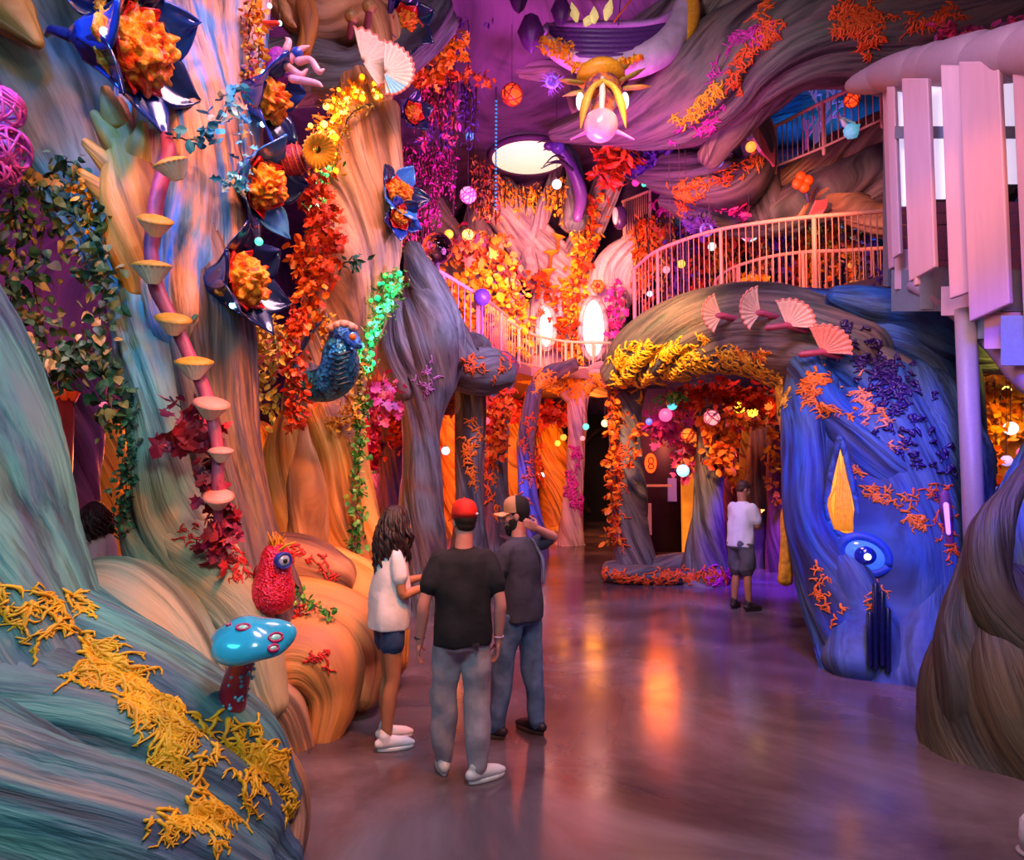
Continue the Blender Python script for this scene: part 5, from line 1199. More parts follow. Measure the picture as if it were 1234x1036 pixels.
def fan(parent, c, normal, up, R, mat, rim, sweep=math.pi, k=11, name='fan'):
    """a pleated half disc spreading from its stalk point c along up"""
    n = Vector(normal).normalized(); u = Vector(up); u = (u - n*u.dot(n)).normalized(); s = u.cross(n)
    na = k*6
    a = np.linspace(-sweep/2, sweep/2, na + 1); rr = np.linspace(.08, 1, 8)
    U, S_, N_ = np.array(u), np.array(s), np.array(n)
    pl = np.cos(np.linspace(0, 2*math.pi*k, na+1))
    def sheet(off):
        g = []
        for r in rr:
            rad = R*r*(1 + .03*pl*r)
            g.append(np.array(c) + (np.cos(a)*rad)[:, None]*U + (np.sin(a)*rad)[:, None]*S_ + (pl*R*.035*r + off + R*.22*r*r)[:, None]*N_)
        return np.array(g)
    G = np.concatenate([sheet(0), sheet(-R*.07)[::-1]], 0)
    mb = MB(); mb.grid(np.transpose(G, (1, 0, 2)), True, True, True)
    o = mb.build(name, mat, parent)
    e = sheet(-R*.035)[-1]
    MB().tube(e, R*.045, 6).build('rim', rim, parent)
    return o
t = thing('fan_fungus', 'left cream fan of the pair spread at the top of the leaning brown tree', 'fungus', P(470, 115, 7.4))
fan(t, P(437, 73, 7.4), (.45, -.85, .0), (.62, .4, .35), M2(36, 7.4), MF['cream'], MF['rose'], 3.0)
t = thing('fan_fungus', 'right cream fan of the pair with a pale blue lower lobe', 'fungus', P(470, 118, 7.3))
fan(t, P(463, 86, 7.3), (.2, -.95, .1), (1, .1, .05), M2(36, 7.3), MF['cream'], MF['rose'], 3.1, 14)
fan(t, P(463, 88, 7.27), (.2, -.95, .1), (.6, .1, -.9), M2(34, 7.3), plain('pale blue gill', '#90d8e8', .5), MF['rose'], .7, 4, 'lobe')
for k, (x, y, nx, ux, uz, r, w_) in enumerate([(870, 380, .1, -.9, .05, 24, 'smallest pink fan fungus at the left of the arch crown'), (917, 377, .2, -.8, .2, 28, 'largest pink fan fungus on the arch crown'), (948, 392, -.4, .5, .5, 28, 'folded pink fan fungus third along the arch crown'), (990, 424, -.4, .5, .55, 29, 'rose red fan fungus at the right of the arch crown')]):
    p, nr, d = S(x, y, .0)
    p = P(x, y, d - .25)
    t = thing('fan_fungus', w_, 'fungus', p, 'pink fan fungi along the arch crown')
    fan(t, p, (nx, -1, .1), (ux, .0, uz), M2(r, d - .25)*1.1, MF['pinkc'] if k < 3 else MF['rose'], MF['rose'], 2.2, 9)
    MB().tube([p + Vector((-.2, .05, -.02)), p, p + Vector((.25, .06, -.05))], M2(4, d), 8).build('stalk', MF['stalk'], t)
# orange shelf mushrooms on the rosy tree
for k, (x, y, r, w_) in enumerate([(673, 284, 9, 'upright red cup mushroom top of the rosy tree stack'), (664, 303, 10, 'orange shelf mushroom second of the rosy tree stack'), (661, 325, 10, 'orange shelf mushroom third of the rosy tree stack'), (668, 345, 7, 'orange shelf mushroom fourth of the rosy tree stack'), (665, 366, 7, 'orange shelf mushroom fifth of the rosy tree stack'), (678, 385, 7, 'lowest orange shelf mushroom of the rosy tree stack')]):
    c = P(x, y, 17.0); R = M2(r, 17)
    t = thing('shelf_mushroom', w_, 'mushroom', c, 'orange mushrooms up the rosy tree')
    A = frame_from((.3 if k == 0 else -.1, -.3, 1)); A.translation = c
    MB().lathe([(R*.15, -R*.6), (R*.5, -R*.3), (R, 0), (R*1.02, R*.08), (R*.4, R*.2), (R*.02, R*.22)], 20, A).build('cap', MF['frill'], t)
    MB().tube([c - Vector((0, 0, R*.5)), c + Vector((0, .5, -R*1.5))], R*.2, 8).build('stalk', MF['orangest'], t)

# ------------------------------------------------------------------ blue mushroom
p0, nr, d0 = S(283, 838)
d0 = min(d0, 4.75)
base = P(278, 850, d0 - .05); top = P(300, 778, d0 - .12)
t = thing('mushroom', 'sky blue mushroom with jewel eyes and a magenta spotted stem', 'mushroom', base)
mb = MB(); mb.tube([base, base.lerp(top, .5) + Vector((-.01, 0, 0)), top], [M2(17, d0), M2(14.5, d0), M2(12, d0)], 18, m=14)
stem = mb.build('stem', plain('magenta stem', '#9c1440', .3, coat=.4), t)
ax = (top - base).normalized()
Rx = M2(46, d0)
A = frame_from((ax + Vector((-.25, -.42, .5))).normalized()); A.translation = top + ax*.03
rs = np.random.RandomState(3)
th = np.linspace(0, 2*math.pi, 40, endpoint=False)
prof = [(.12, -.10), (.55, -.16), (.86, -.15), (.98, -.06), (1.0, .04), (.93, .16), (.74, .30), (.5, .40), (.25, .46), (.02, .47)]
G = np.array([np.stack([Rx*r*(1 + .07*np.sin(3*th + 1) + .05*np.sin(5*th))*np.cos(th), Rx*.82*r*(1 + .07*np.sin(3*th + 1))*np.sin(th), Rx*(z + .05*r*np.sin(4*th) + .04*r*np.sin(2*th))], -1) for r, z in prof])
G = G @ np.array(A.to_3x3()).T + np.array(A.translation)
cap = MB().grid(G, True, True, True).build('cap', plain('sky blue gloss', '#2fb4dc', .22, coat=.7, var=.1, bscale=6), t)
mj = MB()
for k in range(26):
    u = rs.uniform(.05, .9); a = rs.uniform(math.pi*1.05, math.pi*1.95)
    F_ = frame_from(ax).to_3x3()
    q = base.lerp(top, u) + F_ @ Vector((math.cos(a), math.sin(a), 0))*M2(17 - 5*u, d0)
    MB().ell(q, M2(rs.uniform(1.2, 2.6), d0), 10, 6).build('spot', plain('cyan spot', '#60c8e8', .3) if k == 0 else bpy.data.materials['cyan spot'], t)
jr, jp = plain('pink jewel setting', '#c81c60', .3), plain('pearl jewel', '#b8f0d8', .12, coat=1, var=.25, bscale=50)
BVc = BVHTree.FromPolygons(G.reshape(-1, 3).tolist(), [(i*40+j, i*40+(j+1) % 40, (i+1)*40+(j+1) % 40, (i+1)*40+j) for i in range(len(prof)-1) for j in range(40)])
for k, (x, y, r) in enumerate([(293, 756, 7), (332, 768, 8), (329, 781, 6), (276, 753, 3)]):
    h, n_, i_, _ = BVc.ray_cast(EYE, ray(x, y).normalized())
    if h is None: continue
    if n_.dot(ray(x, y)) > 0: n_ = -n_
    A2 = frame_from(n_); A2.translation = h
    mb = MB(); mb.tube([A2 @ Vector((M2(r, d0)*math.cos(a), M2(r*.6, d0)*math.sin(a), .003)) for a in np.linspace(0, 2*math.pi, 20)], M2(1.5, d0), 6, round_caps=False)
    mb.build('jewel_setting', jr, t)
    MB().ell((0, 0, 0), 1, 14, 8, A2.to_3x3().to_4x4() @ Matrix.Diagonal((M2(r*.8, d0), M2(r*.5, d0), M2(2.5, d0), 1))).v and None
    mb = MB(); mb.ell((0, 0, 0), (M2(r*.85, d0), M2(r*.5, d0), M2(2.4, d0)), 14, 8); mb.xf(0, A2); mb.build('jewel', jp, t)

# ------------------------------------------------------------------ red sequinned creature
def sequin(name, c1, c2, c3, sc):
    m, nt, b, N, L = newmat(name)
    tc = N.new('ShaderNodeTexCoord'); v = N.new('ShaderNodeTexVoronoi'); v.inputs['Scale'].default_value = sc
    L.new(tc.outputs['Object'], v.inputs['Vector'])
    sep = N.new('ShaderNodeSeparateColor'); L.new(v.outputs['Color'], sep.inputs[0])
    r = N.new('ShaderNodeValToRGB'); e = r.color_ramp.elements; e.new(.5)
    for i, c in enumerate((c1, c2, c3)): e[i].position = i*.45; e[i].color = (*hexc(c), 1)
    L.new(sep.outputs[0], r.inputs[0]); L.new(r.outputs[0], b.inputs['Base Color'])
    b.inputs['Roughness'].default_value = .28; b.inputs['Metallic'].default_value = .35
    bp = N.new('ShaderNodeBump'); bp.inputs['Strength'].default_value = .8; bp.inputs['Distance'].default_value = .012
    L.new(v.outputs['Distance'], bp.inputs['Height']); L.new(bp.outputs[0], b.inputs['Normal'])
    return m
d0 = 4.72; s0 = d0/FPX
c = P(327, 738, d0)
t = thing('creature_statue', 'red sequinned pear shaped creature wearing one blue goggle', 'creature', c)
mb = MB(); A = Matrix.Translation(c) @ Matrix.Rotation(.06, 4, 'Y')
mb.lathe([(r*s0, z*s0) for r, z in [(2, 0), (16, 1), (24, 8), (26, 20), (24, 34), (20, 48), (18, 60), (16.5, 70), (13, 77), (7, 81), (.5, 82)]], 32, A)
mb.build('body', sequin('red sequins', '#c00820', '#f01830', '#ff3a70', 70), t)
for sx in (-1, 1):
    mb = MB(); mb.ell(A @ Vector((sx*21*s0, .01, 42*s0)), (5*s0, 6*s0, 13*s0), 12, 8); mb.build('arm', plain('dark red arm', '#7a0818', .5), t) if sx < 0 else None
g0 = A @ Vector((13*s0, -13*s0, 64*s0)); gd = Vector((.75, -.75, 0))
A2 = frame_from(gd); A2.translation = g0
gg = MB().lathe([(9.5*s0, -6*s0), (10*s0, 4*s0), (9*s0, 6*s0), (7.5*s0, 5*s0), (7*s0, 2*s0), (.2*s0, 2*s0)], 24, A2, caps=False).build('goggle', plain('blue goggle', '#2838a0', .3), t)
mb = MB(); mb.ell((0, 0, 0), (7*s0, 7*s0, 3.5*s0), 16, 10); mb.xf(0, Matrix.Translation(gd*3*s0) @ A2); mb.build('lens', plain('grey lens', '#a8a8c0', .1, coat=1), t)
mb = MB(); mb.ell((0, 0, 0), (3*s0, 3*s0, 2*s0), 12, 8); mb.xf(0, Matrix.Translation(gd*5.6*s0) @ A2); mb.build('pupil', M['black'], t)
mb = MB(); rs = np.random.RandomState(4)
for k in range(34):
    a = rs.uniform(0, 6.28); p = A @ Vector((9*s0*math.cos(a)*rs.rand(), 9*s0*math.sin(a)*rs.rand(), 77*s0))
    q = p + Vector((rs.normal()*5*s0, rs.normal()*5*s0, rs.uniform(8, 20)*s0))
    mb.tube([p, p.lerp(q, .5) + Vector((rs.normal()*2*s0, 0, 0)), q], [1.6*s0, 1.3*s0, .5*s0], 5)
mb.build('tuft', plain('orange tuft', '#f08a18', .5, var=.3), t)
mb = MB(); mb.tube([A @ Vector((6*s0, -10*s0, 74*s0)), A @ Vector((16*s0, -14*s0, 82*s0)), A @ Vector((26*s0, -12*s0, 86*s0))], [2*s0, 1.6*s0, .8*s0], 6); mb.build('feeler', plain('yellow feeler', '#f0a820', .4), t)

# ------------------------------------------------------------------ blue sequinned bird like creature on the tree
d0 = 6.5; s0 = d0/FPX
t = thing('creature_statue', 'teal blue sequinned bird creature curled on the brown tree with a pale crest', 'creature', P(385, 475, d0))
mb = MB(); mb.tube([P(352, 446, d0+.1), P(366, 462, d0-.1), P(392, 463, d0-.2), P(408, 448, d0-.25), (P(410, 425, d0-.3)), P(412, 405, d0-.3)], [10*s0, 16*s0, 21*s0, 23*s0, 20*s0, 15*s0], 20, m=30)
mb.build('body', sequin('teal sequins', '#08283c', '#1a6a90', '#3a9ac0', 34), t)
mb = MB(); mb.ell(P(414, 402, d0-.34), (17*s0, 16*s0, 15*s0), 20, 12); mb.tube([P(424, 408, d0-.45), P(432, 416, d0-.5)], [9*s0, 5*s0], 12)
mb.build('head', sequin('blue sequins', '#123c88', '#2a6ac0', '#5a9ad8', 34), t)
mb = MB()
for k in range(40):
    rs = np.random.RandomState(k); u = rs.rand(); p = P(398 + 30*u, 396 - 6*math.sin(u*3.1), d0 - .36 - .1*rs.rand()); mb.ell(p, 4.5*s0, 8, 6)
mb.build('crest', plain('peach crest', '#e0a088', .6), t)
mb = MB(); mb.ell(P(425, 406, d0-.62), 4*s0, 12, 8); mb.build('eye', plain('orange eye', '#f06a18', .2), t)
mb = MB()
for k in range(7): mb.tube([P(418 + 3*math.cos(k), 424 + k*6, d0-.5), P(408, 428 + k*6, d0-.55), P(400, 426 + k*6, d0-.5)], 1.6*s0, 5)
mb.build('breast_band', plain('dark teal band', '#0c3040', .4), t)
mb = MB(); mb.tube([P(352, 440, d0), P(372, 405, d0+.05), P(392, 380, d0+.1)], [8*s0, 10*s0, 3*s0], 8, flat=.35); mb.build('wing', plain('navy wing', '#1a3468', .5), t)

# ------------------------------------------------------------------ boat nest with crystals and the hanging head lantern
d0 = 10.4; s0 = d0/FPX
t = thing('boat_nest', 'plum planked boat nest with a lilac rim hanging high over the hall', 'boat', P(745, 84, d0))
mb = MB()
mb.tube([P(652, 40, d0), P(672, 62, d0-.2), P(710, 76, d0-.3), (P(755, 78, d0-.3)), P(795, 62, d0-.2), P(818, 34, d0), P(826, 0, d0+.1)], [6*s0, 11*s0, 15*s0, 17*s0, 19*s0, 18*s0, 12*s0], 18, m=40)
mb.build('rim', plain('lilac rim', '#c8a8c8', .5, var=.2, bscale=5, bump=.5), t)
hull = MB()
for k in range(6):
    y = 36 + k*6
    w_ = 1 - .05*k
    hull.tube([P(742 - 82*w_, y - 2, d0-.1), P(700, y + 1, d0-.45), P(760, y + 1, d0-.45), P(742 + 66*w_, y - 6, d0-.1)], 3.4*s0, 8, m=16)
hull.build('planks', plain('plum plank', '#5a2a78', .5, var=.25), t)
mb = MB(); mb.tube([P(806, 64, d0-.1), P(826, 40, d0-.1), P(832, 10, d0), P(826, -20, d0)], [5*s0, 11*s0, 12*s0, 8*s0], 14, m=20); mb.build('prow', plain('amber prow', '#f0a028', .45, var=.2), t)
mb = MB(); mb.tube([P(660, 32, d0), P(655, 38, d0-.3), P(680, 30, d0+.4), P(780, 28, d0+.4), P(815, 14, d0)], 5*s0, 8, m=20); mb.build('gunwale', plain('plum gunwale', '#8a6a98', .5), t)
for k, (x, y, h) in enumerate([(695, 22, 26), (716, 24, 22), (730, 20, 30), (705, 27, 16)]):
    mb = MB(); A = Matrix.Translation(P(x, y + 4, d0-.2)) @ Matrix.Rotation(.25*(k-1), 4, 'Y')
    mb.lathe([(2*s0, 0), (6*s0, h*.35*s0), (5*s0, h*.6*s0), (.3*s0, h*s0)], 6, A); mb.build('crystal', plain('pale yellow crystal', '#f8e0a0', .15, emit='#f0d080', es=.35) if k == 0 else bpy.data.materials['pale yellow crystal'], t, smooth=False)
mb = MB(); mb.tube([P(740, 26, d0), P(760, 0, d0), P(775, -25, d0)], 1.2*s0, 6); mb.build('spar', plain('orange spar', '#e86a30', .4), t)
for k, x in enumerate((668, 745)): mb = MB().tube([P(x, 30, d0), P(x + 6, -40, d0+.2)], .8*s0, 5); mb.build('rope', M['cord'], t)
mb = MB(); rs = np.random.RandomState(9); n_ = 330
x_ = rs.uniform(650, 775, n_); y_ = 62 + 22*np.sin((x_-640)/140*math.pi)*rs.uniform(.55, 1.1, n_) - (x_ < 690)*rs.uniform(5, 28, n_)
scatter(mb, 'curl', np.array([list(P(a, b_, d0 - .62 + .1*rs.rand())) for a, b_ in zip(x_, y_)]), rs.normal(size=(n_, 3))*.5 + [0, 0, -.8], 8*s0*rs.uniform(.6, 1.3, n_), rs)
mb.build('moss', LM['gold'], t, smooth=False)
d0 = 9.6; s0 = d0/FPX
t = thing('head_lantern', 'hanging insect head lantern with a glass globe mouth and petal brows', 'lantern', P(725, 172, d0))
mb = MB(); mb.ell(P(726, 112, d0), (24*s0, 22*s0, 26*s0), 24, 16); mb.tube([P(726, 116, d0), P(724, 136, d0-.1)], [20*s0, 15*s0], 18); mb.build('skull', bark('plum amber skull', ['#5a2a60', '#8a4470', '#e88a30', '#7a3a58'], 5, .4), t, flow=True)
mb = MB(); mb.lathe([(30*s0, -4*s0), (30*s0, 4*s0), (22*s0, 12*s0), (10*s0, 16*s0)], 24, Matrix.Translation(P(724, 92, d0))); mb.build('collar', plain('amber collar', '#e89a20', .45, var=.2), t)
for k, (x, y, dx, dy) in enumerate([(750, 96, 28, -14), (755, 106, 30, -2), (700, 100, -28, -4), (702, 110, -24, 6), (740, 90, 20, -14)]):
    mb = MB(); mb.tube([P(x, y, d0), P(x + dx*.55, y + dy*.5, d0-.05), P(x + dx, y + dy, d0)], [5*s0, 5*s0, .6*s0], 8, m=8, flat=.4); mb.build('crown_leaf', plain('olive leaf', '#a88a3a', .5) if k == 0 else bpy.data.materials['olive leaf'], t)
for sx in (-1, 1):
    mb = MB(); mb.tube([P(727, 98, d0-.32), P(727 + sx*13, 106, d0-.38), P(727 + sx*22, 126, d0-.36), P(727 + sx*27, 152, d0-.3)], [5*s0, 8*s0, 11*s0, 2.5*s0], 10, m=14, flat=.45); mb.build('brow_petal', plain('yellow petal', '#f8c848', .4, var=.2) if sx < 0 else bpy.data.materials['yellow petal'], t)
    mb = MB(); mb.ell(P(726 + sx*27, 122, d0-.05), (5*s0, 7*s0, 11*s0), 14, 10); mb.build('eye', glow('#fff8f0', 1.1), t)
    mb = MB(); mb.tube([P(726 + sx*17, 158, d0-.2), P(726 + sx*26, 162, d0-.3), P(726 + sx*38, 168, d0-.3)], [3*s0, 2*s0, 1*s0], 6); mb.build('feeler', plain('pink feeler', '#e080c0', .4) if sx < 0 else bpy.data.materials['pink feeler'], t)
mb = MB(); mb.ell(P(724, 151, d0-.2), (21*s0, 20*s0, 20*s0), 24, 16); mb.build('globe', plain('pearl pink glass', '#d8a0b0', .12, coat=1, emit='#d890a8', es=.25, var=.2, bscale=5), t)
mb = MB(); mb.tube([P(726, 94, d0-.30), P(726, 112, d0-.36), P(725, 134, d0-.33)], [2.5*s0, 4*s0, 3*s0], 10); mb.build('brow_ridge', plain('cream ridge', '#f8e8d8', .3), t)
mb = MB().tube([P(724, 90, d0), P(724, 78, d0)], 3*s0, 8); mb.build('hook', M['cord'], t)
vine('red feathery clump hanging under the insect head lantern', [(735, 175, 12), (742, 195, 12), (735, 210, 12), (748, 185, 12)], 'rust', 17, 200, 11, 'blade', 301, stem=False, name='feather_clump', cat='feathers')

# ------------------------------------------------------------------ eye and flame niche of the great blue tree
p, nr, d0 = S(1040, 668); s0 = d0/FPX
p = P(1040, 668, d0 - .02)
A = frame_from((Vector((0, -1, 0)) + nr).normalized()); A.translation = p
t = thing('tree_eye', 'glossy blue glass eye set in the great blue tree', 'eye', p)
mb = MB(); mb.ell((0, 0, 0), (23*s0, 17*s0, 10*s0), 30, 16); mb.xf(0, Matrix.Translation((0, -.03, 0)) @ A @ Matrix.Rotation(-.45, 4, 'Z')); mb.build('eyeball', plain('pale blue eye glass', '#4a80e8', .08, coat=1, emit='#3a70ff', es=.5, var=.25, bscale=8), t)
mb = MB(); mb.ell((0, 0, 8*s0), (12*s0, 11*s0, 5*s0), 24, 12); mb.xf(0, Matrix.Translation((0, -.03, 0)) @ A); mb.build('iris', plain('deep blue iris', '#0a2090', .08, coat=1), t)
mb = MB(); mb.ell((2*s0, -1*s0, 13*s0), (4*s0, 4*s0, 2*s0), 12, 8); mb.xf(0, Matrix.Translation((0, -.03, 0)) @ A); mb.build('highlight', glow('#d0e8ff', 2), t)
mb = MB(); mb.tube([Matrix.Translation((0, -.03, 0)) @ A @ Matrix.Rotation(-.45, 4, 'Z') @ Vector((26*s0*math.cos(a), 20*s0*math.sin(a), -1*s0)) for a in np.linspace(0, 2*math.pi, 26)], 6*s0, 10, round_caps=False); mb.build('eyelid', plain('blue eyelid', '#1c4ab0', .5, bump=.3), t)
p, nr, d0 = S(1014, 590); s0 = d0/FPX
A = frame_from((nr*.6 + Vector((0, -1, 0))).normalized()); A.translation = P(1014, 590, d0 - .03)
t = thing('flame_niche', 'flame shaped niche glowing amber in the great blue tree', 'niche', A.translation)
o2 = [(-14, -36), (-4, -50), (10, -52), (15, -40), (13, -12), (8, 18), (2, 52), (-1, 58), (-5, 40), (-11, 14), (-15, -12)]
mb = MB(); mb.slab([(x*s0, y*s0) for x, y in o2], .10, A)
mb.build('niche_glow', bark('amber niche', ['#c85a08', '#ff9a10', '#ffc020', '#ffa818'], 3.5), t, smooth=False, flow=True)
bpy.data.materials['amber niche'].node_tree.nodes['Principled BSDF'].inputs['Emission Color'].default_value = (*hexc('#ff9010'), 1)
bpy.data.materials['amber niche'].node_tree.nodes['Principled BSDF'].inputs['Emission Strength'].default_value = .8
mb = MB(); mb.tube([A @ Vector((x*s0*1.12, y*s0*1.05, .04)) for x, y in o2 + o2[:1]], 4*s0, 10, m=60, round_caps=False); mb.build('niche_rim', B['blue'], t, flow=True)
mb = MB()
for k in range(16):
    rs = np.random.RandomState(k); x = rs.uniform(-9, 9); mb.tube([A @ Vector((x*s0, -46*s0, .06)), A @ Vector(((x*.8 + rs.normal()*2)*s0, -15*s0, .075)), A @ Vector((x*.35*s0, rs.uniform(5, 40)*s0, .06))], [2.4*s0, 1.8*s0, .8*s0], 6, m=8)
mb.build('drip', plain('amber drip', '#f8a820', .4, emit='#ff8a10', es=.25, var=.3), t)
p, nr, d0 = S(1142, 622); s0 = d0/FPX
t = thing('slot_lamp', 'violet light slot in the side of the great blue tree', 'lamp', p)
mb = MB(); mb.tube([P(1140, 608, d0-.05), P(1143, 642, d0-.05)], [3*s0, 2.4*s0], 10); mb.build('tube', glow('#7a50ff', 3), t)
mb = MB(); mb.tube([P(1138, 596, d0-.0), P(1141, 625, d0-.0), P(1144, 655, d0-.0)], [6*s0, 7*s0, 5*s0], 10); mb.build('socket', B['purple'], t, flow=True)
p, nr, d0 = S(1062, 770); s0 = d0/FPX
t = thing('pipe_cluster', 'dark blue upright pipes at the foot of the great blue tree', 'pipes', P(1062, 800, d0-.1))
for k, (x, a, b_) in enumerate([(1055, 705, 805), (1063, 715, 800), (1070, 735, 808), (1048, 740, 800)]):
    mb = MB().tube([P(x, a, d0-.06), P(x, b_, d0-.1)], 3.5*s0, 10); mb.build('pipe', plain('navy pipe', '#0a1238', .25) if k == 0 else bpy.data.materials['navy pipe'], t)

# ------------------------------------------------------------------ wire sculpture, urchins, coral tree, nest and other oddities
t = thing('wire_sculpture', 'bright pink looped wire sculpture at the frame edge among ivy', 'sculpture', P(8, 215, 4.5))
rs = random.Random(5)
for (cx_, cy_, r) in ((2, 130, 24), (8, 180, 26), (0, 205, 20)):
    mb = MB(); c = P(cx_, cy_, 4.45); R = M2(r, 4.45)
    for k in range(11):
        A = frame_from((rs.uniform(-1, 1), rs.uniform(-1, 1), rs.uniform(-1, 1)))
        mb.tube([c + A.to_3x3() @ Vector((R*math.cos(a), R*math.sin(a), R*.3*math.sin(2*a))) for a in np.linspace(0, 2*math.pi, 26)], M2(1.7, 4.5), 6, round_caps=False)
    mb.build('wire_loop', plain('orchid wire', '#d850b0', .3) if r == 24 else bpy.data.materials['orchid wire'], t)
def urchin(label, px, py, d, r, col, seed, spikes=26, dense=False, name='urchin'):
    c = P(px, py, d); R = M2(r, d); rs = np.random.RandomState(seed)
    t = thing(name, label, 'urchin', c - Vector((0, 0, R)))
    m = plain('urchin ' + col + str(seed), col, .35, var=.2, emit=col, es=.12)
    mb = MB()
    mb.ell(c, R*.42, 14, 10); mb.build('body', m, t)
    mb = MB()
    for k in range(spikes):
        v = Vector(rs.normal(size=3)).normalized()
        if not dense and v.z < 0: v.z *= -.6
        q = c + v*R*rs.uniform(.8, 1.25)
        mb.tube([c + v*R*.3, c + v*R*.7 + Vector(rs.normal(size=3))*R*.08, q], [R*.07, R*.055, R*.03], 5)
        if k % 2: mb.tube([c + v*R*.7, q + Vector(rs.normal(size=3))*R*.25], [R*.045, R*.02], 4)
    mb.build('spike_cover', m, t)
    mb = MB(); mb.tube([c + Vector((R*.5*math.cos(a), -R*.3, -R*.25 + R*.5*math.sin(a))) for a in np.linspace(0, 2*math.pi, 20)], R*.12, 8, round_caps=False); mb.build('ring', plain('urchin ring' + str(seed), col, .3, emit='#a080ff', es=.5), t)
urchin('violet antlered urchin in the dark hollow of the grey mauve rock', 860, 190, 11.5, 18, '#8a58c8', 1)
urchin('lilac spiky urchin hanging left of the insect head lantern', 665, 98, 10.8, 14, '#a060d8', 2, 40, True)
urchin('purple urchin tangled beside the turquoise orb', 850, 275, 12.6, 14, '#6a2a88', 4, 30)
def coral(label, px, py, d, h, col, seed, es=.15):
    rd = random.Random(seed); base = P(px, py, d)
    t = thing('coral_tree', label, 'coral', base)
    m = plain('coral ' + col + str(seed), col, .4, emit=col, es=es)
    mb = MB()
    def br(p, v, L, r, lev):
        q = p + v*L
        mb.tube([p, p.lerp(q, .5) + Vector((rd.gauss(0, .04)*L, 0, rd.gauss(0, .04)*L)), q], [r, r*.85, r*.7], 6)
        if lev:
            for k in range(rd.choice((2, 3))):
                br(q if k else p.lerp(q, .7), (v + Vector((rd.gauss(0, .6), rd.gauss(0, .3), rd.gauss(.1, .3)))).normalized(), L*rd.uniform(.55, .8), r*.65, lev-1)
        else: mb.ell(q, r*1.6, 6, 5)
    br(base, Vector((0, 0, 1)), M2(h*.34, d), M2(h*.035, d), 4)
    mb.build('branch_work', m, t)
coral('lilac coral tree behind the short sloping railing', 985, 185, 13, 105, '#a888e8', 3)
coral('pink coral tree low behind the short sloping railing', 972, 190, 13.4, 70, '#d850a8', 8)
p = P(1027, 163, 11.2)
t = thing('shell', 'pale turquoise shell perched at the foot of the short sloping railing', 'shell', p)
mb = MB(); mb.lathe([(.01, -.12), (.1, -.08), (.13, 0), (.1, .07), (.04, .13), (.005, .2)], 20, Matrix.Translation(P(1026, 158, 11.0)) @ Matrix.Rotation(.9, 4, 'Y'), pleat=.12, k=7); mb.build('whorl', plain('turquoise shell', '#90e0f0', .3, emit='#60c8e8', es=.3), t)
mb = MB(); mb.tube([P(1018, 150, 11), P(1012, 142, 11), P(1030, 148, 11)], [.05, .03, .02], 8); mb.build('horn', plain('white shell horn', '#e8f0ff', .3), t)
t = thing('nest_lantern', 'amber glowing nest lantern in a plum thicket under the rock', 'lantern', P(1052, 60, 9.8))
mb = MB(); mb.ell(P(1050, 52, 9.9), (.14, .14, .12), 14, 10); mb.build('glow', glow('#ffb030', 5), t)
mb = MB(); rs = random.Random(2); c = P(1052, 50, 9.9)
for k in range(46):
    v = Vector((rs.gauss(0, 1), rs.gauss(0, .6), rs.gauss(0, .8))).normalized(); q = v.cross(Vector((rs.gauss(0, 1), rs.gauss(0, 1), rs.gauss(0, 1)))).normalized()
    mb.tube([c + v*.24 - q*.2, c + v*.27, c + v*.24 + q*.2], .012, 5)
mb.build('twig_weave', plain('rust twigs', '#b0481c', .6), t)
mb = MB(); mb.ell(P(1082, 40, 10.1), (.42, .4, .32), 20, 12); mb.build('thicket', plain('plum thicket', '#3c1830', .8, bump=.8, bscale=25), t)
# pink folded shape at the left end of the short railing
d0 = 11.6; t = thing('folded_form', 'tall pink folded paper like form left of the short sloping railing', 'sculpture', P(920, 190, d0))
def poly(nm, q, m, th=.06):
    a = [P(*p_) for p_ in q]; n_ = (a[1]-a[0]).cross(a[2]-a[0]).normalized()*th
    k = len(a); mb = MB().add([list(v) for v in a] + [list(v + n_) for v in a], [tuple(range(k-1, -1, -1)), tuple(range(k, 2*k))] + [(i, (i+1) % k, k+(i+1) % k, k+i) for i in range(k)])
    return mb.build(nm, m, t, smooth=False)
fp = plain('coral pink fold', '#d8606a', .5); fq = plain('rose fold', '#e89a98', .5); fr = plain('ice blue fold', '#90d0e8', .4)
poly('fold', [(905, 98, d0), (934, 152, d0+.2), (934, 200, d0+.2), (918, 182, d0)], fp); poly('fold', [(905, 98, d0), (918, 182, d0), (899, 150, d0-.2)], fq); poly('fold', [(903, 100, d0-.05), (907, 125, d0-.1), (897, 112, d0-.15)], fr)
poly('fold', [(918, 118, d0-.1), (924, 128, d0-.2), (917, 136, d0-.2), (912, 124, d0-.15)], fq); poly('fold', [(896, 150, d0-.3), (908, 165, d0-.3), (902, 168, d0-.3)], plain('lilac fold', '#b8a0f0', .5))
t = thing('leaf_fan', 'pink quilted leaf fan standing at the balcony railing top', 'fan', P(985, 262, 10.9))
poly('fold', [(976, 260, 10.9), (984, 242, 10.8), (998, 240, 10.8), (996, 250, 10.9), (988, 262, 10.9)], fp)
c = P(967, 220, 11.6); t = thing('puffy_flower', 'round orange puffy flower on the brown rock', 'flower', c)
for k in range(4):
    mb = MB(); a = k*1.57 + .3; mb.ell(c + Vector((.1*math.cos(a), -.02, .1*math.sin(a))), (.1, .07, .1), 14, 10); mb.build('petal', plain('orange puff', '#f05a14', .5) if k == 0 else bpy.data.materials['orange puff'], t)
mb = MB().tube([c + Vector((.05, .0, -.1)), c + Vector((.14, .1, -.3))], .03, 6); mb.build('stem', plain('violet stem', '#5a4878', .5), t)
c = P(720, 345, 16.2); t = thing('puffy_flower', 'orange open flower on the curled rosy branch', 'flower', c)
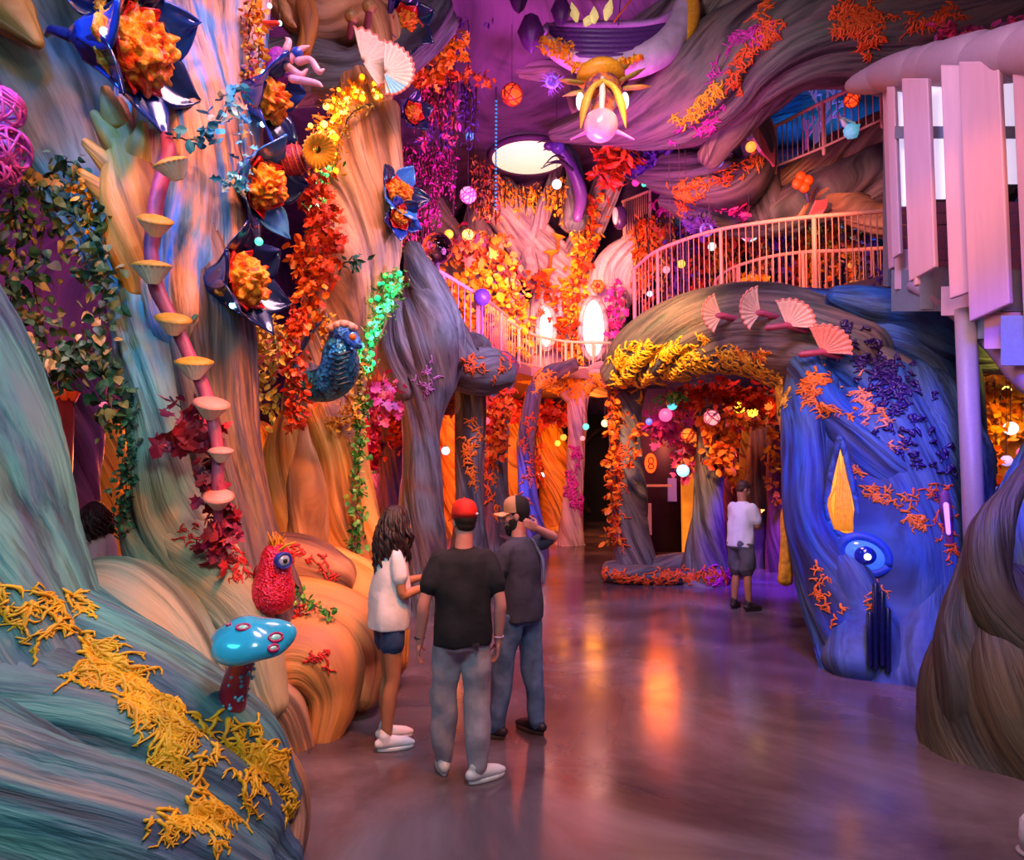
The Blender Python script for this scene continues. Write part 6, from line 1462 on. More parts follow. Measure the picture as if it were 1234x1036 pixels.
for k in range(6):
    mb = MB(); a = k*1.047; mb.ell(c + Vector((.1*math.cos(a), -.02, .1*math.sin(a))), (.08, .04, .08), 12, 8); mb.build('petal', bpy.data.materials['orange puff'], t)
mb = MB().ell(c + Vector((0, -.06, 0)), .06, 12, 8); mb.build('centre', plain('dark flower centre', '#8a2010', .5), t)
# curved purple feeler in front of the round light
t = thing('spiky_feeler', 'curved purple plant feeler reaching across the round ceiling light', 'plant', P(700, 260, 15))
mb = MB(); mb.tube([P(696, 262, 15), P(700, 235, 15), P(690, 205, 14.8), P(672, 178, 14.6), P(660, 176, 14.5)], [M2(6, 15), M2(8, 15), M2(7, 15), M2(7, 15), M2(5, 15)], 12, m=24); mb.build('stem', plain('purple feeler skin', '#6a3a88', .4, var=.2), t)
mb = MB(); mb.ell(P(672, 177, 14.5), M2(9, 14.5), 16, 10); mb.build('bud', plain('violet bud', '#6a48b0', .3), t)
mb = MB()
for a, b_ in (((680, 190), (655, 200)), ((684, 198), (652, 203)), ((690, 205), (660, 196)), ((668, 170), (648, 172)), ((672, 180), (655, 181))): mb.tube([P(*a, 14.6), P((a[0]+b_[0])/2, min(a[1], b_[1]) - 2, 14.5), P(*b_, 14.5)], [M2(1.4, 15), M2(1.1, 15), M2(.6, 15)], 6, m=8)
mb.build('spine_fringe', plain('dark spine', '#3a1c40', .5), t)
c = P(747, 262, 15.6); t = thing('hanging_pod', 'round plum pod with a pale belly beside the small railing panel', 'pod', c)
mb = MB(); mb.ell(c, (M2(9, 15.6), M2(9, 15.6), M2(15, 15.6)), 18, 12); mb.build('pod', plain('plum pod', '#4a2858', .35), t)
mb = MB(); mb.ell(c + Vector((-.12, -.1, 0)), (M2(4, 15.6), M2(5, 15.6), M2(11, 15.6)), 12, 10); mb.build('belly', plain('pale belly', '#f0e0c8', .5), t)
# curly tentacled purple creature above the blue trumpet flower, red woven basket
d0 = 5.5; t = thing('tentacle_creature', 'violet shaggy creature with curling pink horns over the blue trumpet flower', 'creature', P(345, 105, d0))
mb = MB(); mb.ell(P(335, 82, d0), (M2(17, d0), M2(16, d0), M2(26, d0)), 20, 14); mb.build('body', plain('violet fur', '#8a1c98', .6, var=.35, bscale=30, bump=.8), t)
for k, q in enumerate([[(350, 72), (362, 60), (372, 56)], [(360, 74), (374, 72), (384, 86), (390, 84)], [(346, 80), (362, 90), (370, 84)], [(352, 95), (380, 100), (388, 104)], [(345, 60), (348, 50), (345, 46)]]):
    mb = MB(); mb.tube([P(*p_, d0 - .15) for p_ in q], [M2(5, d0)] + [M2(4, d0)]*(len(q)-2) + [M2(1.5, d0)], 8, m=14); mb.build('horn', plain('pink horn', '#f0a0b0', .35) if k == 0 else bpy.data.materials['pink horn'], t)
mb = MB(); mb.ell(P(358, 64, d0-.15), M2(7, d0), 14, 10); mb.build('head', plain('royal blue head', '#2848b8', .3), t)
d0 = 5.5; c = P(349, 194, d0); t = thing('basket', 'dark red woven barrel basket beneath the blue trumpet flower', 'basket', P(349, 212, d0))
A = Matrix.Translation(c) @ Matrix.Rotation(1.3, 4, 'Y'); k_ = M2(1, d0)
mb = MB(); mb.lathe([(k_*1, -16*k_), (15*k_, -17*k_), (18*k_, -6*k_), (18*k_, 8*k_), (15*k_, 18*k_), (1*k_, 18*k_)], 28, A); mb.build('barrel', plain('crimson weave', '#8a1830', .6, var=.3, bscale=60, bump=.8), t)
mb = MB()
rh = plain('rust hoop', '#b8482c', .5)
for z in (-14, -6, 2, 10, 16): MB().lathe([(17.5*k_, (z-1)*k_), (19*k_, z*k_), (17.5*k_, (z+1)*k_)], 28, A, caps=False).build('hoop', rh, t)
d0 = 5.45; c = P(382, 180, d0); t = thing('gill_cone', 'yellow ribbed fungus cone between the basket and the golden lights', 'fungus', c)
A = frame_from((.5, -.6, -.5)); A.translation = c; k_ = M2(1, d0)
MB().lathe([(6*k_, -14*k_), (14*k_, -4*k_), (21*k_, 8*k_), (20*k_, 10*k_), (5*k_, 0)], 66, A, pleat=.07, k=22, caps=False).build('gills', plain('yellow gill', '#f0a828', .5), t)
# balls on the branch near the top, spiral feelers
for k, (x, y, w_) in enumerate([(424, 20, 'mottled round mushroom ball lower on the brown branch'), (445, 8, 'mottled round mushroom ball at the tip of the brown branch')]):
    c = P(x, y, 7.9); R = M2(9, 7.9); t = thing('mushroom_ball', w_, 'mushroom', c - Vector((0, 0, R)), 'mushroom balls on the brown branch')
    MB().ell(c, (R, R, R*.95), 18, 12).build('cap', plain('mottled ochre cap', '#a8804a', .5, var=.45, bscale=22) if k == 0 else bpy.data.materials['mottled ochre cap'], t)
    MB().tube([c - Vector((0, 0, R*.7)), c - Vector((.05, -.1, R*2))], [R*.45, R*.5], 10).build('stem', plain('plum stem', '#7a3440', .5) if k == 0 else bpy.data.materials['plum stem'], t)
t = thing('spiral_shell', 'tan ridged spiral shell hanging left of the brown branch', 'shell', P(343, 25, 7.2))
mb = MB(); mb.tube([P(340, 2, 7.2), P(343, 12, 7.2), P(348, 24, 7.2), P(356, 32, 7.2)], [M2(6, 7.2), M2(8, 7.2), M2(6, 7.2), M2(2, 7.2)], 12, m=20); mb.build('whorl', plain('tan shell', '#a8784a', .5, var=.3, bscale=20, bump=.6), t)
t = thing('hanging_cocoon', 'purple pleated cocoon at the upper rim of the boat nest', 'cocoon', P(675, 28, 9.9))
for k, (x, y, r) in enumerate(((676, 14, 12), (640, 40, 16), (625, 0, 11))):
    mb = MB(); A = Matrix.Translation(P(x, y, 9.9)); k_ = M2(1, 9.9); mb.lathe([(.2*k_, -20*k_*r/12), (r*.7*k_, -10*k_*r/12), (r*k_, 2*k_), (r*.6*k_, 14*k_*r/12), (.2*k_, 20*k_*r/12)], 30, A, pleat=.08, k=10)
    mb.build('cocoon', plain('plum cocoon', '#5a2470', .4, var=.2) if k == 0 else bpy.data.materials['plum cocoon'], t)
# beaded cyan string and the red nozzle
t = thing('bead_string', 'cyan bead string hanging over the left rim of the round light', 'bead string', P(597, 255, 14))
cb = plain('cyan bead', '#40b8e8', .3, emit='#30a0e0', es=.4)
for k in range(28): MB().ell(P(598 - k*.03, 122 + k*4.8, 14), M2(1.5, 14), 8, 6).build('bead', cb, t)
MB().tube([P(598, 105, 14), P(597, 256, 14)], .012, 4).build('cord', M['cord'], t)
c = P(326, 29, 5.6); t = thing('nozzle', 'small red nozzle carrying an ice bulb near the peach trunk', 'nozzle', c)
MB().tube([P(318, 29, 5.7), P(334, 28, 5.7)], [.03, .024], 10).build('body', plain('red nozzle', '#c83020', .4), t)
# pale corner object at lower right
c = F(1240, 1030); t = thing('bollard', 'pale grey rounded bollard peeking in at the lower right corner', 'bollard', (c.x + .02, c.y, 0))
MB().lathe([(.05, 0), (.055, .08), (.05, .16), (.03, .19), (.001, .2)], 20, Matrix.Translation((c.x + .02, c.y, 0))).build('post', plain('pale grey', '#b8b0b8', .5), t)
MB().lathe([(.07, 0), (.07, .015), (.05, .02)], 20, Matrix.Translation((c.x + .02, c.y, 0))).build('base', plain('grey base', '#8a8488', .5), t)
# red pot by the person behind the root
c = P(66, 520, 5.6); t = thing('pot', 'dark red tall pot with an orange scalloped rim beside the dark purple trunk', 'pot', P(66, 640, 5.6))
MB().lathe([(M2(14, 5.6), 0), (M2(16, 5.6), M2(60, 5.6)), (M2(15, 5.6), M2(160, 5.6)), (M2(12, 5.6), M2(160, 5.6))], 24, Matrix.Translation(P(66, 640, 5.6))).build('body', plain('dark red pot', '#6a0f24', .45, var=.2), t)
MB().lathe([(M2(15, 5.6), M2(156, 5.6)), (M2(19, 5.6), M2(168, 5.6)), (M2(14, 5.6), M2(170, 5.6))], 36, Matrix.Translation(P(66, 640, 5.6)), pleat=.1, k=9, caps=False).build('rim', plain('orange rim', '#d8541c', .5), t)
# ------------------------------------------------------------------ people
SKIN = dict(light=plain('warm skin', '#d89880', .5, var=.05), tan=plain('tan skin', '#b87858', .5, var=.05), rosy=plain('rosy skin', '#d89088', .5, var=.05))
def cloth(name, col, rough=.85, var=.1): return plain(name, col, rough, var=var, bump=.25, bscale=18)
def hand(mb, wrist, elbow, side, curl=.5, palm_n=None, hold=None):
    """palm with four unequal bent fingers and a thumb from the side of the palm. side: +1 right, -1 left"""
    w_ = Vector(wrist); z = (w_ - Vector(elbow)).normalized()
    pn = Vector(palm_n) if palm_n is not None else Vector((-side, 0, 0))
    pn = (pn - z*pn.dot(z)).normalized()          # the way the palm faces
    x = z.cross(pn).normalized()                  # across the palm
    thumb = x * (1 if x.y > 0 else -1)            # thumb side points forward
    if hold is not None: thumb = x * (1 if x.dot(Vector(hold)) > 0 else -1)
    pc = w_ + z*.045
    mb.tube([w_ - z*.01, w_ + z*.02, w_ + z*.05, w_ + z*.085], [.024, .030, .036, .034], 12, flat=.55) if False else None
    A = Matrix((thumb, pn, z)).transposed().to_4x4(); A.translation = pc
    k = mb.mark(); mb.ell((0, 0, 0), (.040, .016, .050), 14, 10); mb.xf(k, A)
    mb.tube([w_ - z*.02, w_ + z*.02], [.025, .026], 10)
    for i, (o, L) in enumerate([(.028, .070), (.009, .080), (-.010, .074), (-.028, .058)]):
        p = w_ + z*.082 + thumb*o
        d = z; pts = [p - z*.02, p]
        for s_ in range(3):
            d = (d*math.cos(curl*.75) + pn*math.sin(curl*.75)).normalized()
            n_ = (pn*math.cos(curl*.75) - z*math.sin(curl*.75)); pn2 = pn
            d = (Matrix.Rotation(0, 3, x) @ d)
            p = p + (z*math.cos(curl*(s_+1)*.6) + pn*math.sin(curl*(s_+1)*.6))*L*(.45, .32, .25)[s_]
            pts.append(p)
        mb.tube(pts, [.0095, .0095, .009, .0082, .007], 8)
    p = w_ + z*.025 + thumb*.03 + pn*.006
    mb.tube([p, p + (thumb*.7 + z*.7 + pn*.25)*.035, p + (thumb*.45 + z*.95 + pn*.55)*.062], [.013, .0115, .008], 8)
def head_mesh(mb, beard=False):
    """head about its own centre, facing +y, 0.235 tall"""
    mb.ell((0, -.012, .028), (.074, .092, .088), 24, 16)
    mb.ell((0, .022, -.035), (.058, .066, .078), 20, 14)
    mb.ell((0, .052, -.085), (.032, .034, .028), 14, 10)
    mb.ell((0, .072, .028), (.056, .022, .016), 14, 8)
    mb.tube([(0, .086, .022), (0, .104, -.012), (0, .112, -.026)], [.010, .013, .015], 10)
    mb.ell((-.012, .098, -.03), .010, 8, 6); mb.ell((.012, .098, -.03), .010, 8, 6)
    mb.ell((0, .082, -.054), (.024, .012, .007), 12, 6); mb.ell((0, .081, -.066), (.021, .012, .008), 12, 6)
    for s in (-1, 1):
        mb.ell((s*.036, .066, -.02), (.022, .02, .02), 10, 8)
        k = mb.mark(); mb.ell((0, 0, 0), (.009, .019, .032), 10, 8); mb.xf(k, Matrix.Translation((s*.074, -.008, -.005)) @ Matrix.Rotation(s*.25, 4, 'Z'))
def person(label, loc, yaw, H, skin, head_yaw=0, head_pitch=0, lean=(0, 0), arms=None, legs=None, bare_legs=None, sleeve=.55, women=False, short=None):
    """local frame: x right, y forward, z up for a 1.75 m figure; returns the thing, transform and key points"""
    s = H/1.75
    T = Matrix.Translation(loc) @ Matrix.Rotation(yaw, 4, 'Z') @ Matrix.Scale(s, 4)
    t = thing('person', label, 'person', loc)
    lx, ly = lean
    K = dict(pelvis=Vector((0, 0, .95)), waist=Vector((lx*.3, ly*.3, 1.08)), chest=Vector((lx*.7, ly*.7, 1.30)), neck=Vector((lx, ly, 1.47)), head=Vector((lx*1.1, ly*1.1 + .025, 1.63)))
    sw = .145 if women else .165
    for sd, nm in ((-1, 'l'), (1, 'r')):
        K['sh'+nm] = Vector((lx + sd*sw, ly - .01, 1.405))
        a = (arms or {}).get(nm)
        K['el'+nm] = Vector(a[0]) if a else Vector((lx + sd*(sw + .06), ly - .04, 1.12))
        K['wr'+nm] = Vector(a[1]) if a else Vector((lx + sd*(sw + .07), ly + .03, .88))
        g = (legs or {}).get(nm)
        K['hip'+nm] = Vector((sd*.09, 0, .92))
        K['kn'+nm] = Vector(g[0]) if g else Vector((sd*.10, .02, .49))
        K['an'+nm] = Vector(g[1]) if g else Vector((sd*.105, -.02, .085))
        K['toe'+nm] = Vector(g[2]) if g else Vector((sd*.03, 1, 0)).normalized()
    Rh = Matrix.Translation(K['head']) @ Matrix.Rotation(head_yaw, 4, 'Z') @ Matrix.Rotation(-head_pitch, 4, 'X')
    return t, T, K, Rh, s
def finish(mb, T, voxel, name, mat, t, it=2, wob=0, ws=6, seed=0):
    mb.xf(0, T)
    return remesh(mb, voxel, it, wob, ws, seed).build(name, mat, t)
def body_skin(t, T, K, Rh, skin, hands=(('l', .5, None, None), ('r', .5, None, None)), bare=True, women=False):
    mb = MB()
    k = mb.mark(); head_mesh(mb); mb.xf(k, Rh)
    mb.tube([K['chest'] + Vector((0, -.01, .06)), K['neck'] + Vector((0, 0, .01)), Rh @ Vector((0, -.015, -.05))], [.07, .052 if women else .060, .052 if women else .058], 16)
    mb.loft([(0, 0, .90, .13, .09), (K['waist'].x, K['waist'].y, 1.08, .12, .085), (K['chest'].x, K['chest'].y, 1.30, .14, .09), (K['neck'].x, K['neck'].y, 1.40, .09, .05)], 20)
    a = .85 if women else 1
    for nm in 'lr':
        mb.tube([K['sh'+nm] + Vector((0, 0, -.02)), K['sh'+nm].lerp(K['el'+nm], .5), K['el'+nm], K['el'+nm].lerp(K['wr'+nm], .3), K['wr'+nm]], [.040*a, .046*a, .039*a, .041*a, .027*a], 14, m=14)
        mb.tube([K['hip'+nm], K['hip'+nm].lerp(K['kn'+nm], .5), K['kn'+nm], K['kn'+nm].lerp(K['an'+nm], .35) + Vector((0, -.012, 0)), K['an'+nm]], [.083, .070, .052, .053, .036], 14, m=16)
        f = K['toe'+nm]; mb.tube([K['an'+nm] + Vector((0, 0, -.03)), K['an'+nm] + f*.12 + Vector((0, 0, -.055))], [.036, .026], 10)
    for nm, curl, pn, hold in hands: hand(mb, K['wr'+nm], K['el'+nm], 1 if nm == 'r' else -1, curl, pn, hold)
    return finish(mb, T, .0075, 'body', skin, t, 2)
def shirt(t, T, K, mat, hem=.90, sl=.6, hemw=(.175, .125), chestw=(.185, .125), loose=1.0, women=False, seed=0, name='shirt', neck=.085):
    mb = MB(); wsc = .88 if women else 1
    c, n_, w_ = K['chest'], K['neck'], K['waist']
    mb.loft([(w_.x*.3, w_.y*.3, hem, *hemw), (w_.x*.6, w_.y*.6, hem + .08, hemw[0]*1.0, hemw[1]*1.0), (w_.x, w_.y, 1.10, hemw[0]*.95, hemw[1]*.96), ((w_.x+c.x)/2, (w_.y+c.y)/2, 1.20, (hemw[0]+chestw[0])/2, (hemw[1]+chestw[1])/2),
             (c.x, c.y, 1.31, *chestw), (c.x*.4+n_.x*.6, c.y*.4+n_.y*.6, 1.39, chestw[0]*.98, chestw[1]*.9), (n_.x, n_.y - .005, 1.437, chestw[0]*.80, chestw[1]*.72), (n_.x, n_.y, 1.465, neck*.95, neck*.85), (n_.x, n_.y, 1.475, neck*.8, neck*.75)], 28)
    for nm in 'lr':
        e = K['sh'+nm].lerp(K['el'+nm], sl)
        mb.tube([K['neck'].lerp(K['sh'+nm], .55) + Vector((0, 0, -.03)), K['sh'+nm] + Vector((0, 0, -.005)), K['sh'+nm].lerp(e, .5), e], [.052, .055*wsc, .062*loose*wsc, .064*loose*wsc], 16, m=12)
    return finish(mb, T, .011, name, mat, t, 3, .016, 10, seed)
def trousers(t, T, K, mat, waist=.98, knee=.078, cuff=.058, end=None, hips=(.165, .125), seed=0, name='trousers', thigh=.098):
    mb = MB()
    mb.loft([(0, -.0, .83, hips[0]*.85, hips[1]*.9), (0, -.005, .90, *hips), (0, 0, waist, hips[0]*.93, hips[1]*.9), (K['waist'].x*.3, K['waist'].y*.3, waist + .03, hips[0]*.9, hips[1]*.85)], 26)
    for nm in 'lr':
        h, k, a = K['hip'+nm], K['kn'+nm], K['an'+nm]
        if end is not None:
            u = end; e = h.lerp(k, u)
            mb.tube([h + Vector((0, 0, -.01)), h.lerp(e, .5), e], [thigh, thigh*1.0, thigh*.97], 16, m=10)
        else:
            mb.tube([h + Vector((0, 0, -.01)), h.lerp(k, .5), k, k.lerp(a, .5) + Vector((0, -.008, 0)), a + Vector((0, 0, .0))], [thigh, thigh*.93, knee, knee*.92, cuff], 16, m=20)
    return finish(mb, T, .011, name, mat, t, 2, .020, 11, seed)
def shoes(t, T, K, mat, sole, L=.27, name='shoe'):
    for nm in 'lr':
        a = K['an'+nm]; f = K['toe'+nm].normalized(); sd = Vector((f.y, -f.x, 0))
        g = Vector((a.x, a.y, 0))
        A = Matrix((sd, f, Vector((0, 0, 1)))).transposed().to_4x4(); A.translation = g
        mb = MB()
        mb.tube([(0, -.045, .055), (0, 0, .06), (0, .08, .052), (0, .15, .04), (0, .185, .035)], [.040, .044, .044, .038, .026], 16, m=14, flat=1.0)
        mb.tube([(0, -.008, .05), (0, -.012, .115)], [.047, .046], 16); mb.tube([(0, .02, .07), (0, .10, .055)], [.042, .036], 14)
        for v in mb.v: v[:, 2] = np.maximum(v[:, 2], .022)
        mb.xf(0, T @ A)
        o = remesh(mb, .0065, 2).build(name, mat, t)
        mb = MB()
        n_ = 28; th = np.linspace(0, 2*math.pi, n_, endpoint=False)
        ring = lambda z, e: np.stack([(.043 + e)*np.cos(th)*(1 + .12*np.sin(th)), .07 + (.135 + e)*np.sin(th), np.full(n_, z)], -1)
        mb.grid(np.array([ring(.001, -.004), ring(.006, 0), ring(.024, 0), ring(.03, -.004)]), True, True, True)
        mb.xf(0, T @ A); s_ = mb.build('sole', sole, t); s_.parent = o; ORG[s_.name] = ORG[t.name]; s_.matrix_parent_inverse = Matrix()
        mb = MB()
        for j in range(4): mb.tube([(-.02, .045 + j*.022, .098 - j*.010), (0, .045 + j*.022, .104 - j*.010), (.02, .045 + j*.022, .098 - j*.010)], .0035, 5)
        mb.xf(0, T @ A); l_ = mb.build('laces', sole, t); l_.parent = o
def cap(t, T, Rh, mat, brim_mat, back=None, logo=None, brim=True):
    mb = MB()
    th = np.linspace(0, 2*math.pi, 36, endpoint=False)
    prof = [(1.0, .0), (1.01, .03), (.97, .065), (.86, .095), (.62, .115), (.3, .125), (.02, .127)]
    G = np.array([np.stack([.084*r*np.cos(th), -.012 + .101*r*np.sin(th), np.full(36, .03 + z)], -1) for r, z in prof])
    k = MB()
    if back is None:
        k.grid(G, True, True, True); k.xf(0, T @ Rh); c = k.build('cap', mat, t)
    else:
        k.grid(np.concatenate([G[:, 0:19]], 1), False); m2 = MB(); m2.grid(np.concatenate([G[:, 18:], G[:, :1]], 1), False)
        k.xf(0, T @ Rh); m2.xf(0, T @ Rh); c = k.build('cap', mat, t); b_ = m2.build('cap_mesh', back, t)
    b = MB(); rows = []
    for u in np.linspace(0, 1, 6):
        a = np.linspace(-1.15, 1.15, 17)
        rows.append(np.stack([np.sin(a)*(.083 + .004*u)*(1 - .10*u*0), .082*np.cos(a)*1.0 + .01 + .078*u*np.cos(a*.72), .040 - .006*u - .030*(np.sin(a)**2)*(.4 + .6*u)], -1))
    Gb = np.array(rows); G2 = Gb.copy(); G2[..., 2] -= .005
    b.grid(np.transpose(np.concatenate([Gb, G2[::-1]], 0), (1, 0, 2)), True, True, True); b.xf(0, T @ Rh); br = b.build('brim', brim_mat, t); br.parent = c
    bt = MB(); bt.ell((0, -.012, .158), .009, 10, 6); bt.xf(0, T @ Rh); q = bt.build('button', mat, t); q.parent = c
    if logo:
        lg = MB(); 
        for dx, dy in ((0, 0), (.008, .004), (-.008, .003)): lg.ell((.058 + dx, -.085 + dx*.5, .052 + dy), (.009, .006, .007), 10, 6)
        lg.xf(0, T @ Rh); q = lg.build('emblem', logo, t); q.parent = c
def hair_short(t, T, Rh, mat, seed=1, crop=False):
    mb = MB(); rs = np.random.RandomState(seed)
    if crop:
        mb.ell((0, -.020, .030), (.0785, .0935, .085), 24, 16); mb.ell((0, -.042, -.018), (.064, .056, .048), 20, 12)
    else:
        mb.ell((0, -.024, .040), (.081, .095, .088), 24, 16)
        mb.ell((0, -.046, -.012), (.067, .056, .058), 20, 12)
        mb.ell((0, .030, .085), (.064, .050, .040), 18, 10)
    for k in range(0 if crop else 70):
        a = rs.uniform(0, 6.28); e = rs.uniform(.1, 1.4)
        p = Vector((.078*math.cos(a)*math.cos(e), -.024 + .09*math.sin(a)*math.cos(e), .042 + .085*math.sin(e)))
        mb.tube([p*.96, p*1.06 + Vector((rs.normal()*.008, .012, .004))], [.012, .004], 6)
    mb.xf(0, T @ Rh)
    return remesh(mb, .006, 1, .0015 if crop else .006, 40, seed).build('hair', mat, t)
def eyes(t, T, Rh):
    for s in (-1, 1):
        mb = MB(); mb.ell((s*.031, .079, .008), (.0125, .010, .008), 12, 8); mb.xf(0, T @ Rh); e = mb.build('eye', plain('eye white', '#e8e0e0', .2) if 'eye white' not in bpy.data.materials else bpy.data.materials['eye white'], t)
        mb = MB(); mb.ell((s*.031, .087, .008), (.006, .004, .006), 10, 6); mb.xf(0, T @ Rh); q = mb.build('iris', M['black'], t); q.parent = e
        mb = MB(); mb.tube([(s*.016, .090, .026), (s*.032, .088, .030), (s*.050, .074, .024)], .0045, 6); mb.xf(0, T @ Rh); mb.build('eyebrow', plain('brow hair', '#241410', .8) if 'brow hair' not in bpy.data.materials else bpy.data.materials['brow hair'], t)
def long_hair(t, T, K, Rh, mat, length, n, seed, curl=.02, width=.12, fwd=0):
    mb = MB(); rs = np.random.RandomState(seed)
    mb.ell((0, -.018, .038), (.083, .098, .090), 24, 16); mb.ell((0, -.055, -.03), (.078, .062, .09), 20, 12); mb.xf(0, Rh)
    Ri = Rh.to_3x3()
    for k in range(n):
        a = rs.uniform(math.pi*.92, math.pi*2.08) if k % 5 else rs.uniform(math.pi*.75, math.pi*2.25)
        e = rs.uniform(0, 1.0)
        p = Rh @ Vector((.082*math.cos(a)*math.cos(e), -.018 + .096*math.sin(a)*math.cos(e), .03 + .085*math.sin(e)))
        out = Ri @ Vector((math.cos(a), math.sin(a), 0))
        L = length*rs.uniform(.65, 1.1); pts = [p]; ph = rs.rand()*6.28; m = 9
        for j in range(1, m + 1):
            u = j/m
            q = p + out*(width*rs.uniform(.45, .6)*min(1, u*2.2)) + Vector((0, 0, -L*u))
            q += Vector((math.cos(ph + u*14), math.sin(ph + u*14), 0))*curl*min(1, u*2)
            pts.append(q)
        mb.tube(pts, [.013] + [.014]*(m-2) + [.010, .003], 6)
    mb.xf(0, T)
    return mb.build('hair', mat, t)

# --- man in the red cap, seen from behind
loc = F(556, 938); H = 1.695
t, T, K, Rh, s = person('man seen from behind in a red cap, black tee and grey joggers', loc, .10, H, 'rosy', head_yaw=.30, head_pitch=.06, lean=(.01, .02),
    arms={'l': ((-.245, -.035, 1.12), (-.275, .03, .86)), 'r': ((.245, -.05, 1.12), (.235, -.01, .865))},
    legs={'l': ((-.115, .05, .50), (-.115, .10, .09), (-.15, 1, 0)), 'r': ((.105, .0, .50), (.10, -.06, .09), (.95, .5, 0))})
body_skin(t, T, K, Rh, SKIN['rosy'], (('l', .45, None, None), ('r', .5, None, None)))
shirt(t, T, K, cloth('black jersey', '#15151f'), .855, .62, (.190, .152), (.185, .13), 1.12, seed=3, name='tee_shirt')
trousers(t, T, K, cloth('grey jogger cloth', '#a89cac'), .965, .088, .060, hips=(.175, .135), seed=4, name='joggers', thigh=.104)
shoes(t, T, K, plain('white sneaker leather', '#e8e4ec', .4, var=.03), plain('white sole', '#f0eef2', .5, var=.02), name='sneaker')
cap(t, T, Rh, cloth('red cap cloth', '#d81f14', .7), cloth('red cap brim', '#c81a12', .7), logo=plain('white cap emblem', '#e8e0e0', .5))
hair_short(t, T, Rh, plain('short dark brown hair', '#2a1812', .7, var=.3, bscale=60), seed=2, crop=True)
eyes(t, T, Rh)
mb = MB(); mb.tube([K['wrl'] + Vector((.033*math.cos(a), .033*math.sin(a), .03)) for a in np.linspace(0, 2*math.pi, 18)], .006, 6, round_caps=False); mb.xf(0, T); mb.build('bracelet', plain('dark bracelet', '#1c1a28', .4), t)
mb = MB(); mb.tube([K['wrr'] + Vector((.033*math.cos(a), .033*math.sin(a), .03)) for a in np.linspace(0, 2*math.pi, 18)], .006, 6, round_caps=False); mb.xf(0, T); mb.build('wristband', plain('pale wristband', '#c8b8f0', .4), t)
mb = MB(); mb.box((.085, -.136, .875), (.022, .006, .008)); mb.box((.09, -.137, .85), (.010, .006, .008)); mb.xf(0, T); mb.build('pocket_tag', plain('dark pocket tag', '#3a2a38', .6), t, smooth=False)

# --- woman with long wavy hair, facing right, holding a phone
loc = F(467, 900); loc = Vector((loc.x - .01, loc.y + .03, 0)); H = 1.655
yawf = -1.12
t, T, K, Rh, s = person('woman with long wavy hair in a white tee and denim shorts', loc, yawf, H, 'tan', women=True, head_yaw=.1, head_pitch=.22, lean=(0, .03),
    arms={'l': ((-.19, .12, 1.14), (-.08, .34, 1.20)), 'r': ((.195, .05, 1.12), (.10, .30, 1.16))},
    legs={'l': ((-.085, .03, .50), (-.09, .02, .085), (.0, 1, 0)), 'r': ((.085, .02, .50), (.09, -.03, .085), (.1, 1, 0))})
body_skin(t, T, K, Rh, SKIN['tan'], (('l', .9, (.6, .2, .5), (0, 0, 1)), ('r', .9, (-.6, .3, .4), (0, 0, 1))), women=True)
shirt(t, T, K, cloth('white cotton', '#e8e0ec', .8, .04), .86, .60, (.186, .155), (.155, .115), 1.05, True, seed=8, name='tee_shirt')
trousers(t, T, K, cloth('blue denim', '#28406e', .8, .25), .93, end=.42, hips=(.156, .112), seed=9, name='denim_shorts', thigh=.090)
shoes(t, T, K, bpy.data.materials['white sneaker leather'], bpy.data.materials['white sole'], name='sneaker')
long_hair(t, T, K, Rh, plain('dark brown hair', '#2c1418', .45, var=.4, bscale=40), .44, 170, 5, .018, .10)
eyes(t, T, Rh)
pc = T @ ((K['wrl'] + K['wrr'])/2 + Vector((-.0, .12, .07)))
A = Matrix.Translation(pc) @ Matrix.Rotation(yawf, 4, 'Z') @ Matrix.Rotation(-.9, 4, 'X')
ph = thing('phone', 'phone with a lit mint screen held up by the long haired woman', 'phone', pc)
mb = MB(); mb.box((0, 0, 0), (.038, .078, .005)); mb.xf(0, A); o = mb.build('phone_body', M['black'], ph, smooth=False); bv = o.modifiers.new('bevel', 'BEVEL'); bv.width = .004; bv.segments = 2
mb = MB(); mb.box((0, 0, .0055), (.034, .070, .001)); mb.xf(0, A); mb.build('screen', plain('mint screen', '#80e0c0', .2, emit='#70e8c8', es=1.3, var=.5, bscale=40), ph, smooth=False)

# --- bearded man in the tan and black cap, facing left, hand on his neck
loc = F(628, 886); H = 1.69
yawb = .95
t, T, K, Rh, s = person('bearded man in a tan and black cap, slate tee and jeans rubbing his neck', loc, yawb, H, 'rosy', head_yaw=.55, head_pitch=.10, lean=(0, .02),
    arms={'l': ((-.25, .06, 1.15), (-.20, .24, .98)), 'r': ((.30, -.10, 1.45), (.07, -.10, 1.535))},
    legs={'l': ((-.11, .10, .50), (-.14, .12, .09), (-.2, 1, 0)), 'r': ((.10, -.03, .50), (.11, -.07, .09), (.1, 1, 0))})
body_skin(t, T, K, Rh, SKIN['rosy'], (('l', .6, (1, 0, 0), None), ('r', .4, (0, 1, .3), (0, 0, 1))))
shirt(t, T, K, cloth('slate jersey', '#3a3c52'), .855, .6, (.188, .148), (.18, .128), 1.1, seed=13, name='tee_shirt')
trousers(t, T, K, cloth('blue grey jeans', '#5a74a0', .8, .22), .965, .082, .070, hips=(.168, .128), seed=14, name='jeans')
shoes(t, T, K, plain('dark plum shoe', '#2c1c2c', .55), plain('brown sole', '#5a3e3a', .6), name='shoe')
cap(t, T, Rh, cloth('tan cap front', '#c89470', .7), cloth('tan cap brim', '#d8a078', .7), back=cloth('black cap mesh', '#16121c', .8))
hair_short(t, T, Rh, plain('black hair', '#140c10', .7, var=.3, bscale=60), seed=6, crop=True)
eyes(t, T, Rh)
mb = MB(); rs = np.random.RandomState(3)
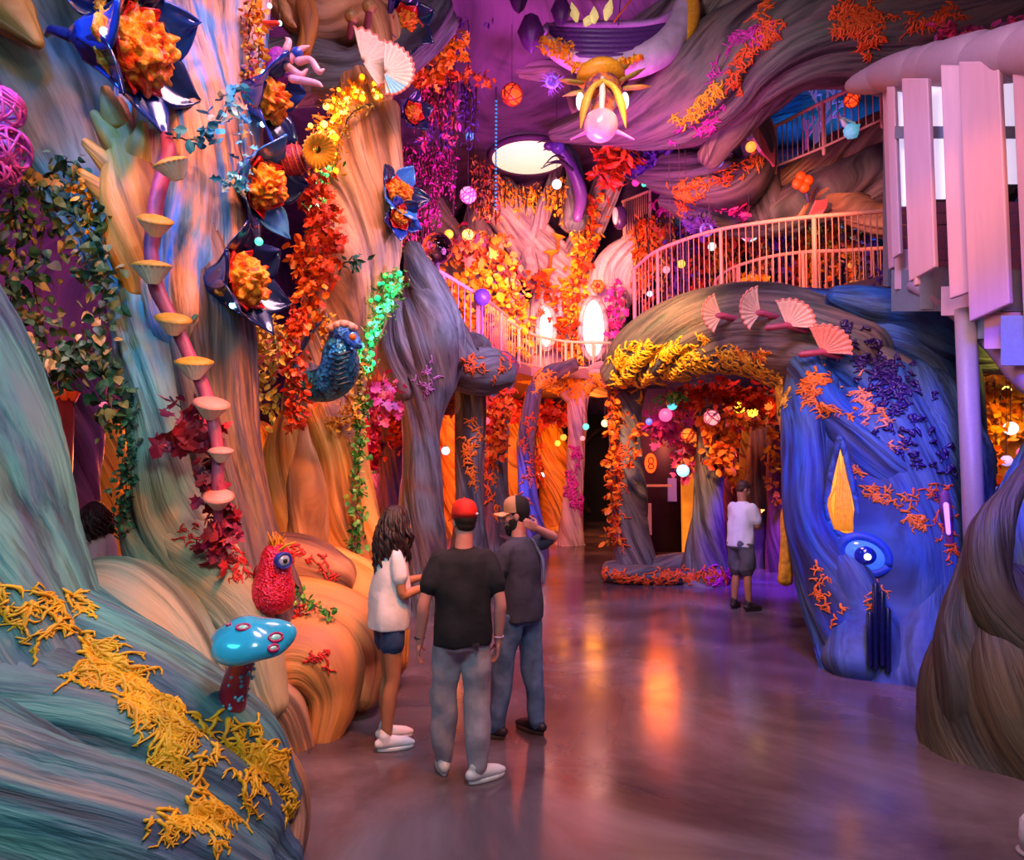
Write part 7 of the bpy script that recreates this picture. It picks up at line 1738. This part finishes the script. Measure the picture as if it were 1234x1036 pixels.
mb.ell((0, .048, -.090), (.050, .048, .042), 18, 12); mb.ell((-.05, .02, -.055), (.018, .04, .045), 12, 8); mb.ell((.05, .02, -.055), (.018, .04, .045), 12, 8); mb.ell((0, .088, -.045), (.03, .012, .006), 12, 6); mb.ell((0, .062, -.118), (.032, .03, .03), 12, 8)
mb.xf(0, T @ Rh); remesh(mb, .006, 1, .008, 60, 2).build('beard', bpy.data.materials['black hair'], t)
mb = MB()
for sd in (-1,): mb.tube([K['neck'] + Vector((.10, -.06, -.03)), K['chest'] + Vector((.115, -.135, .0)), K['waist'] + Vector((.10, -.145, .06))], [.02, .024, .02], 8, m=10, flat=.4)
mb.xf(0, T); mb.build('strap', cloth('blue grey strap', '#6a7a9a'), t)

# --- man in the white shirt further back, looking at a phone
loc = F(894, 735); H = 1.75
yawm = -1.0
t, T, K, Rh, s = person('man in a white shirt, grey shorts and sandals looking down at a phone', loc, yawm, H, 'tan', head_yaw=-.35, head_pitch=.5, lean=(0, .05),
    arms={'l': ((-.20, .14, 1.14), (-.06, .34, 1.27)), 'r': ((.21, .10, 1.13), (.07, .33, 1.25))},
    legs={'l': ((-.10, .04, .50), (-.13, .0, .085), (-.3, 1, 0)), 'r': ((.09, .02, .50), (.10, .02, .085), (.25, 1, 0))})
body_skin(t, T, K, Rh, SKIN['tan'], (('l', .9, (.6, .2, .5), (0, 0, 1)), ('r', .9, (-.6, .3, .4), (0, 0, 1))))
shirt(t, T, K, bpy.data.materials['white cotton'], .86, .66, (.188, .152), (.175, .135), 1.15, seed=18, name='shirt')
trousers(t, T, K, cloth('grey short cloth', '#5f5a66'), .965, end=.85, hips=(.18, .138), seed=19, name='shorts', thigh=.112)
shoes(t, T, K, plain('dark sandal', '#2a1a1c', .6), plain('dark sandal sole', '#1c1416', .6), name='sandal')
hair_short(t, T, Rh, plain('brown hair', '#4a2818', .6, var=.3, bscale=60), seed=9)
eyes(t, T, Rh)
pc = T @ ((K['wrl'] + K['wrr'])/2 + Vector((0, .10, .05)))
A = Matrix.Translation(pc) @ Matrix.Rotation(yawm, 4, 'Z') @ Matrix.Rotation(.5, 4, 'X')
ph = thing('phone', 'phone with an amber lit screen held by the man in the white shirt', 'phone', pc)
mb = MB(); mb.box((0, 0, 0), (.038, .078, .005)); mb.xf(0, A); mb.build('phone_body', M['black'], ph, smooth=False)
mb = MB(); mb.box((0, 0, .0055), (.034, .070, .001)); mb.xf(0, A); mb.build('screen', plain('amber screen', '#f0c070', .2, emit='#ffc860', es=1.2), ph, smooth=False)

# --- person behind the root, dark curly hair and a white top
p = P(113, 640, 5.75); H = 1.64
t, T, K, Rh, s = person('person with dark curly hair in a white top half hidden behind the huge root', (p.x, p.y, 0), .05, H, 'tan', women=True)
body_skin(t, T, K, Rh, SKIN['tan'], women=True)
shirt(t, T, K, bpy.data.materials['white cotton'], .92, .6, (.165, .12), (.17, .12), seed=28, name='top', women=True)
trousers(t, T, K, cloth('charcoal trousers', '#2c2a34'), .97, seed=29)
shoes(t, T, K, bpy.data.materials['dark plum shoe'], bpy.data.materials['brown sole'])
long_hair(t, T, K, Rh, plain('near black curly hair', '#221018', .5, var=.4, bscale=40), .27, 150, 15, .024, .13)
